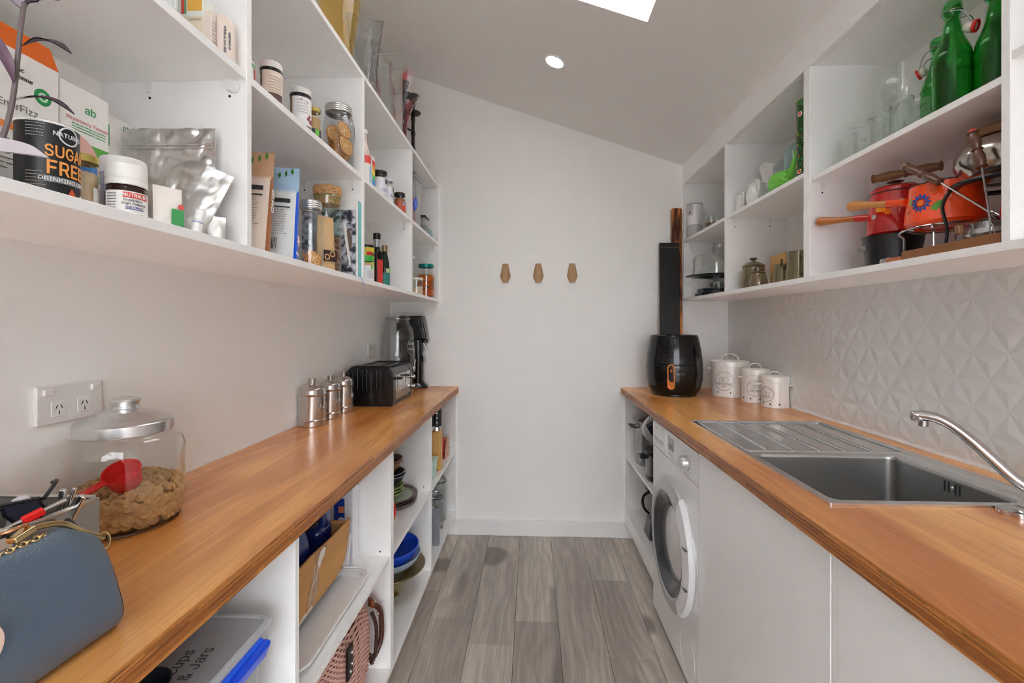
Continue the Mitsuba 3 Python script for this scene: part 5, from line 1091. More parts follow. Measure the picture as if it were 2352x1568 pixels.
obj('front_strap', mv(rbox(0.008, 0.035, 0.085, 0.003), Tr(0.126, -0.075, 0.17)), mat((28, 16, 14), 0.3), t)
for z in (0.19, 0.205, 0.235): obj('stud', mv(trimesh.creation.icosphere(2, 0.004), Tr(0.1305, -0.078 + 0.01 * (z > 0.2), z)), chrome(), t)
zb_ = ZB
for i, (lab, c_, R_, h_) in enumerate((('lowest bowl of the stack beside the wicker basket', (120, 132, 140), 0.088, 0.07), ('second bowl of the stack beside the wicker basket', (108, 122, 132), 0.087, 0.07),
                                       ('grey blue bowl under the green one beside the wicker basket', (112, 126, 138), 0.09, 0.075), ('green bowl on top of the stack beside the wicker basket', (60, 100, 50), 0.076, 0.07))):
    t = thing('stacked_bowl', lab, 'bowl', (-0.585, 1.035, zb_), 0, 'bowls stacked beside the basket'); obj('bowl', bowl(R_, h_), mat(c_, 0.15, 0, 0.6, 0.4), t)
    zb_ += 0.06 if i < 2 else 0.016

# third bay, shelf: plates and bowls
def plate(R, h, rim, mid, t, rimw=0.16):
    p = [(0, 0), (R * 0.62, 0), (R * 0.66, 0.003), (R * 0.9, h * 0.75), (R, h), (R * 0.985, h + 0.003), (R * (1 - rimw), h * 0.7 + 0.003)]
    obj('plate', lathe(p, 64), rim, t); obj('well', lathe([(R * (1 - rimw), h * 0.7 + 0.003), (R * 0.7, 0.0055), (0, 0.0055)], 64), mid, t)
GREEN = mat((160, 172, 152), 0.12, 0, 0.6, 0.5); BROWN = mat((66, 46, 42), 0.15, 0, 0.6, 0.5)
pz = ZS
for i, lab in enumerate(('bottom dinner plate of the pile, dark brown rim', 'second dinner plate of the pile, dark brown rim', 'top dinner plate of the pile, green glazed with a brown rim')):
    t = thing('dinner_plate', lab, 'plate', (-0.62, 1.95, pz), 0, 'stoneware dinner plates in a pile'); plate(0.1295 - 0.001 * (2 - i), 0.018, BROWN, GREEN, t); pz += 0.0085
pz += 0.001
LG = mat((150, 174, 110), 0.15, 0, 0.6, 0.5)
for i, lab in enumerate(('lowest of three green saucers on the plate pile', 'middle one of three green saucers on the plate pile', 'uppermost of three green saucers on the plate pile')):
    t = thing('saucer', lab, 'saucer', (-0.622, 1.935, pz), 0, 'green saucers'); plate(0.0745, 0.026, LG, LG, t); pz += 0.0125
pz += 0.016
for i, (lab, R_) in enumerate((('lower of two black rimmed bowls above the green saucers', 0.083), ('upper of two black rimmed bowls above the green saucers', 0.079))):
    t = thing('black_bowl', lab, 'bowl', (-0.622, 1.94, pz), 0, 'black bowls in the pile'); obj('bowl', bowl(R_, 0.044, foot=0.5), mat((20, 20, 24), 0.1, 0, 0.6, 0.5), t); obj('rim', tube([(R_ * math.cos(a), R_ * math.sin(a), 0.0445) for a in np.linspace(0, 2 * PI, 49)[:-1]], 0.0018, 6, True), mat((150, 156, 164), 0.2), t); pz += 0.011
pz += 0.030
for i, (lab, c_) in enumerate((('lower brown stoneware bowl at the top of the pile', (122, 86, 60)), ('uppermost dark stoneware bowl of the pile', (92, 66, 50)))):
    t = thing('stoneware_bowl', lab, 'bowl', (-0.625, 1.945, pz), 0, 'stoneware bowls in the pile'); obj('bowl', bowl(0.0725, 0.046, foot=0.55), mat(c_, 0.2, 0, 0.6, 0.4), t); obj('inside', lathe([(0.069, 0.0472), (0.062, 0.03), (0.04, 0.0115), (0, 0.0115)], 48), mat((18, 16, 16), 0.12), t); pz += 0.012
t = thing('red_plate', 'red plate standing on edge beside the plate pile', 'plate', (-0.575, 1.652, 0.6005), 0, None, Rx(math.radians(82)))
obj('plate', lathe([(0, 0), (0.05, 0), (0.08, 0.010), (0.0855, 0.013), (0.083, 0.0145), (0.05, 0.004), (0, 0.004)], 56), mat((206, 14, 18), 0.15, 0, 0.6, 0.4), t)
# third bay, bottom
t = thing('cake_stand', 'bronze coloured cake stand holding the blue bowls', 'cake stand', (-0.617, 1.925, ZB), 0)
obj('stand', lathe([(0, 0), (0.062, 0), (0.066, 0.003), (0.05, 0.012), (0.04, 0.04), (0.045, 0.075), (0.07, 0.088), (0.12, 0.096), (0.158, 0.108), (0.1645, 0.114), (0.1625, 0.117), (0.118, 0.102), (0, 0.100)], 64), mat((150, 132, 92), 0.28, 0.85), t)
t = thing('serving_bowl', 'pale blue serving bowl under the bright blue bowl', 'bowl', (-0.617, 1.925, ZB + 0.1035), 0); obj('bowl', bowl(0.146, 0.062, 0.004, 0.5), mat((176, 196, 214), 0.15, 0, 0.6, 0.4), t)
t = thing('serving_bowl', 'bright blue serving bowl nested in the pale blue bowl on the cake stand', 'bowl', (-0.617, 1.925, ZB + 0.1165), 0); obj('bowl', bowl(0.137, 0.083, 0.004, 0.5), mat((20, 72, 190), 0.12, 0, 0.6, 0.4), t)
t = thing('glass_jug', 'blue grey glass jug lying inside the bright blue bowl', 'jug', (-0.618, 1.885, ZB + 0.178), 0, None, Rx(math.radians(28)) @ Ry(math.radians(12)))
obj('jug', lathe([(0, 0), (0.032, 0), (0.045, 0.02), (0.048, 0.05), (0.04, 0.085), (0.034, 0.11), (0.04, 0.135)], 48), thin_glass((150, 166, 196)), t); obj('handle', tube(smooth_path([(0.035, 0, 0.12), (0.065, 0, 0.11), (0.068, 0, 0.07), (0.047, 0, 0.045)], 20), 0.005, 8), thin_glass((150, 166, 196)), t)
# last bay, shelf
t = thing('knife_block', 'slim wooden knife block with black handled knives on the last base shelf', 'knife block', (-0.512, 2.405, ZS), 0)
KB = mat((206, 156, 84), 0.45)
def kb_c(p, n, uv): return mix(lin((190, 140, 70)), lin((216, 170, 100)), tfbm(p.x * 160, p.y * 160, p.z * 6, 3))
custom('blockwood', two({'type': 'principled', 'base_color': proc(kb_c), 'roughness': 0.45}))
obj('block', rbox(0.075, 0.06, 0.205, 0.012), 'mat_blockwood', t)
for i, (x, y, h_, rz) in enumerate(((0.016, -0.016, 0.10, 0.2), (0.022, 0.014, 0.115, -0.1), (-0.015, -0.012, 0.10, 0.0), (-0.012, 0.015, 0.11, 0.1))):
    kf = thing('kitchen_knife', ('black handled knife with steel rivets, nearest in the block', 'black handled knife at the outer far corner of the block', 'black handled knife at the inner near corner of the block', 'black handled knife at the inner far corner of the block')[i], 'knife', (-0.512 + x, 2.405 + y, ZS + 0.2045), 0, 'knives in the block')
    obj('bolster', mv(rbox(0.016, 0.012, 0.022, 0.002), Rz(rz)), chrome(), kf); obj('handle', mv(rbox(0.024, 0.016, h_, 0.006), Rz(rz), Tr(0, 0, 0.02)), mat((14, 14, 15), 0.35), kf)
    for z in (0.045, 0.07, 0.095): obj('rivet', mv(cyl(0.0028, 0, 0.0172, 12), Rx(PI / 2), Tr(0, 0.0086, z), Rz(rz)), chrome(), kf)
t = thing('wooden_box', 'small wooden slope topped box with something red inside beside the knife block', 'box', (-0.525, 2.58, ZS), 0)
obj('front', prism_xz(Polygon([(-0.05, 0), (0.04, 0), (0.04, 0.105), (-0.05, 0.105)]), 0.006, 0.094), mat((188, 142, 112), 0.55), t, False); obj('side', mv(prism(Polygon([(0, 0), (0.1, 0), (0.1, 0.105), (0.06, 0.1), (0, 0.06)]), 0.006), Rx(PI / 2), Rz(PI / 2), Tr(0.034, 0, 0)), mat((196, 150, 120), 0.55), t, False)
obj('side', mv(prism(Polygon([(0, 0), (0.1, 0), (0.1, 0.105), (0.06, 0.1), (0, 0.06)]), 0.006), Rx(PI / 2), Rz(PI / 2), Tr(-0.056, 0, 0)), mat((188, 142, 112), 0.55), t, False); obj('base', bx(-0.05, 0.034, 0, 0.1, 0, 0.005), mat((188, 142, 112), 0.55), t, False)
obj('red_packet', mv(rbox(0.06, 0.05, 0.1, 0.006), Tr(-0.01, 0.06, 0.006)), mat((214, 80, 70), 0.5), t)
tub('plastic_tub', 'pale mint plastic tub in front of the knife block', (-0.512, 2.275, ZS), 0.075, 0.075, 0.09, mat((186, 220, 206), 0.35), mat((192, 226, 212), 0.3), 0.008, rot=0, taper=0.82)
# last bay, bottom
for i, (x, y, R_, h_, lab) in enumerate(((-0.535, 2.66, 0.042, 0.26, 'tall clear storage jar with a glass lid, hindmost on the lowest shelf'), (-0.53, 2.545, 0.04, 0.20, 'clear storage jar with a domed glass lid in the middle of the lowest shelf'), (-0.525, 2.44, 0.036, 0.16, 'clip top glass jar lying foremost on the lowest shelf'))):
    t = thing('storage_jar', lab, 'jar', (x, y, ZB), 0, 'glass storage jars')
    obj('jar', lathe([(0, 0.0), (R_ * 0.8, 0.0), (R_, 0.008), (R_, h_ * 0.7), (R_ * 0.8, h_ * 0.8), (R_ * 0.8, h_ * 0.86)], 40), thin_glass((236, 238, 238)), t)
    obj('lid', lathe([(0, h_ * 0.86), (R_ * 0.84, h_ * 0.86), (R_ * 0.88, h_ * 0.88), (R_ * 0.7, h_ * 0.95), (R_ * 0.3, h_), (0, h_)], 40), GL, t)
    obj('seal', lathe([(R_ * 0.82, h_ * 0.835), (R_ * 0.9, h_ * 0.845), (R_ * 0.82, h_ * 0.86)], 40), mat((60, 62, 64), 0.4), t)
t = thing('plastic_folder', 'clear plastic tray standing on edge against the last divider', 'tray', (-0.56, 2.345, ZB), 0, None, Rz(math.radians(4)))
for i in range(3): obj('sheet', mv(rbox(0.17, 0.004, 0.19 - 0.015 * i, 0.0018), Tr(0, -0.012 + 0.012 * i, 0)), cloudy((206, 208, 216), 0.35, 0.25), t)
# ------------------------------------------------------------------ right worktop
SINK = mat((222, 224, 225), 0.25, 1.0); SINKD = mat((186, 186, 184), 0.32, 1.0)
t = thing('kitchen_sink', 'stainless steel inset sink with a ribbed drainer set in the right worktop', 'sink', (0, 0, 0.9), 0)
X0, X1, Y0, Y1 = 0.612, 1.098, 0.978, 1.812
outer = sbox(X0, Y0, X1, Y1).buffer(-0.006).buffer(0.006, 6)
bowl_o = sbox(0.632, 0.999, 1.016, 1.348).buffer(-0.022).buffer(0.022, 10)
drain = sbox(0.632, 1.376, 1.082, 1.794).buffer(-0.008).buffer(0.008, 6)
obj('flange', cat(prism(outer.difference(bowl_o).difference(drain), 0.0035, 0.0002), prism(outer.difference(outer.buffer(-0.004)), 0.0012, 0.0036)), SINK, t, False)
bp = np.array(bowl_o.exterior.coords)[:-1]; n = len(bp); V, F_ = [], []
cen = bp.mean(0)
for d_, z in ((0, 0.0037), (0.002, 0.0), (0.003, -0.006), (0.006, -0.14), (0.012, -0.16), (0.03, -0.172)):
    q = np.array(bowl_o.buffer(-d_).exterior.coords)[:-1] if d_ else bp
    q = cen + (bp - cen) * (1 - d_ / np.array([0.192, 0.1745])); V += [(x, y, z) for x, y in q]
for r_ in range(5):
    for j in range(n):
        a, b = r_ * n + j, r_ * n + (j + 1) % n; F_ += [(a, b, b + n), (a, b + n, a + n)]
V.append((cen[0], cen[1], -0.178)); o = len(V) - 1
for j in range(n): F_.append((5 * n + j, 5 * n + (j + 1) % n, o))
obj('bowl', trimesh.Trimesh(np.array(V), np.array(F_), process=False), SINKD, t, 40)
obj('waste', mv(lathe([(0.0, 0.001), (0.02, 0.001), (0.03, 0.004), (0.042, 0.003), (0.043, 0.0)], 36), Tr(cen[0], cen[1], -0.1765)), SINK, t)
for dy in (-0.02, -0.009, 0.009, 0.02): obj('overflow_slot', mv(rbox(0.0012, 0.0045, 0.026, 0.0005), Tr(1.0125, 1.1585 + dy, -0.036)), BLACKHOLE, t)
obj('overflow_screw', mv(lathe([(0, 0.003), (0.003, 0.002), (0.0045, 0)], 16), Ry(-PI / 2), Tr(1.0125, 1.1585, -0.022)), SINK, t)
obj('drainer', prism(drain.buffer(0.001), 0.001, -0.0008), SINK, t, False)
dp = np.array(drain.exterior.coords)[:-1]; obj('drainer_edge', tube(np.c_[dp, np.full(len(dp), 0.0036)], 0.0026, 8, True), SINK, t)
for xa, xb in ((0.690, 0.709), (0.765, 0.782), (0.840, 0.860), (0.915, 0.936), (0.990, 1.009)):
    obj('drainer_rib', tube([(xa, 1.388, 0.0006), (xa + 0.0004, 1.393, 0.0036), ((xa + xb) / 2, 1.585, 0.0030), (xb, 1.78, 0.0022), (xb, 1.787, 0.0006)], 0.0042, 10), SINK, t)
obj('ledge_bead', tube([(1.046, 0.992, 0.0036), (1.046, 1.368, 0.0036)], 0.0022, 8), SINK, t); obj('ledge_bead', tube([(1.056, 0.992, 0.0036), (1.056, 1.368, 0.0036)], 0.0022, 8), SINK, t)
TAP = mat((210, 210, 212), 0.07, 1.0)
t = thing('mixer_tap', 'chrome mixer tap with a long curved spout over the sink bowl', 'tap', (1.06, 0.952, 0.9), 0)
obj('body', lathe([(0.027, 0), (0.027, 0.004), (0.022, 0.008), (0.0205, 0.012), (0.0205, 0.075), (0.017, 0.088), (0, 0.092)], 40), TAP, t)
pth = smooth_path([(-0.012, 0.012, 0.028), (-0.046, 0.045, 0.041), (-0.070, 0.067, 0.071), (-0.093, 0.089, 0.106), (-0.117, 0.113, 0.139), (-0.14, 0.134, 0.159), (-0.163, 0.157, 0.164)], 50)
obj('spout', tube(pth, np.interp(np.arange(51), [0, 10, 40, 50], [0.0125, 0.0115, 0.0105, 0.0115]), 18), TAP, t)
obj('spout_tip', mv(rbox(0.022, 0.026, 0.024, 0.007), Rz(math.radians(48)), Tr(-0.166, 0.16, 0.148)), TAP, t); obj('aerator', mv(cyl(0.0095, -0.012, 0.002, 24), Tr(-0.158, 0.153, 0.150)), mat((170, 170, 172), 0.2, 1.0), t)
obj('lever', mv(rbox(0.016, 0.13, 0.008, 0.0035), Rx(math.radians(24)), Rz(math.radians(-8)), Tr(0.012, 0.045, 0.11)), TAP, t)
t = thing('sink_plug', 'chrome sink plug lying on the right worktop in front of the sink', 'sink plug', (0.968, 0.948, 0.9), 0)
pf = Polygon([(0.047 * (1 + 0.05 * math.cos(8 * a)) * math.cos(a), 0.034 * (1 + 0.05 * math.cos(8 * a)) * math.sin(a)) for a in np.linspace(0, 2 * PI, 73)[:-1]])
obj('disc', cat(prism(pf.buffer(-0.002), 0.009, 0), prism(pf, 0.006, 0.0015)), TAP, t, 30); obj('boss', lathe([(0.019, 0.009), (0.017, 0.0125), (0.012, 0.0115), (0, 0.011)], 30), TAP, t)

t = thing('air_fryer', 'glossy black air fryer with a copper handle at the far end of the right worktop', 'air fryer', (0.767, 2.532, 0.9), 0)
FRY = mat((7, 7, 8), 0.08, 0, 0.4, 0.4)
def fry(z0, z1, n=22):
    k = [(0.118, 0.012), (0.126, 0.022), (0.1385, 0.05), (0.1455, 0.09), (0.1472, 0.14), (0.145, 0.19), (0.137, 0.25), (0.128, 0.295), (0.122, 0.318)]
    zs = [z for _, z in k]; rs_ = [r for r, _ in k]
    from scipy.interpolate import PchipInterpolator
    f = PchipInterpolator(zs, rs_); return [(float(f(z)), z) for z in np.linspace(z0, z1, n)]
sq = np.diag([0.985, 1.03, 1, 1])
obj('body', mv(lathe([(0, 0.012)] + fry(0.012, 0.168)[:-1] + [(0.1445, 0.1688)], 72), sq), FRY, t); obj('upper_body', mv(lathe([(0.1445, 0.1692), (0.1462, 0.1705)] + fry(0.172, 0.310) + [(0.121, 0.318), (0.114, 0.321)], 72), sq), FRY, t)
obj('top', mv(lathe([(0.114, 0.321), (0.108, 0.319), (0.09, 0.318), (0.086, 0.320), (0.05, 0.321), (0, 0.321)], 64), sq), FRY, t)
obj('foot_ring', lathe([(0, 0), (0.112, 0), (0.115, 0.004), (0.115, 0.0125), (0, 0.0125)], 56), BLACKP, t)
COP = mat((214, 130, 74), 0.18, 1.0)
hp = sbox(-0.0001, -0.046, 0.0001, 0.046).buffer(0.0185, 12); fa = math.radians(-112)
hm = cat(prism(hp.difference(hp.buffer(-0.006)), 0.012), prism(hp.buffer(-0.005), 0.005))
obj('handle', mv(hm, Rx(PI / 2), Tr(0, -0.143, 0.107), Rz(math.radians(-22))), COP, t, 30)
obj('handle_button', mv(prism(sbox(-0.0001, 0.018, 0.0001, 0.022).buffer(0.006, 8), 0.008), Rx(PI / 2), Tr(0, -0.143, 0.118), Rz(math.radians(-22))), mat((150, 80, 40), 0.3, 1.0), t)
obj('control_panel', mv(patch(0.1458, 0.16, 0.255, -62, -48, 0.0012), sq), mat((24, 24, 27), 0.05), t)
t = thing('chopping_board', 'black chopping board with a burnt timber edge leaning behind the air fryer', 'chopping board', (0.797, 2.675, 0.9), 0, None, Rx(math.radians(-5.6)) @ Ry(math.radians(1.2)))
obj('board', cbox(-0.062, 0.052, 0, 0.020, 0, 0.862, 0.002), mat((12, 11, 11), 0.4), t, False)
def burnt(p, n, uv):
    g = tfbm(p.x * 60, p.y * 60, p.z * 5, 3); return mix(lin((60, 24, 8)), lin((196, 120, 48)), smoothstep(0.35, 0.7, g))
custom('burntwood', two({'type': 'principled', 'base_color': proc(burnt), 'roughness': 0.35}))
obj('timber_edge', cbox(0.0521, 0.062, 0, 0.020, 0, 0.862, 0.002), 'mat_burntwood', t, False); obj('score_line', bx(-0.06, 0.05, -0.0004, 0.0, 0.835, 0.837), mat((120, 90, 60), 0.5), t, False)
t = thing('chopping_board', 'tall narrow brown timber board standing behind the black chopping board', 'chopping board', (0.846, 2.722, 0.9), 0, None, Rx(math.radians(-2.6)) @ Ry(math.radians(0.5)))
m = prism_xz(sbox(-0.03, 0, 0.03, 1.066).buffer(-0.012).buffer(0.012, 6), 0.018); obj('board', m, 'mat_burntwood', t, False)

# cream enamel storage tins
def enamel(label, loc, R, H, word, rot, icon, a0, stretch=1.0):
    t = thing('storage_tin', label, 'tin', loc, rot, 'cream enamel vegetable tins')
    EN = mat((247, 245, 240), 0.2, 0, 0.5, 0.4); hb = H * 0.70
    obj('body', lathe([(0, 0), (R - 0.002, 0), (R, 0.002), (R, hb)], 56), EN, t)
    obj('lid', lathe([(R + 0.001, hb - 0.005), (R + 0.0028, hb - 0.004), (R + 0.0028, hb + 0.018), (R + 0.0012, hb + 0.0205), (R * 0.9, hb + 0.023), (R * 0.4, hb + 0.025), (0, hb + 0.0255)], 56), EN, t)
    obj('lid_handle', tube(smooth_path([(-R * 0.42, 0, hb + 0.022), (-R * 0.42, 0, hb + H * 0.16), (-R * 0.2, 0, hb + H * 0.235), (R * 0.2, 0, hb + H * 0.235), (R * 0.42, 0, hb + H * 0.16), (R * 0.42, 0, hb + 0.022)], 40), 0.0045, 10, False, 0.55), EN, t)
    for s in (-1, 1): obj('side_handle', mv(tube(smooth_path([(R - 0.001, -0.014, 0), (R + 0.010, -0.014, 0), (R + 0.014, 0, 0), (R + 0.010, 0.014, 0), (R - 0.001, 0.014, 0)], 20), 0.0035, 8), np.diag([s, 1, 1, 1]), Tr(0, 0, hb * 0.86)).copy() if s > 0 else mv(tube(smooth_path([(R - 0.001, -0.014, 0), (R + 0.010, -0.014, 0), (R + 0.014, 0, 0), (R + 0.010, 0.014, 0), (R - 0.001, 0.014, 0)], 20), 0.0035, 8), Rz(PI), Tr(0, 0, hb * 0.86)), EN, t)
    G = mat((110, 108, 106), 0.6); zc_ = hb * 0.52; r = min(hb * 0.30, R * 0.62); a = math.radians(a0)
    ring = Point(0, 0).buffer(r, 40).difference(Point(0, 0).buffer(r - 0.0012, 40)); ms = [prism(ring, 0.0005)]
    ms.append(mv(text(word, r * 0.22, 0.0005), Tr(0, -r * 0.42, 0)))
    for q in np.linspace(2.5, 0.64, 15): ms.append(mv(bx(-0.0012, 0.0006, -0.001, 0.001, 0, 0.0005), Rz(q), Tr(r * 0.82 * math.cos(q), r * 0.82 * math.sin(q), 0)))
    ms.append(bx(-r * 0.16, r * 0.16, -r * 0.60, -r * 0.56, 0, 0.0005))
    for (x, y, w, h_, rz) in icon:
        e = Point(0, 0).buffer(1.0, 14); from shapely import affinity as af
        e = af.translate(af.rotate(af.scale(e, w * r, h_ * r), rz), x * r, y * r); ms.append(prism(e.difference(e.buffer(-0.0009)), 0.0005))
    obj('printed_emblem', bend(cat(*ms), R, zc_, -PI / 2 + a), G, t, False)
    for da in (-18, 20, 58, -56): obj('vent_hole', disc_on(R, hb * 0.16, -PI / 2 + a + math.radians(da), 0.0034, 0.0006, 0, 10), BLACKHOLE, t, False)
enamel('biggest cream enamel tin, printed POTATOES, nearest the air fryer', (1.045, 2.487, 0.9), 0.092, 0.232, 'POTATOES', -25, ((-0.28, 0.12, 0.24, 0.2, 20), (0.2, 0.16, 0.38, 0.24, 25), (-0.12, 0.3, 0.16, 0.2, -20)), -16)
enamel('middle cream enamel tin, printed ONIONS', (1.083, 2.288, 0.9), 0.0605, 0.198, 'ONIONS', -25, ((-0.2, 0.18, 0.24, 0.2, 0), (0.2, 0.14, 0.24, 0.2, 0), (0.0, 0.3, 0.2, 0.18, 0)), -2)
enamel('smallest cream enamel tin, printed GARLIC, against the white tiles', (1.105, 2.150, 0.9), 0.0545, 0.170, 'GARLIC', -25, ((-0.26, 0.2, 0.2, 0.26, 0), (0.2, 0.1, 0.22, 0.2, 0)), -42)
# ------------------------------------------------------------------ right wall shelf
RZ1, RZ2, RZ3 = 1.43, 1.777, 1.749
CRY = solid_glass((251, 253, 253))
def cutglass(prof, n=96, k=16, amp=0.002, zf=90.0, th=0.004):
    po = np.array(prof, float); inn = [(max(r - th, 0), z + (th if i == 0 else 0)) for i, (r, z) in enumerate(prof)]
    m = lathe([(0, prof[0][1])] + list(prof) + inn[::-1] + [(0, prof[0][1] + th)], n); v = np.array(m.vertices); a = np.arctan2(v[:, 1], v[:, 0]); r = np.hypot(v[:, 0], v[:, 1])
    d = amp * np.abs(np.sin(k * a + zf * v[:, 2])) + amp * np.abs(np.sin(k * a - zf * v[:, 2])); f = np.where(r > 0.006, 1 - d / np.maximum(r, 1e-4), 1)
    half = len(prof) ; v[:, 0] *= f; v[:, 1] *= f
    return trimesh.Trimesh(v, m.faces, process=False)
t = thing('air_freshener', 'white and grey cylindrical air freshener dispenser on the far end of the shelf', 'dispenser', (0.945, 2.725, RZ2), -28)
R = 0.042
obj('base', lathe([(0, 0), (R, 0), (R, 0.073), (0, 0.073)], 48), mat((176, 177, 178), 0.35), t); obj('body', lathe([(R, 0.0735), (R, 0.186), (R - 0.003, 0.193), (0, 0.1935)], 48), mat((232, 232, 232), 0.3), t)
obj('cap', patch(R, 0.19, 0.1955, -180, 180, 0.001), mat((160, 161, 162), 0.35), t); obj('grey_panel', patch(R, 0.128, 0.192, -150, -96, 0.0012), mat((186, 187, 188), 0.35), t)
obj('nozzle', disc_on(R, 0.145, math.radians(-122), 0.011, 0.002, 0.007), mat((210, 210, 210), 0.3), t, False); obj('nozzle_hole', disc_on(R, 0.144, math.radians(-120), 0.005, 0.0016), BLACKHOLE, t, False)
t = thing('crystal_plate', 'cut crystal plate standing upright at the back of the far shelf bay', 'plate', (1.055, 2.60, RZ2 + 0.098), 0, None, Rz(math.radians(-40)) @ Rx(math.radians(78)))
obj('plate', cutglass([(0.05, 0.0), (0.07, 0.004), (0.098, 0.016)], 96, 12, 0.003, 60, 0.005), CRY, t, 30)
t = thing('glass_cup', 'small amber tinted glass cup in front of the crystal plate', 'glass', (0.955, 2.50, RZ2), 0)
obj('cup', lathe([(0, 0.004), (0.022, 0.003), (0.034, 0.03), (0.036, 0.05), (0.03, 0.075), (0.028, 0.085)], 40), CLEAR, t); obj('syrup', lathe([(0, 0.006), (0.021, 0.006), (0.0325, 0.03), (0.033, 0.038), (0, 0.038)], 36), thin_glass((190, 150, 110)), t)
t = thing('cake_stand', 'clear glass cake stand with a domed cover in the far bottom bay', 'cake stand', (1.0, 2.55, RZ1), 0)
obj('stand', lathe([(0, 0), (0.045, 0), (0.05, 0.004), (0.03, 0.018), (0.016, 0.03), (0.014, 0.045), (0.022, 0.055), (0.014, 0.066), (0.018, 0.085), (0.04, 0.093), (0.12, 0.099), (0.155, 0.106), (0.158, 0.109), (0.155, 0.111), (0.12, 0.104), (0, 0.100)], 72), CRY, t)
obj('dome', lathe([(0.118, 0.1035), (0.118, 0.19), (0.115, 0.208), (0.105, 0.221), (0.08, 0.230), (0.03, 0.236), (0.012, 0.238)], 72), CLEAR, t); obj('dome_edge', lathe([(0.1165, 0.1035), (0.1195, 0.1035), (0.1195, 0.1065), (0.1165, 0.1065), (0.1165, 0.1035)], 72), CRY, t)
obj('knob', lathe([(0, 0.236), (0.014, 0.236), (0.012, 0.246), (0.02, 0.256), (0.0235, 0.268), (0.02, 0.281), (0.01, 0.288), (0, 0.289)], 40), CRY, t)
for i, (z, lab, s) in enumerate(((0, 'lower of two flat black boxes under the crystal bowl', 1.0), (0.0265, 'upper of two flat black boxes under the crystal bowl', 0.86))):
    t = thing('black_box', lab, 'box', (1.06, 2.715, RZ1 + z), 0, 'flat black boxes'); obj('box', cbox(-0.10 * s, 0.09, -0.05 * s, 0.05 * s, 0, 0.018, 0.001), mat((32, 36, 40), 0.4), t, False); obj('lid', cbox(-0.101 * s, 0.091, -0.051 * s, 0.051 * s, 0.0185, 0.026, 0.001), mat((38, 42, 47), 0.4), t, False)
t = thing('crystal_bowl', 'cut crystal bowl on the black boxes below the glass cake stand', 'bowl', (1.07, 2.715, RZ1 + 0.0535), 0); obj('bowl', cutglass([(0.022, 0), (0.03, 0.003), (0.048, 0.022), (0.056, 0.044)], 96, 10, 0.0026, 100, 0.004), CRY, t, 30)
t = thing('brass_ornament', 'small brass ornament behind the stem of the glass cake stand', 'ornament', (1.09, 2.29, RZ1), 0)
obj('ornament', cat(*[mv(trimesh.creation.icosphere(2, 0.014), Tr(0.018 * math.cos(k), 0.018 * math.sin(k), 0.014 + 0.02 * (k // 1.6))) for k in np.arange(0, 6.4, 0.8)]), mat((150, 112, 54), 0.25, 1.0), t)

POT = mat((112, 98, 70), 0.16, 0.35, 0.7, 0.6); POTD = mat((84, 70, 50), 0.2, 0.35, 0.7, 0.5)
def pot_body(R, h, waist=0.86): return lathe([(0, 0), (R * 0.94, 0), (R, 0.004), (R * 0.99, h * 0.12), (R * 0.9, h * 0.45), (R * waist, h * 0.8), (R * waist, h * 0.97), (R * (waist - 0.04), h), (R * (waist - 0.1), h * 0.97), (0, h * 0.9)], 56)
def handle(pts, r, m_, t, flat=1.0): obj('handle', tube(smooth_path(pts, 30), r, 10, False, flat), m_, t)
t = thing('teapot', 'glazed brown stoneware teapot with its lid, leftmost of the brown set', 'teapot', (0.978, 2.085, RZ1), 75)
obj('body', pot_body(0.054, 0.098, 0.82), POT, t); handle([(-0.046, 0, 0.085), (-0.07, 0, 0.088), (-0.076, 0, 0.06), (-0.07, 0, 0.03), (-0.05, 0, 0.022)], 0.0065, POTD, t)
l = obj('lid', lathe([(0.043, 0.098), (0.046, 0.102), (0.044, 0.106), (0.030, 0.116), (0.012, 0.122), (0, 0.123)], 48), POT, t); obj('knob', lathe([(0.007, 0.12), (0.007, 0.128), (0.015, 0.133), (0.014, 0.138), (0, 0.139)], 30), POTD, l)
obj('spout', tube(smooth_path([(0.04, 0, 0.03), (0.062, 0, 0.045), (0.078, 0, 0.075), (0.088, 0, 0.09)], 20), np.linspace(0.015, 0.008, 21), 14), POT, t)
t = thing('sugar_bowl', 'small brown stoneware sugar bowl in front of the teapot', 'sugar bowl', (0.937, 1.955, RZ1), 75)
obj('body', lathe([(0, 0), (0.028, 0), (0.0335, 0.006), (0.035, 0.02), (0.03, 0.042), (0.025, 0.056), (0, 0.056)], 48), POT, t); l = obj('lid', lathe([(0.027, 0.056), (0.028, 0.059), (0.02, 0.064), (0, 0.066)], 40), POTD, t); obj('knob', mv(rbox(0.008, 0.012, 0.02, 0.003), Tr(0, 0, 0.064)), POTD, l)
t = thing('milk_jug', 'brown stoneware milk jug with a rod handle between sugar bowl and mug', 'jug', (0.972, 1.838, RZ1), 75)
obj('body', pot_body(0.036, 0.078, 0.78), POT, t); handle([(-0.028, 0, 0.06), (-0.05, 0, 0.068), (-0.085, 0.0, 0.076)], 0.006, POTD, t); handle([(-0.025, 0.01, 0.068), (-0.05, 0.014, 0.08), (-0.06, 0.016, 0.09)], 0.004, POTD, t)
t = thing('mug', 'tall brown stoneware mug beside the shelf upright', 'mug', (0.955, 1.70, RZ1), 75)
obj('body', lathe([(0, 0), (0.037, 0), (0.041, 0.005), (0.040, 0.02), (0.036, 0.06), (0.037, 0.105), (0.0345, 0.106), (0.033, 0.06), (0.035, 0.01), (0, 0.01)], 56), POT, t); handle([(-0.036, 0, 0.085), (-0.062, 0, 0.088), (-0.068, 0, 0.06), (-0.06, 0, 0.028), (-0.038, 0, 0.022)], 0.0065, POTD, t, 1.0)
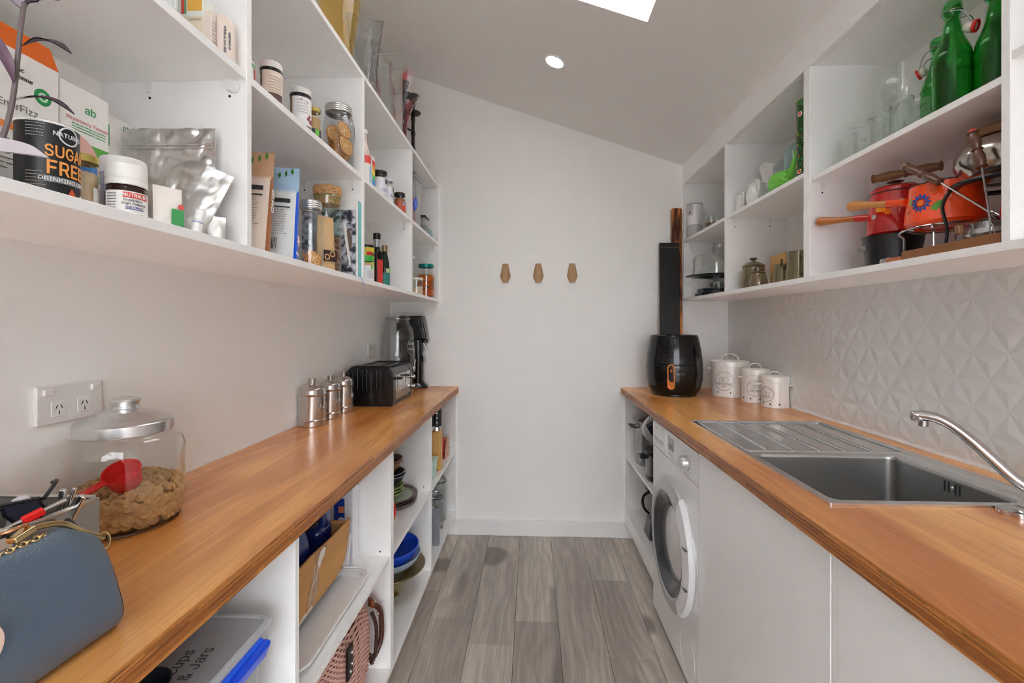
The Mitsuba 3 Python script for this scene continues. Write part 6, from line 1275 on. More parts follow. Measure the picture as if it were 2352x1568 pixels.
t = thing('wooden_block', 'small plain wooden block standing behind the stoneware mug', 'block', (1.085, 2.045, RZ1), 0); obj('block', cbox(-0.025, 0.025, -0.06, 0.06, 0, 0.148, 0.002), 'mat_blockwood', t, False)
t = thing('stoneware_pot', 'lidded brown stoneware pot half hidden behind the mug handle', 'pot', (1.05, 1.80, RZ1), 75)
obj('body', pot_body(0.042, 0.078, 0.84), POT, t); obj('lid', lathe([(0.035, 0.078), (0.03, 0.086), (0.01, 0.092), (0.008, 0.1), (0.013, 0.104), (0, 0.105)], 36), POTD, t)

PORC = mat((236, 236, 235), 0.1, 0, 0.5, 0.6)
t = thing('creamer', 'small white porcelain creamer with a thin loop handle, leftmost of the white jugs', 'jug', (0.945, 2.115, RZ2), 70)
obj('body', lathe([(0, 0), (0.022, 0), (0.026, 0.01), (0.028, 0.03), (0.024, 0.055), (0.027, 0.075), (0.025, 0.076), (0.022, 0.055), (0.025, 0.03), (0, 0.01)], 48), PORC, t); handle([(-0.024, 0, 0.066), (-0.045, 0, 0.078), (-0.058, 0, 0.06), (-0.045, 0, 0.03), (-0.034, 0, 0.012)], 0.004, PORC, t)
t = thing('sugar_pot', 'white porcelain sugar pot with a big loop handle beside the green basket vase', 'sugar pot', (0.958, 2.01, RZ2), 70)
obj('body', lathe([(0, 0), (0.028, 0), (0.04, 0.02), (0.044, 0.045), (0.036, 0.075), (0.03, 0.085), (0.034, 0.092), (0.03, 0.092), (0, 0.085)], 48), PORC, t); obj('lid', lathe([(0.032, 0.091), (0.02, 0.101), (0.006, 0.105), (0.008, 0.115), (0, 0.118)], 40), PORC, t)
handle([(-0.034, 0, 0.082), (-0.058, 0, 0.096), (-0.072, 0, 0.07), (-0.055, 0, 0.035), (-0.04, 0, 0.02)], 0.005, PORC, t)
t = thing('pitcher', 'tall white porcelain pitcher with a wavy rim behind the green basket vase', 'pitcher', (1.06, 2.075, RZ2), 60)
pm = lathe([(0, 0), (0.04, 0), (0.05, 0.02), (0.056, 0.06), (0.048, 0.11), (0.044, 0.14), (0.05, 0.17), (0.058, 0.195), (0.055, 0.196), (0.04, 0.14), (0, 0.12)], 64); v = np.array(pm.vertices); a = np.arctan2(v[:, 1], v[:, 0]); k = np.clip((v[:, 2] - 0.14) / 0.055, 0, 1)
v[:, 2] += k * (0.008 * np.cos(5 * a)); v[:, 0] *= 1 + 0.25 * k * (np.cos(a) > 0.6) * (np.cos(a) - 0.6) / 0.4; obj('body', trimesh.Trimesh(v, pm.faces, process=False), PORC, t); handle([(-0.046, 0, 0.165), (-0.075, 0, 0.17), (-0.085, 0, 0.12), (-0.07, 0, 0.07), (-0.052, 0, 0.05)], 0.0055, PORC, t)
t = thing('teal_vase', 'pale teal glazed vase between the white pitcher and the green glass vase', 'vase', (1.075, 1.92, RZ2), 0); obj('vase', lathe([(0, 0), (0.036, 0), (0.046, 0.02), (0.05, 0.10), (0.046, 0.19), (0.035, 0.222), (0.02, 0.232), (0, 0.233)], 56), mat((142, 172, 172), 0.12, 0, 0.6, 0.6), t)
t = thing('basket_vase', 'bright green woven pattern ceramic vase shaped like a fish with raised tail', 'vase', (0.945, 1.785, RZ2), 0)
GRN = mat((104, 186, 60), 0.12, 0, 0.6, 0.6)
im = trimesh.creation.icosphere(5); v = np.array(im.vertices); bump = np.maximum(np.sin(v[:, 1] * 16 + v[:, 2] * 12), np.sin(v[:, 1] * 16 - v[:, 2] * 12)) * 0.03
v = v * (1 + bump[:, None] * (np.abs(v[:, 2]) < 0.75)[:, None]); v[:, 2] = np.minimum(v[:, 2], 0.62 + 0.12 * np.abs(v[:, 1])); v[:, 2] = np.maximum(v[:, 2], -0.8)
obj('body', trimesh.Trimesh(v * [0.036, 0.066, 0.046] + [0, 0.012, 0.0375], im.faces, process=False), GRN, t, 40)
obj('tail', tube(smooth_path([(0, -0.03, 0.035), (0, -0.058, 0.045), (0, -0.082, 0.07), (0, -0.09, 0.10), (0, -0.078, 0.125)], 24), np.interp(np.arange(25), [0, 10, 16, 24], [0.02, 0.017, 0.014, 0.003]), 12, False, 0.6), GRN, t)
obj('mouth', mv(cyl(0.016, 0, 0.001, 24), np.diag([1, 1.6, 1, 1]), Tr(0, 0.01, 0.0668)), mat((20, 40, 16), 0.4), t)
obj('fin', mv(rbox(0.012, 0.11, 0.005, 0.002), Rx(math.radians(3)), Tr(-0.03, 0.03, 0.002)), mat((120, 160, 60), 0.2), t)
t = thing('painted_vase', 'tall green glass cylinder vase painted with gold leaves and red dots', 'vase', (0.945, 1.628, RZ2), -60)
R = 0.0335
obj('vase', twall_shell([(0, 0.0), (R * 0.9, 0.0), (R, 0.006), (R, 0.262)], 0.0022, 56), solid_glass((110, 196, 110)), t, 40) if False else obj('vase', lathe([(0, 0.003), (R * 0.9, 0.002), (R, 0.008), (R, 0.264)], 56), thin_glass((70, 160, 60)), t)
obj('rim', tube([(R * math.cos(a), R * math.sin(a), 0.264) for a in np.linspace(0, 2 * PI, 57)[:-1]], 0.0013, 8, True), mat((176, 150, 70), 0.25, 0.8), t)
rs = np.random.RandomState(8); ga = []; gg = []
for i in range(130):
    z = 0.02 + 0.14 * rs.rand(); a = rs.uniform(-PI, PI); g = mv(prism(Polygon([(0, 0), (0.0035, 0.005), (0, 0.013), (-0.0035, 0.005)]), 0.0006), Rz(rs.uniform(0, 2 * PI)))
    (ga if i % 3 == 0 else gg).append(bend(g, R, z, a))
obj('gold_leaves', cat(*ga), mat((190, 150, 50), 0.3, 0.7), t, False, kind='stuff'); obj('green_leaves', cat(*gg), mat((30, 120, 40), 0.2), t, False, kind='stuff')
for z, a in ((0.215, -1.75), (0.02, -1.8), (0.215, -0.3), (0.03, -0.4)): obj('white_spot', disc_on(R, z, a, 0.0085), PAPER, t, False); obj('red_dot', disc_on(R, z, a, 0.0055, 0.0009), mat((206, 70, 40), 0.4), t, False)

# middle bay, upper shelf: tumblers, goblets, green bottles
k_ = 0
names = ('nearest the shelf upright', 'second from the shelf upright', 'third from the shelf upright', 'nearest the round goblets')
for i, y in enumerate((1.462, 1.392, 1.322, 1.252)):
    for j, x in enumerate((0.963, 1.035)):
        t = thing('tumbler', 'clear ribbed tumbler, %s, %s row' % (names[i], 'front' if j == 0 else 'back'), 'glass', (x, y, RZ3), 0, 'clear tumblers')
        R = 0.0285; pr = [(R * 0.86, 0.0), (R * 0.92, 0.004)]
        for z in np.linspace(0.01, 0.06, 6): pr += [(R * 0.93, z), (R * 0.96, z + 0.005)]
        pr += [(R * 0.96, 0.07), (R, 0.098 + 0.012 * (i > 0))]
        m = lathe([(0, 0.0)] + pr, 64); v = np.array(m.vertices); a = np.arctan2(v[:, 1], v[:, 0]); f = 1 + 0.02 * np.cos(12 * a); v[:, 0] *= f; v[:, 1] *= f
        obj('wall', trimesh.Trimesh(v, m.faces, process=False), CLEAR, t, 30); obj('base', lathe([(0, 0.0005), (R * 0.85, 0.0005), (R * 0.88, 0.009), (0, 0.010)], 40), CRY, t)
        obj('rim', tube([(R * 1.0 * math.cos(a), R * math.sin(a), pr[-1][1]) for a in np.linspace(0, 2 * PI, 41)[:-1]], 0.0009, 6, True), CRY, t)
for i, (x, y, s) in enumerate(((1.09, 1.40, 1.25), (1.125, 1.485, 0.9), (1.09, 1.19, 0.9))):
    t = thing('goblet', ('big round clear goblet behind the tumblers', 'round clear goblet at the back by the shelf upright', 'round clear goblet behind the green bottles')[i], 'goblet', (x, y, RZ3), 0, 'clear goblets')
    obj('bowl', lathe([(0.008 * s, 0.09 * s), (0.03 * s, 0.10 * s), (0.052 * s, 0.135 * s), (0.056 * s, 0.17 * s), (0.048 * s, 0.215 * s), (0.036 * s, 0.25 * s)], 56), CLEAR, t); obj('stem', lathe([(0, 0), (0.034 * s, 0), (0.034 * s, 0.003), (0.008 * s, 0.012), (0.0045 * s, 0.04), (0.006 * s, 0.085), (0.012 * s, 0.095), (0, 0.097 * s)], 40), CRY, t)
def swing(label, x, y, rot, open_=True):
    t = thing('swing_top_bottle', label, 'bottle', (x, y, RZ3), rot, 'green swing top bottles')
    R = 0.0356
    po = [(R * 0.85, 0), (R, 0.006), (R, 0.13), (R * 0.97, 0.145), (R * 0.8, 0.165), (R * 0.55, 0.188), (R * 0.44, 0.215), (R * 0.40, 0.236), (R * 0.46, 0.240), (R * 0.46, 0.262), (R * 0.42, 0.268)]
    pr = [(R * 0.85, 0), (R, 0.006)] + [tuple(p) for p in smooth_path([(r, 0, z) for r, z in po[2:]], 44)[:, [0, 2]]]
    obj('glass', twall_shell([(0, 0.0)] + pr, 0.003, 56), 'mat_greenglass', t, 50)
    for z in (0.135, 0.10): obj('moulded_ring', tube([((R + 0.0002) * math.cos(a), (R + 0.0002) * math.sin(a), z) for a in np.linspace(0, 2 * PI, 49)[:-1]], 0.0012, 6, True), 'mat_greenglass', t)
    W = mat((170, 170, 172), 0.25, 1.0); r0 = R * 0.46 + 0.0012
    c = obj('wire', cat(tube([(r0 * math.cos(a), r0 * math.sin(a), 0.245) for a in np.linspace(0, 2 * PI, 33)[:-1]], 0.0013, 6, True),
        *[tube(smooth_path([(s * r0, 0.0, 0.245), (s * (r0 + 0.006), 0.006, 0.238), (s * (r0 + 0.002), 0.022, 0.232), (s * 0.012, 0.034, 0.208), (s * 0.008, 0.040, 0.192)], 20), 0.0013, 6) for s in (-1, 1)]), W, t)
    s = obj('stopper', mv(lathe([(0, 0), (0.009, 0), (0.0125, 0.006), (0.013, 0.012), (0.008, 0.02), (0, 0.021)], 28), Rx(math.radians(70)), Tr(0, 0.040, 0.192)), mat((232, 226, 218), 0.25), c); obj('gasket', mv(lathe([(0.0095, -0.004), (0.0135, -0.003), (0.0135, 0.0025), (0.0095, 0.0025)], 28), Rx(math.radians(70)), Tr(0, 0.040, 0.192)), mat((206, 40, 40), 0.4), c)
    return t
custom('greenglass', {'type': 'dielectric', 'int_ior': 1.5, 'specular_transmittance': rgb((160, 231, 172))})
swing('tall green swing top bottle in front, second from the left', 0.972, 1.112, -150); swing('green swing top bottle at the back left with its red ringed stopper hanging', 1.06, 1.252, 40)
swing('green swing top bottle in front beside the right shelf upright', 1.02, 1.06, -160); swing('green swing top bottle at the back right, half hidden', 1.12, 1.165, -120)

# middle bay, bottom: fondue sets
WOODH = mat((168, 98, 40), 0.25, 0, 0.6, 0.5); WOODD = mat((84, 52, 32), 0.3, 0, 0.6, 0.4); REDE = mat((186, 24, 22), 0.1, 0, 0.6, 0.8); ORE = mat((232, 74, 22), 0.1, 0, 0.6, 0.8)
t = thing('burner_stand', 'black cast iron burner stand under the red fondue pot', 'burner stand', (1.02, 1.352, RZ1), 0)
obj('stand', lathe([(0, 0), (0.058, 0), (0.062, 0.005), (0.064, 0.05), (0.07, 0.088), (0.072, 0.092), (0.068, 0.093), (0.058, 0.05), (0, 0.045)], 56), mat((16, 17, 18), 0.35), t); obj('latch', mv(rbox(0.004, 0.03, 0.012, 0.0015), Rz(0.5), Tr(-0.066, 0.02, 0.055)), mat((176, 176, 170), 0.3, 1.0), t)
def fondue(t, R, h, m_, inner):
    obj('pot', lathe([(0, 0), (R * 0.9, 0), (R, 0.008), (R * 0.985, h * 0.3), (R * 0.9, h * 0.75), (R * 0.87, h), (R * 0.84, h), (R * 0.87, h * 0.7), (R * 0.95, 0.012), (0, 0.01)], 64), m_, t)
    obj('rim', tube([(R * 0.87 * math.cos(a), R * 0.87 * math.sin(a), h) for a in np.linspace(0, 2 * PI, 57)[:-1]], 0.0018, 8, True), mat((60, 40, 40), 0.2), t)
def long_handle(t, p0, p1, m_, sock):
    p0, p1 = np.array(p0), np.array(p1); d = p1 - p0
    obj('socket', tube([p0, p0 + d * 0.28], 0.010, 12), sock, t)
    q = np.linspace(0.24, 1, 26); r = np.interp(q, [0.24, 0.4, 0.6, 0.85, 0.95, 0.985, 1.0], [0.0095, 0.0085, 0.0095, 0.0135, 0.0145, 0.011, 0.002]); obj('handle', tube([p0 + d * x for x in q], r, 16), m_, t)
def petals(n, r0, r1, w, R, z, a, m_, t, part='petal'):
    for k in range(n):
        e = Polygon([(r0, 0), ((r0 + r1) / 2, w), (r1, w * 0.4), (r1, -w * 0.4), ((r0 + r1) / 2, -w)]); obj(part, bend(mv(prism(e, 0.0006), Rz(2 * PI * k / n)), R, z, a, 0.0012), m_, t, False)
t = thing('fondue_pot', 'dark red enamel fondue pot with a wooden handle on the black burner stand', 'fondue pot', (1.035, 1.362, RZ1 + 0.0935), 0)
fondue(t, 0.066, 0.122, REDE, None); long_handle(t, (-0.045, 0.03, 0.062), (-0.125, 0.155, 0.078), WOODH, REDE)
A = math.radians(-152)
for i, (dx, dz, c_) in enumerate(((0.0, 0.004, (236, 140, 40)), (0.011, -0.004, (236, 110, 30)), (-0.012, 0.006, (240, 160, 60)), (0.002, 0.016, (226, 80, 40)))): obj('flower_print', bend(prism(Point(dx, dz).buffer(0.0075), 0.0006).subdivide(), 0.063, 0.066, A), mat(c_, 0.15), t, False)
obj('leaf_print', bend(prism(Point(-0.024, -0.012).buffer(0.007), 0.0006).subdivide(), 0.0645, 0.066, A), mat((200, 196, 190), 0.15), t, False); obj('leaf_print', bend(prism(Point(0.04, 0.02).buffer(0.009), 0.0006).subdivide(), 0.062, 0.066, A), mat((190, 180, 180), 0.15), t, False)
l = obj('lid', lathe([(0.0575, 0.1235), (0.059, 0.132), (0.05, 0.139), (0.02, 0.146), (0, 0.147)], 56), REDE, t); obj('lid_base', lathe([(0.012, 0.145), (0.012, 0.152), (0.02, 0.156), (0, 0.157)], 30), WOODD, l)
def turned(p0, p1, r, m_, t, part='handle', rings=3):
    p0, p1 = np.array(p0, float), np.array(p1, float); q = np.linspace(0, 1, 60)
    base = 0.62 + 0.38 * np.abs(np.sin(q * PI * (rings - 1) + 0.0)); 
    for k in range(rings): base = np.maximum(base, 1.0 * (np.abs(q - (k + 0.06) / (rings - 0.88)) < 0.022))
    base[0] *= 0.6; base[-1] *= 0.6
    return obj(part, tube([p0 + (p1 - p0) * x for x in q], r * base, 16), m_, t)
turned((-0.065, 0.0, 0.164), (0.02, -0.13, 0.158), 0.0125, mat((110, 74, 46), 0.35), l, 'lid_handle', 3)
t = thing('serving_board', 'small wooden serving board under the orange fondue set', 'board', (1.0, 1.07, RZ1), 0)
obj('board', cbox(-0.09, 0.09, -0.13, 0.11, 0.0, 0.022, 0.002), mat((128, 82, 46), 0.4), t, False); obj('lower_lip', cbox(-0.094, 0.06, 0.11, 0.155, 0.0, 0.011, 0.002), mat((166, 98, 60), 0.4), t, False)
t = thing('wire_stand', 'chrome wire stand holding the orange fondue pot', 'stand', (1.0, 1.165, RZ1), 0)
CHR2 = mat((190, 190, 192), 0.15, 1.0)
ringp = [(0.07 * math.cos(a), 0.07 * math.sin(a), 0.078) for a in np.linspace(0, 2 * PI, 49)[:-1]]
obj('ring', tube(ringp, 0.0026, 8, True), CHR2, t)
for a in (2.45, 3.75, 0.6, 5.2): ca, sa = math.cos(a), math.sin(a); obj('leg', tube(smooth_path([(0.055 * ca, 0.055 * sa, 0.078), (0.078 * ca, 0.078 * sa, 0.078), (0.084 * ca, 0.084 * sa, 0.07), (0.076 * ca, 0.076 * sa, 0.062), (0.074 * ca, 0.074 * sa, 0.05), (0.074 * ca, 0.074 * sa, 0.0245)], 24), 0.0026, 8), CHR2, t)
t = thing('fondue_pot', 'orange enamel fondue pot with a blue flower on the chrome wire stand', 'fondue pot', (1.0, 1.165, RZ1 + 0.0812), 0)
R = 0.0755
fondue(t, R, 0.10, ORE, None); long_handle(t, (-0.055, 0.045, 0.070), (-0.082, 0.215, 0.104), mat((190, 126, 62), 0.28, 0, 0.6, 0.5), ORE)
A = math.radians(-165); RR = R * 0.965
petals(12, 0.008, 0.021, 0.0032, RR, 0.052, A, mat((24, 70, 150), 0.15), t); obj('flower_centre', bend(prism(Point(0, 0).buffer(0.007), 0.0006).subdivide(), RR, 0.052, A, 0.0012), mat((240, 110, 40), 0.15), t, False)
obj('green_leaf', bend(prism(Polygon([(0.018, -0.014), (0.03, 0.0), (0.042, 0.004), (0.04, -0.012), (0.03, -0.02)]), 0.0006).subdivide(), RR, 0.048, A, 0.0012), mat((84, 140, 50), 0.15), t, False); obj('green_leaf', bend(prism(Polygon([(-0.03, 0.004), (-0.025, 0.02), (-0.02, 0.012), (-0.024, 0.0)]), 0.0006).subdivide(), RR, 0.05, A, 0.0012), mat((120, 150, 60), 0.15), t, False)
for dx, dz in ((0.025, 0.026), (0.05, 0.008), (-0.032, -0.014)): obj('ring_print', bend(prism(Point(dx, dz).buffer(0.007).difference(Point(dx, dz).buffer(0.004)), 0.0006), RR, 0.05, A, 0.0012), mat((206, 90, 30), 0.15), t, False)
t = thing('fondue_pot', 'red orange fondue pot standing behind the wire stands by the right upright', 'fondue pot', (1.075, 1.02, RZ1 + 0.0225), 0); fondue(t, 0.068, 0.10, mat((206, 40, 22), 0.1, 0, 0.6, 0.8), None)
t = thing('burner', 'little chrome burner on the serving board beside the right upright', 'burner', (0.952, 1.005, RZ1 + 0.0225), 0)
obj('burner', lathe([(0, 0), (0.036, 0), (0.04, 0.008), (0.038, 0.018), (0.026, 0.024), (0.03, 0.032), (0.018, 0.042), (0, 0.044)], 44), CHR2, t); obj('knob', mv(rbox(0.012, 0.012, 0.02, 0.003), Tr(-0.042, 0.02, 0.012)), mat((120, 84, 54), 0.35), t)
t = thing('burner', 'flat chrome burner cup on the shelf beside the black burner stand', 'burner', (0.935, 1.245, RZ1), 0); obj('cup', lathe([(0, 0), (0.02, 0), (0.024, 0.006), (0.022, 0.014), (0.018, 0.016), (0, 0.012)], 36), CHR2, t)
t = thing('trivet', 'black wire trivet carrying the steel pot above the fondue sets', 'trivet', (1.04, 1.045, RZ1), 0)
BW = mat((14, 14, 15), 0.3)
obj('ring', tube([(0.1 * math.cos(a), 0.1 * math.sin(a), 0.152) for a in np.linspace(0, 2 * PI, 57)[:-1]], 0.004, 8, True, 1.3), BW, t); obj('plate', mv(lathe([(0.085, 0.149), (0.1, 0.149), (0.1, 0.154), (0.085, 0.154), (0.085, 0.149)], 56), Tr(0, 0, 0)), BW, t)
for a in (2.6, 4.2, 0.9, 5.6): ca, sa = math.cos(a), math.sin(a); obj('leg', tube(smooth_path([(0.098 * ca, 0.098 * sa, 0.15), (0.112 * ca, 0.112 * sa, 0.12), (0.105 * ca, 0.105 * sa, 0.06), (0.108 * ca, 0.108 * sa, 0.0265 if a != 0.9 else 0.004)], 20), 0.0032, 8), BW, t)
t = thing('steel_pot', 'round bellied steel pot with a wooden lid rim on the black trivet', 'pot', (1.045, 1.058, RZ1 + 0.1575), 0)
obj('pot', lathe([(0, 0), (0.05, 0), (0.075, 0.012), (0.09, 0.04), (0.088, 0.065), (0.074, 0.088), (0.062, 0.096), (0, 0.096)], 64), mat((190, 184, 176), 0.16, 1.0), t)
obj('lid', lathe([(0.062, 0.096), (0.066, 0.098), (0.067, 0.112), (0.06, 0.118), (0, 0.120)], 56), mat((124, 88, 54), 0.4), t); obj('knob', lathe([(0.012, 0.12), (0.02, 0.123), (0.022, 0.129), (0.018, 0.133), (0, 0.134)], 30), WOODD, t)
def fork(label, h0, h1, tip, endc):
    t = thing('fondue_fork', label, 'fondue fork', (0, 0, 0)); h0, h1, tip = map(np.array, (h0, h1, tip)); turned(h1, h0, 0.0095, WOODD, t, 'handle', 3)
    obj('end_cap', mv(trimesh.creation.icosphere(2, 0.0072), Tr(*h0)), mat(endc, 0.3), t); obj('rod', tube([h1, tip], 0.0019, 8), CHR2, t)
    d = (tip - h1) / np.linalg.norm(tip - h1); s = np.cross(d, [1, 0, 0]); s /= np.linalg.norm(s)
    obj('prongs', cat(tube([tip - d * 0.002, tip + s * 0.004 + d * 0.006, tip + s * 0.004 + d * 0.022], 0.0011, 6), tube([tip - d * 0.002, tip - s * 0.004 + d * 0.006, tip - s * 0.004 + d * 0.022], 0.0011, 6)), CHR2, t)
fork('fondue fork with a yellow tipped wooden handle slanting over the orange pot', (0.925, 1.185, 1.665), (0.925, 1.088, 1.595), (0.925, 0.975, 1.50), (214, 190, 70)); fork('fondue fork with a red tipped wooden handle in front of the steel pot', (0.915, 1.0, 1.672), (0.915, 0.98, 1.592), (0.918, 0.965, 1.475), (206, 50, 46))
# ------------------------------------------------------------------ washing machine and the right base shelf
t = thing('washing_machine', 'white front loading washing machine with a round door under the right worktop', 'washing machine', (0.548, 1.831, 0), 0)
WM = mat((234, 234, 234), 0.22); y0, y1 = -0.283, 0.283
obj('cabinet', cbox(0.004, 0.56, y0, y1, 0.03, 0.848, 0.003), WM, t, False)
YD, ZD, RD = -0.026, 0.437, 0.246
fr = prism(sbox(y0, 0.012, y1, 0.735).difference(Point(YD, ZD).buffer(0.19, 40)), 0.004)
def fx(m, x0=0.0): return mv(m, Rx(PI / 2), Rz(PI / 2), Tr(x0, 0, 0))   # drawn in (y, z), thick along +x
obj('front_panel', fx(fr), WM, t, False); obj('control_panel', fx(prism(sbox(y0, 0.738, y1, 0.848), 0.004)), WM, t, False)
obj('kick_panel', cbox(0.01, 0.02, y0 + 0.004, y1 - 0.004, 0.002, 0.03), mat((60, 60, 60), 0.5), t, False)
dr_ = obj('detergent_drawer', fx(prism(sbox(0.08, 0.745, 0.276, 0.842).buffer(-0.004).buffer(0.004), 0.005), -0.003), WM, t, False); obj('drawer_handle', fx(prism(sbox(0.11, 0.768, 0.25, 0.786).buffer(-0.003).buffer(0.003), 0.003), -0.0045), mat((186, 187, 188), 0.3), dr_, False)
obj('display', fx(prism(sbox(-0.022, 0.776, 0.048, 0.826), 0.003), -0.0015), mat((150, 152, 150), 0.15), t, False); obj('display_screen', fx(prism(sbox(-0.018, 0.782, 0.044, 0.80), 0.001), -0.0022), mat((84, 86, 86), 0.15), t, False)
for i in range(3): obj('button', fx(prism(sbox(0.032 - 0.022 * i, 0.757, 0.046 - 0.022 * i, 0.766), 0.003), -0.0018), mat((180, 181, 182), 0.3), t, False)
YK, ZK = -0.17, 0.785
d_ = obj('dial', mv(lathe([(0, 0.022), (0.022, 0.022), (0.0235, 0.02), (0.026, 0.002), (0.03, 0.0)], 44), Ry(-PI / 2), Tr(0, YK, ZK)), mat((196, 196, 197), 0.25, 0.5), t); obj('dial_mark', mv(bx(-0.001, 0.001, 0.008, 0.021, 0.0218, 0.0224), Ry(-PI / 2), Tr(0, YK, ZK)), mat((120, 120, 120), 0.4), d_)
pr = []
for k in range(12):
    a = 2 * PI * k / 12 + 0.2; yy, zz = YK + 0.045 * math.cos(a), ZK + 0.045 * math.sin(a) * 0.9
    pr.append(fx(lines(0.022, 0.0035, 1, 1.0, k, 0.0012), 0).apply_translation([-0.0006, yy, zz]))
for k in range(3): pr.append(fx(lines(0.03, 0.003, 1, 1.0, k + 30, 0.0014)).apply_translation([-0.0006, 0.03 - 0.0, 0.832 + 0.0])); pr.append(fx(lines(0.05, 0.004, 1, 1.0, k + 40, 0.001)).apply_translation([-0.0006, 0.0 - 0.035 * k, 0.748]))
obj('printed_legend', cat(*pr), mat((140, 140, 142), 0.5), t, False, kind='stuff')
obj('brand_print', fx(text('EXXCEL', 0.006, 0.0004)).apply_translation([-0.0033, 0.2, 0.822]) if False else fx(lines(0.03, 0.003, 1, 1.0, 77, 0.003)).apply_translation([-0.0034, 0.22, 0.822]), mat((150, 150, 152), 0.5), t, False)
def ring(prof, n=72): return mv(lathe(prof, n), Ry(-PI / 2), Tr(0, YD, ZD))      # local z -> out of the front (-x)
door = obj('door', ring([(RD, -0.003), (RD, 0.012), (RD - 0.004, 0.022), (RD - 0.014, 0.028), (RD - 0.05, 0.034), (RD - 0.058, 0.030)]), mat((178, 179, 180), 0.25, 0.3), t)
obj('inner_ring', ring([(RD - 0.058, 0.030), (RD - 0.066, 0.029), (RD - 0.105, 0.012), (RD - 0.108, 0.008)]), mat((62, 62, 64), 0.15), door)
obj('door_glass', ring([(RD - 0.108, 0.008), (RD - 0.118, -0.004), (RD - 0.132, -0.05), (RD - 0.16, -0.085), (0.05, -0.10), (0, -0.102)]), thin_glass((214, 216, 218)), door)
obj('drum', ring([(RD - 0.06, -0.0045), (RD - 0.06, -0.12), (RD - 0.04, -0.14), (RD - 0.04, -0.34), (0, -0.35)]), mat((136, 138, 140), 0.3, 0.9), t)
obj('grip', ring([(RD + 0.001, 0.006), (RD + 0.0035, 0.012), (RD - 0.003, 0.026), (RD - 0.03, 0.0345), (RD - 0.045, 0.0355)], 72).slice_plane([0, YD - 0.13, 0], [0, -1, 0]), mat((226, 226, 227), 0.25), door)
for zz in (0.075, -0.06): obj('seam', mv(bx(-0.036, -0.028, YD - 0.235, YD - 0.20, ZD + zz - 0.0012, ZD + zz + 0.0012)), mat((70, 70, 72), 0.4), door, False)
e = Point(-0.175, 0.105).buffer(0.078, 40); obj('filter_cover', fx(prism(e.difference(e.buffer(-0.0028)), 0.0015), -0.0008), mat((246, 246, 246), 0.25), t, False)
t = thing('stock_pot', 'tall stainless steel stock pot with lid on the far right base shelf', 'stock pot', (0.70, 2.62, 0.499), 0)
SP = mat((150, 150, 148), 0.24, 1.0); R = 0.118
obj('pot', lathe([(0, 0), (R - 0.004, 0), (R, 0.006), (R, 0.235), (R + 0.003, 0.238)], 64), SP, t); obj('lid', lathe([(R + 0.004, 0.236), (R + 0.004, 0.242), (R - 0.008, 0.248), (R * 0.7, 0.262), (0.03, 0.268), (0, 0.268)], 64), SP, t); obj('lid_knob', lathe([(0.008, 0.267), (0.008, 0.276), (0.022, 0.28), (0.02, 0.286), (0, 0.287)], 30), mat((90, 90, 90), 0.3, 0.8), t)
for a in (PI, 0.0): ca = math.cos(a); obj('handle', tube(smooth_path([(ca * (R - 0.002), -0.03, 0.205), (ca * (R + 0.03), -0.03, 0.212), (ca * (R + 0.036), 0, 0.214), (ca * (R + 0.03), 0.03, 0.212), (ca * (R - 0.002), 0.03, 0.205)], 24), 0.005, 10), mat((90, 90, 92), 0.3, 0.9), t)
t = thing('pressure_cooker', 'black and steel pressure cooker with its white lid raised on the far shelf', 'cooker', (0.675, 2.335, 0.499), 0)
R = 0.105
obj('base', lathe([(0, 0), (R * 0.8, 0), (R, 0.018), (R, 0.03), (0, 0.03)], 56), BLACKP, t); obj('body', lathe([(R, 0.03), (R, 0.13)], 56), mat((120, 120, 120), 0.2, 1.0), t); obj('collar', lathe([(R, 0.128), (R + 0.008, 0.135), (R + 0.006, 0.15), (R - 0.01, 0.155), (0, 0.155)], 56), BLACKP, t)
obj('side_handle', mv(rbox(0.05, 0.05, 0.018, 0.006), Tr(-R - 0.005, 0.02, 0.105)), BLACKP, t)
l = obj('lid', mv(lathe([(0, -0.02), (R, -0.02), (R + 0.004, -0.005), (R * 0.8, 0.03), (R * 0.4, 0.048), (0, 0.05)], 56), Rx(math.radians(-62)), Tr(-0.005, 0.055, 0.255)), mat((228, 228, 228), 0.25), t)
obj('lid_panel', mv(rbox(0.055, 0.09, 0.02, 0.008), Rz(math.radians(-30)), Rx(math.radians(-62)), Tr(-0.062, 0.0, 0.245)), mat((34, 36, 42), 0.25), l)
for i in range(3): obj('panel_key', mv(rbox(0.012, 0.012, 0.003, 0.001), Tr(0, -0.025 + 0.025 * i, 0.0195), Rz(math.radians(-30)), Rx(math.radians(-62)), Tr(-0.062, 0.0, 0.245)), mat((150, 156, 160), 0.3), l)
t = thing('blender', 'blender with a clear jug and black base on the bottom shelf beside the washing machine', 'blender', (0.655, 2.44, 0.172), 0)
obj('base', trimesh.convex.convex_hull(np.vstack([mv(rbox(0.115, 0.115, 0.02, 0.008)).vertices, mv(rbox(0.09, 0.09, 0.02, 0.008), Tr(0, 0, 0.075)).vertices])), mat((40, 40, 42), 0.3), t, 30)
obj('jug', lathe([(0.038, 0.097), (0.046, 0.11), (0.056, 0.20), (0.06, 0.245)], 8), thin_glass((206, 208, 210)), t, False); obj('blade', mv(cat(cyl(0.012, 0, 0.02, 16), mv(rbox(0.06, 0.01, 0.003, 0.001), Rz(0.5), Tr(0, 0, 0.018))), Tr(0, 0, 0.098)), chrome(), t)
obj('jug_handle', tube(smooth_path([(-0.05, -0.02, 0.235), (-0.075, -0.03, 0.225), (-0.078, -0.03, 0.16), (-0.05, -0.02, 0.125)], 20), 0.007, 8), BLACKP, t); obj('jug_lid', lathe([(0.061, 0.243), (0.063, 0.25), (0.05, 0.262), (0, 0.264)], 40), BLACKP, t)
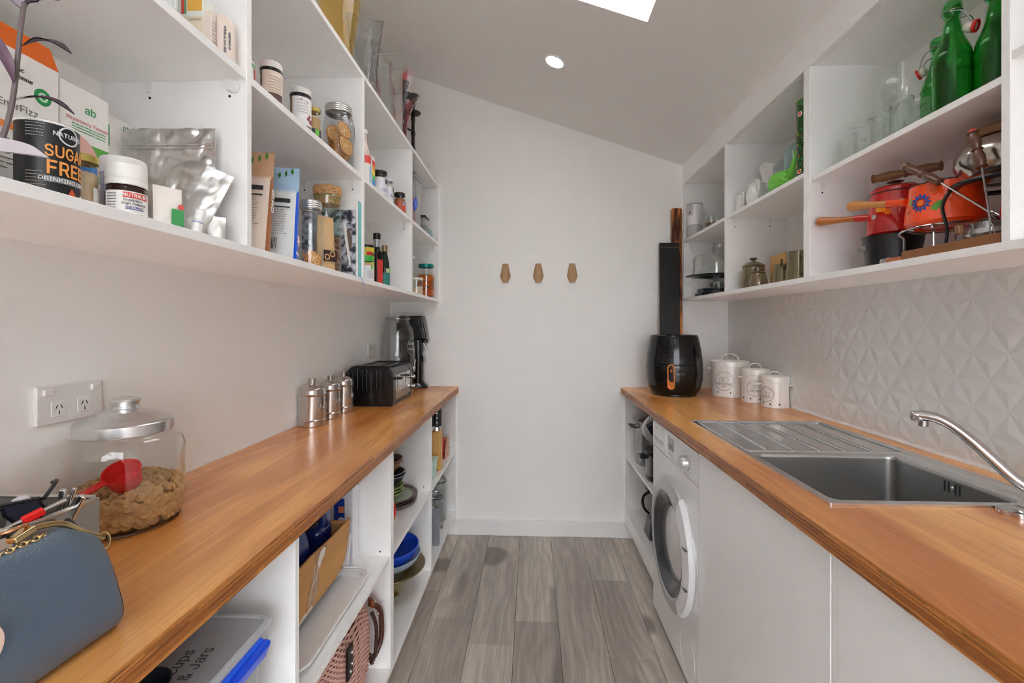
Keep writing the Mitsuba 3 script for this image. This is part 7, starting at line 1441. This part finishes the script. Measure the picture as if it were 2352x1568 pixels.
t = thing('black_pan', 'black round pan lying on the bottom shelf in front of the blender', 'pan', (0.695, 2.26, 0.172), 0); obj('pan', bowl(0.10, 0.055, 0.004, 0.7), mat((52, 52, 54), 0.35), t)

# ------------------------------------------------------------------ far wall hooks
def oak(p, n, uv): return mix(lin((142, 108, 74)), lin((184, 148, 108)), tfbm(p.x * 420, p.y * 300, p.z * 14, 3))
custom('oak', two({'type': 'principled', 'base_color': proc(oak), 'roughness': 0.55}))
for i, (x, lab) in enumerate(((-0.161, 'faceted oak wall hook, left one of three on the far wall'), (0.038, 'faceted oak wall hook, middle one of three on the far wall'), (0.242, 'faceted oak wall hook, right one of three on the far wall'))):
    t = thing('wall_hook', lab, 'hook', (x, YE, 1.585), 0, 'oak hooks on the far wall')
    o = [(-0.017, 0.058), (0.017, 0.058), (0.0325, -0.018), (0.016, -0.055), (-0.016, -0.055), (-0.0325, -0.018)]; i_ = [(-0.013, 0.057), (0.013, 0.057), (0.0145, -0.018), (0.0125, -0.054), (-0.0125, -0.054), (-0.0145, -0.018)]
    pts = [(x_, -0.002, z_) for x_, z_ in o] + [(x_ * 0.95, -0.010, z_) for x_, z_ in o] + [(x_, -0.020, z_) for x_, z_ in i_]
    obj('face', trimesh.convex.convex_hull(np.array(pts)), 'mat_oak', t, False); obj('peg', mv(cyl(0.008, 0, 0.004, 20), Rx(PI / 2), Tr(0, 0.0, 0.01)), mat((90, 90, 90), 0.4, 0.8), t)

# ------------------------------------------------------------------ plant in the left foreground
PUR = mat((58, 38, 52), 0.45); PALE = mat((176, 168, 172), 0.4); STEM = mat((96, 84, 84), 0.5)
t = thing('purple_plant', 'purple leaved plant stem leaning into the left foreground', 'plant', (0, 0, 0))
st = smooth_path([(-0.55, 0.20, 1.00), (-0.535, 0.27, 1.16), (-0.51, 0.33, 1.29), (-0.4765, 0.375, 1.39), (-0.4555, 0.38, 1.4386), (-0.4452, 0.38, 1.491), (-0.4412, 0.38, 1.529), (-0.444, 0.385, 1.552)], 40)
obj('stem', tube(st, np.linspace(0.0032, 0.0017, 41), 10), STEM, t)
def leaf(pts, w, m_, up, fold=0.25, pale=False):
    p = smooth_path(pts, 22); V = []; n_ = len(p); tg = np.gradient(p, axis=0); up = np.array(up, float)
    ws = w * np.interp(np.linspace(0, 1, n_), [0, 0.12, 0.4, 0.75, 1], [0.08, 0.22, 1.0, 0.7, 0.02])
    for i in range(n_):
        s = np.cross(tg[i], up); s /= np.linalg.norm(s); u = np.cross(s, tg[i]); u /= np.linalg.norm(u)
        for k in (-1, -0.5, 0, 0.5, 1): V.append(p[i] + s * ws[i] * k + u * ws[i] * fold * abs(k))
    V = np.array(V); F_ = []
    for i in range(n_ - 1):
        for k in range(4): a = i * 5 + k; F_ += [(a, a + 1, a + 6), (a, a + 6, a + 5)]
    m = trimesh.Trimesh(V, np.array(F_), process=False); nn = m.vertex_normals; m2 = trimesh.Trimesh(V - nn * 0.0008, np.array(F_)[:, ::-1], process=False)
    obj('leaf', cat(m, m2), m_, t, 60)
leaf([(-0.4424, 0.38, 1.511), (-0.4306, 0.38, 1.5152), (-0.4168, 0.38, 1.5156), (-0.3953, 0.38, 1.5041)], 0.006, PUR, (0.5, -0.5, 1))
leaf([(-0.4484, 0.38, 1.4656), (-0.4247, 0.38, 1.4673), (-0.4129, 0.38, 1.4648), (-0.3926, 0.38, 1.4517)], 0.004, PUR, (0.5, -0.5, 1))
leaf([(-0.47, 0.37, 1.41), (-0.4511, 0.36, 1.4176), (-0.436, 0.36, 1.4174), (-0.4135, 0.36, 1.4134), (-0.3942, 0.36, 1.407)], 0.0085, PALE, (0.6, -0.9, 0.5), 0.15)
leaf([(-0.444, 0.385, 1.552), (-0.436, 0.39, 1.561), (-0.4278, 0.39, 1.562), (-0.418, 0.39, 1.558)], 0.012, PUR, (0.2, -1, 0.4)); leaf([(-0.444, 0.385, 1.545), (-0.452, 0.388, 1.556), (-0.456, 0.39, 1.575)], 0.006, mat((140, 130, 140), 0.4), (0.8, -0.6, 0))
leaf([(-0.447, 0.38, 1.477), (-0.4423, 0.372, 1.49), (-0.446, 0.37, 1.503), (-0.455, 0.37, 1.52)], 0.004, mat((96, 72, 88), 0.45), (0.8, -0.6, 0)); leaf([(-0.55, 0.22, 1.2), (-0.58, 0.24, 1.25), (-0.62, 0.26, 1.24)], 0.016, PUR, (0.2, -1, 0.4))
obj('pot', mv(lathe([(0, 0), (0.05, 0), (0.066, 0.11), (0.07, 0.112), (0.064, 0.112), (0.06, 0.095), (0, 0.095)], 40), Tr(-0.55, 0.0, 0.9)), mat((206, 200, 194), 0.5), t); obj('lower_stem', tube(smooth_path([(-0.55, 0.0, 0.99), (-0.552, 0.05, 1.03), (-0.552, 0.13, 1.02), (-0.55, 0.20, 1.0)], 16), 0.006, 10), STEM, t)
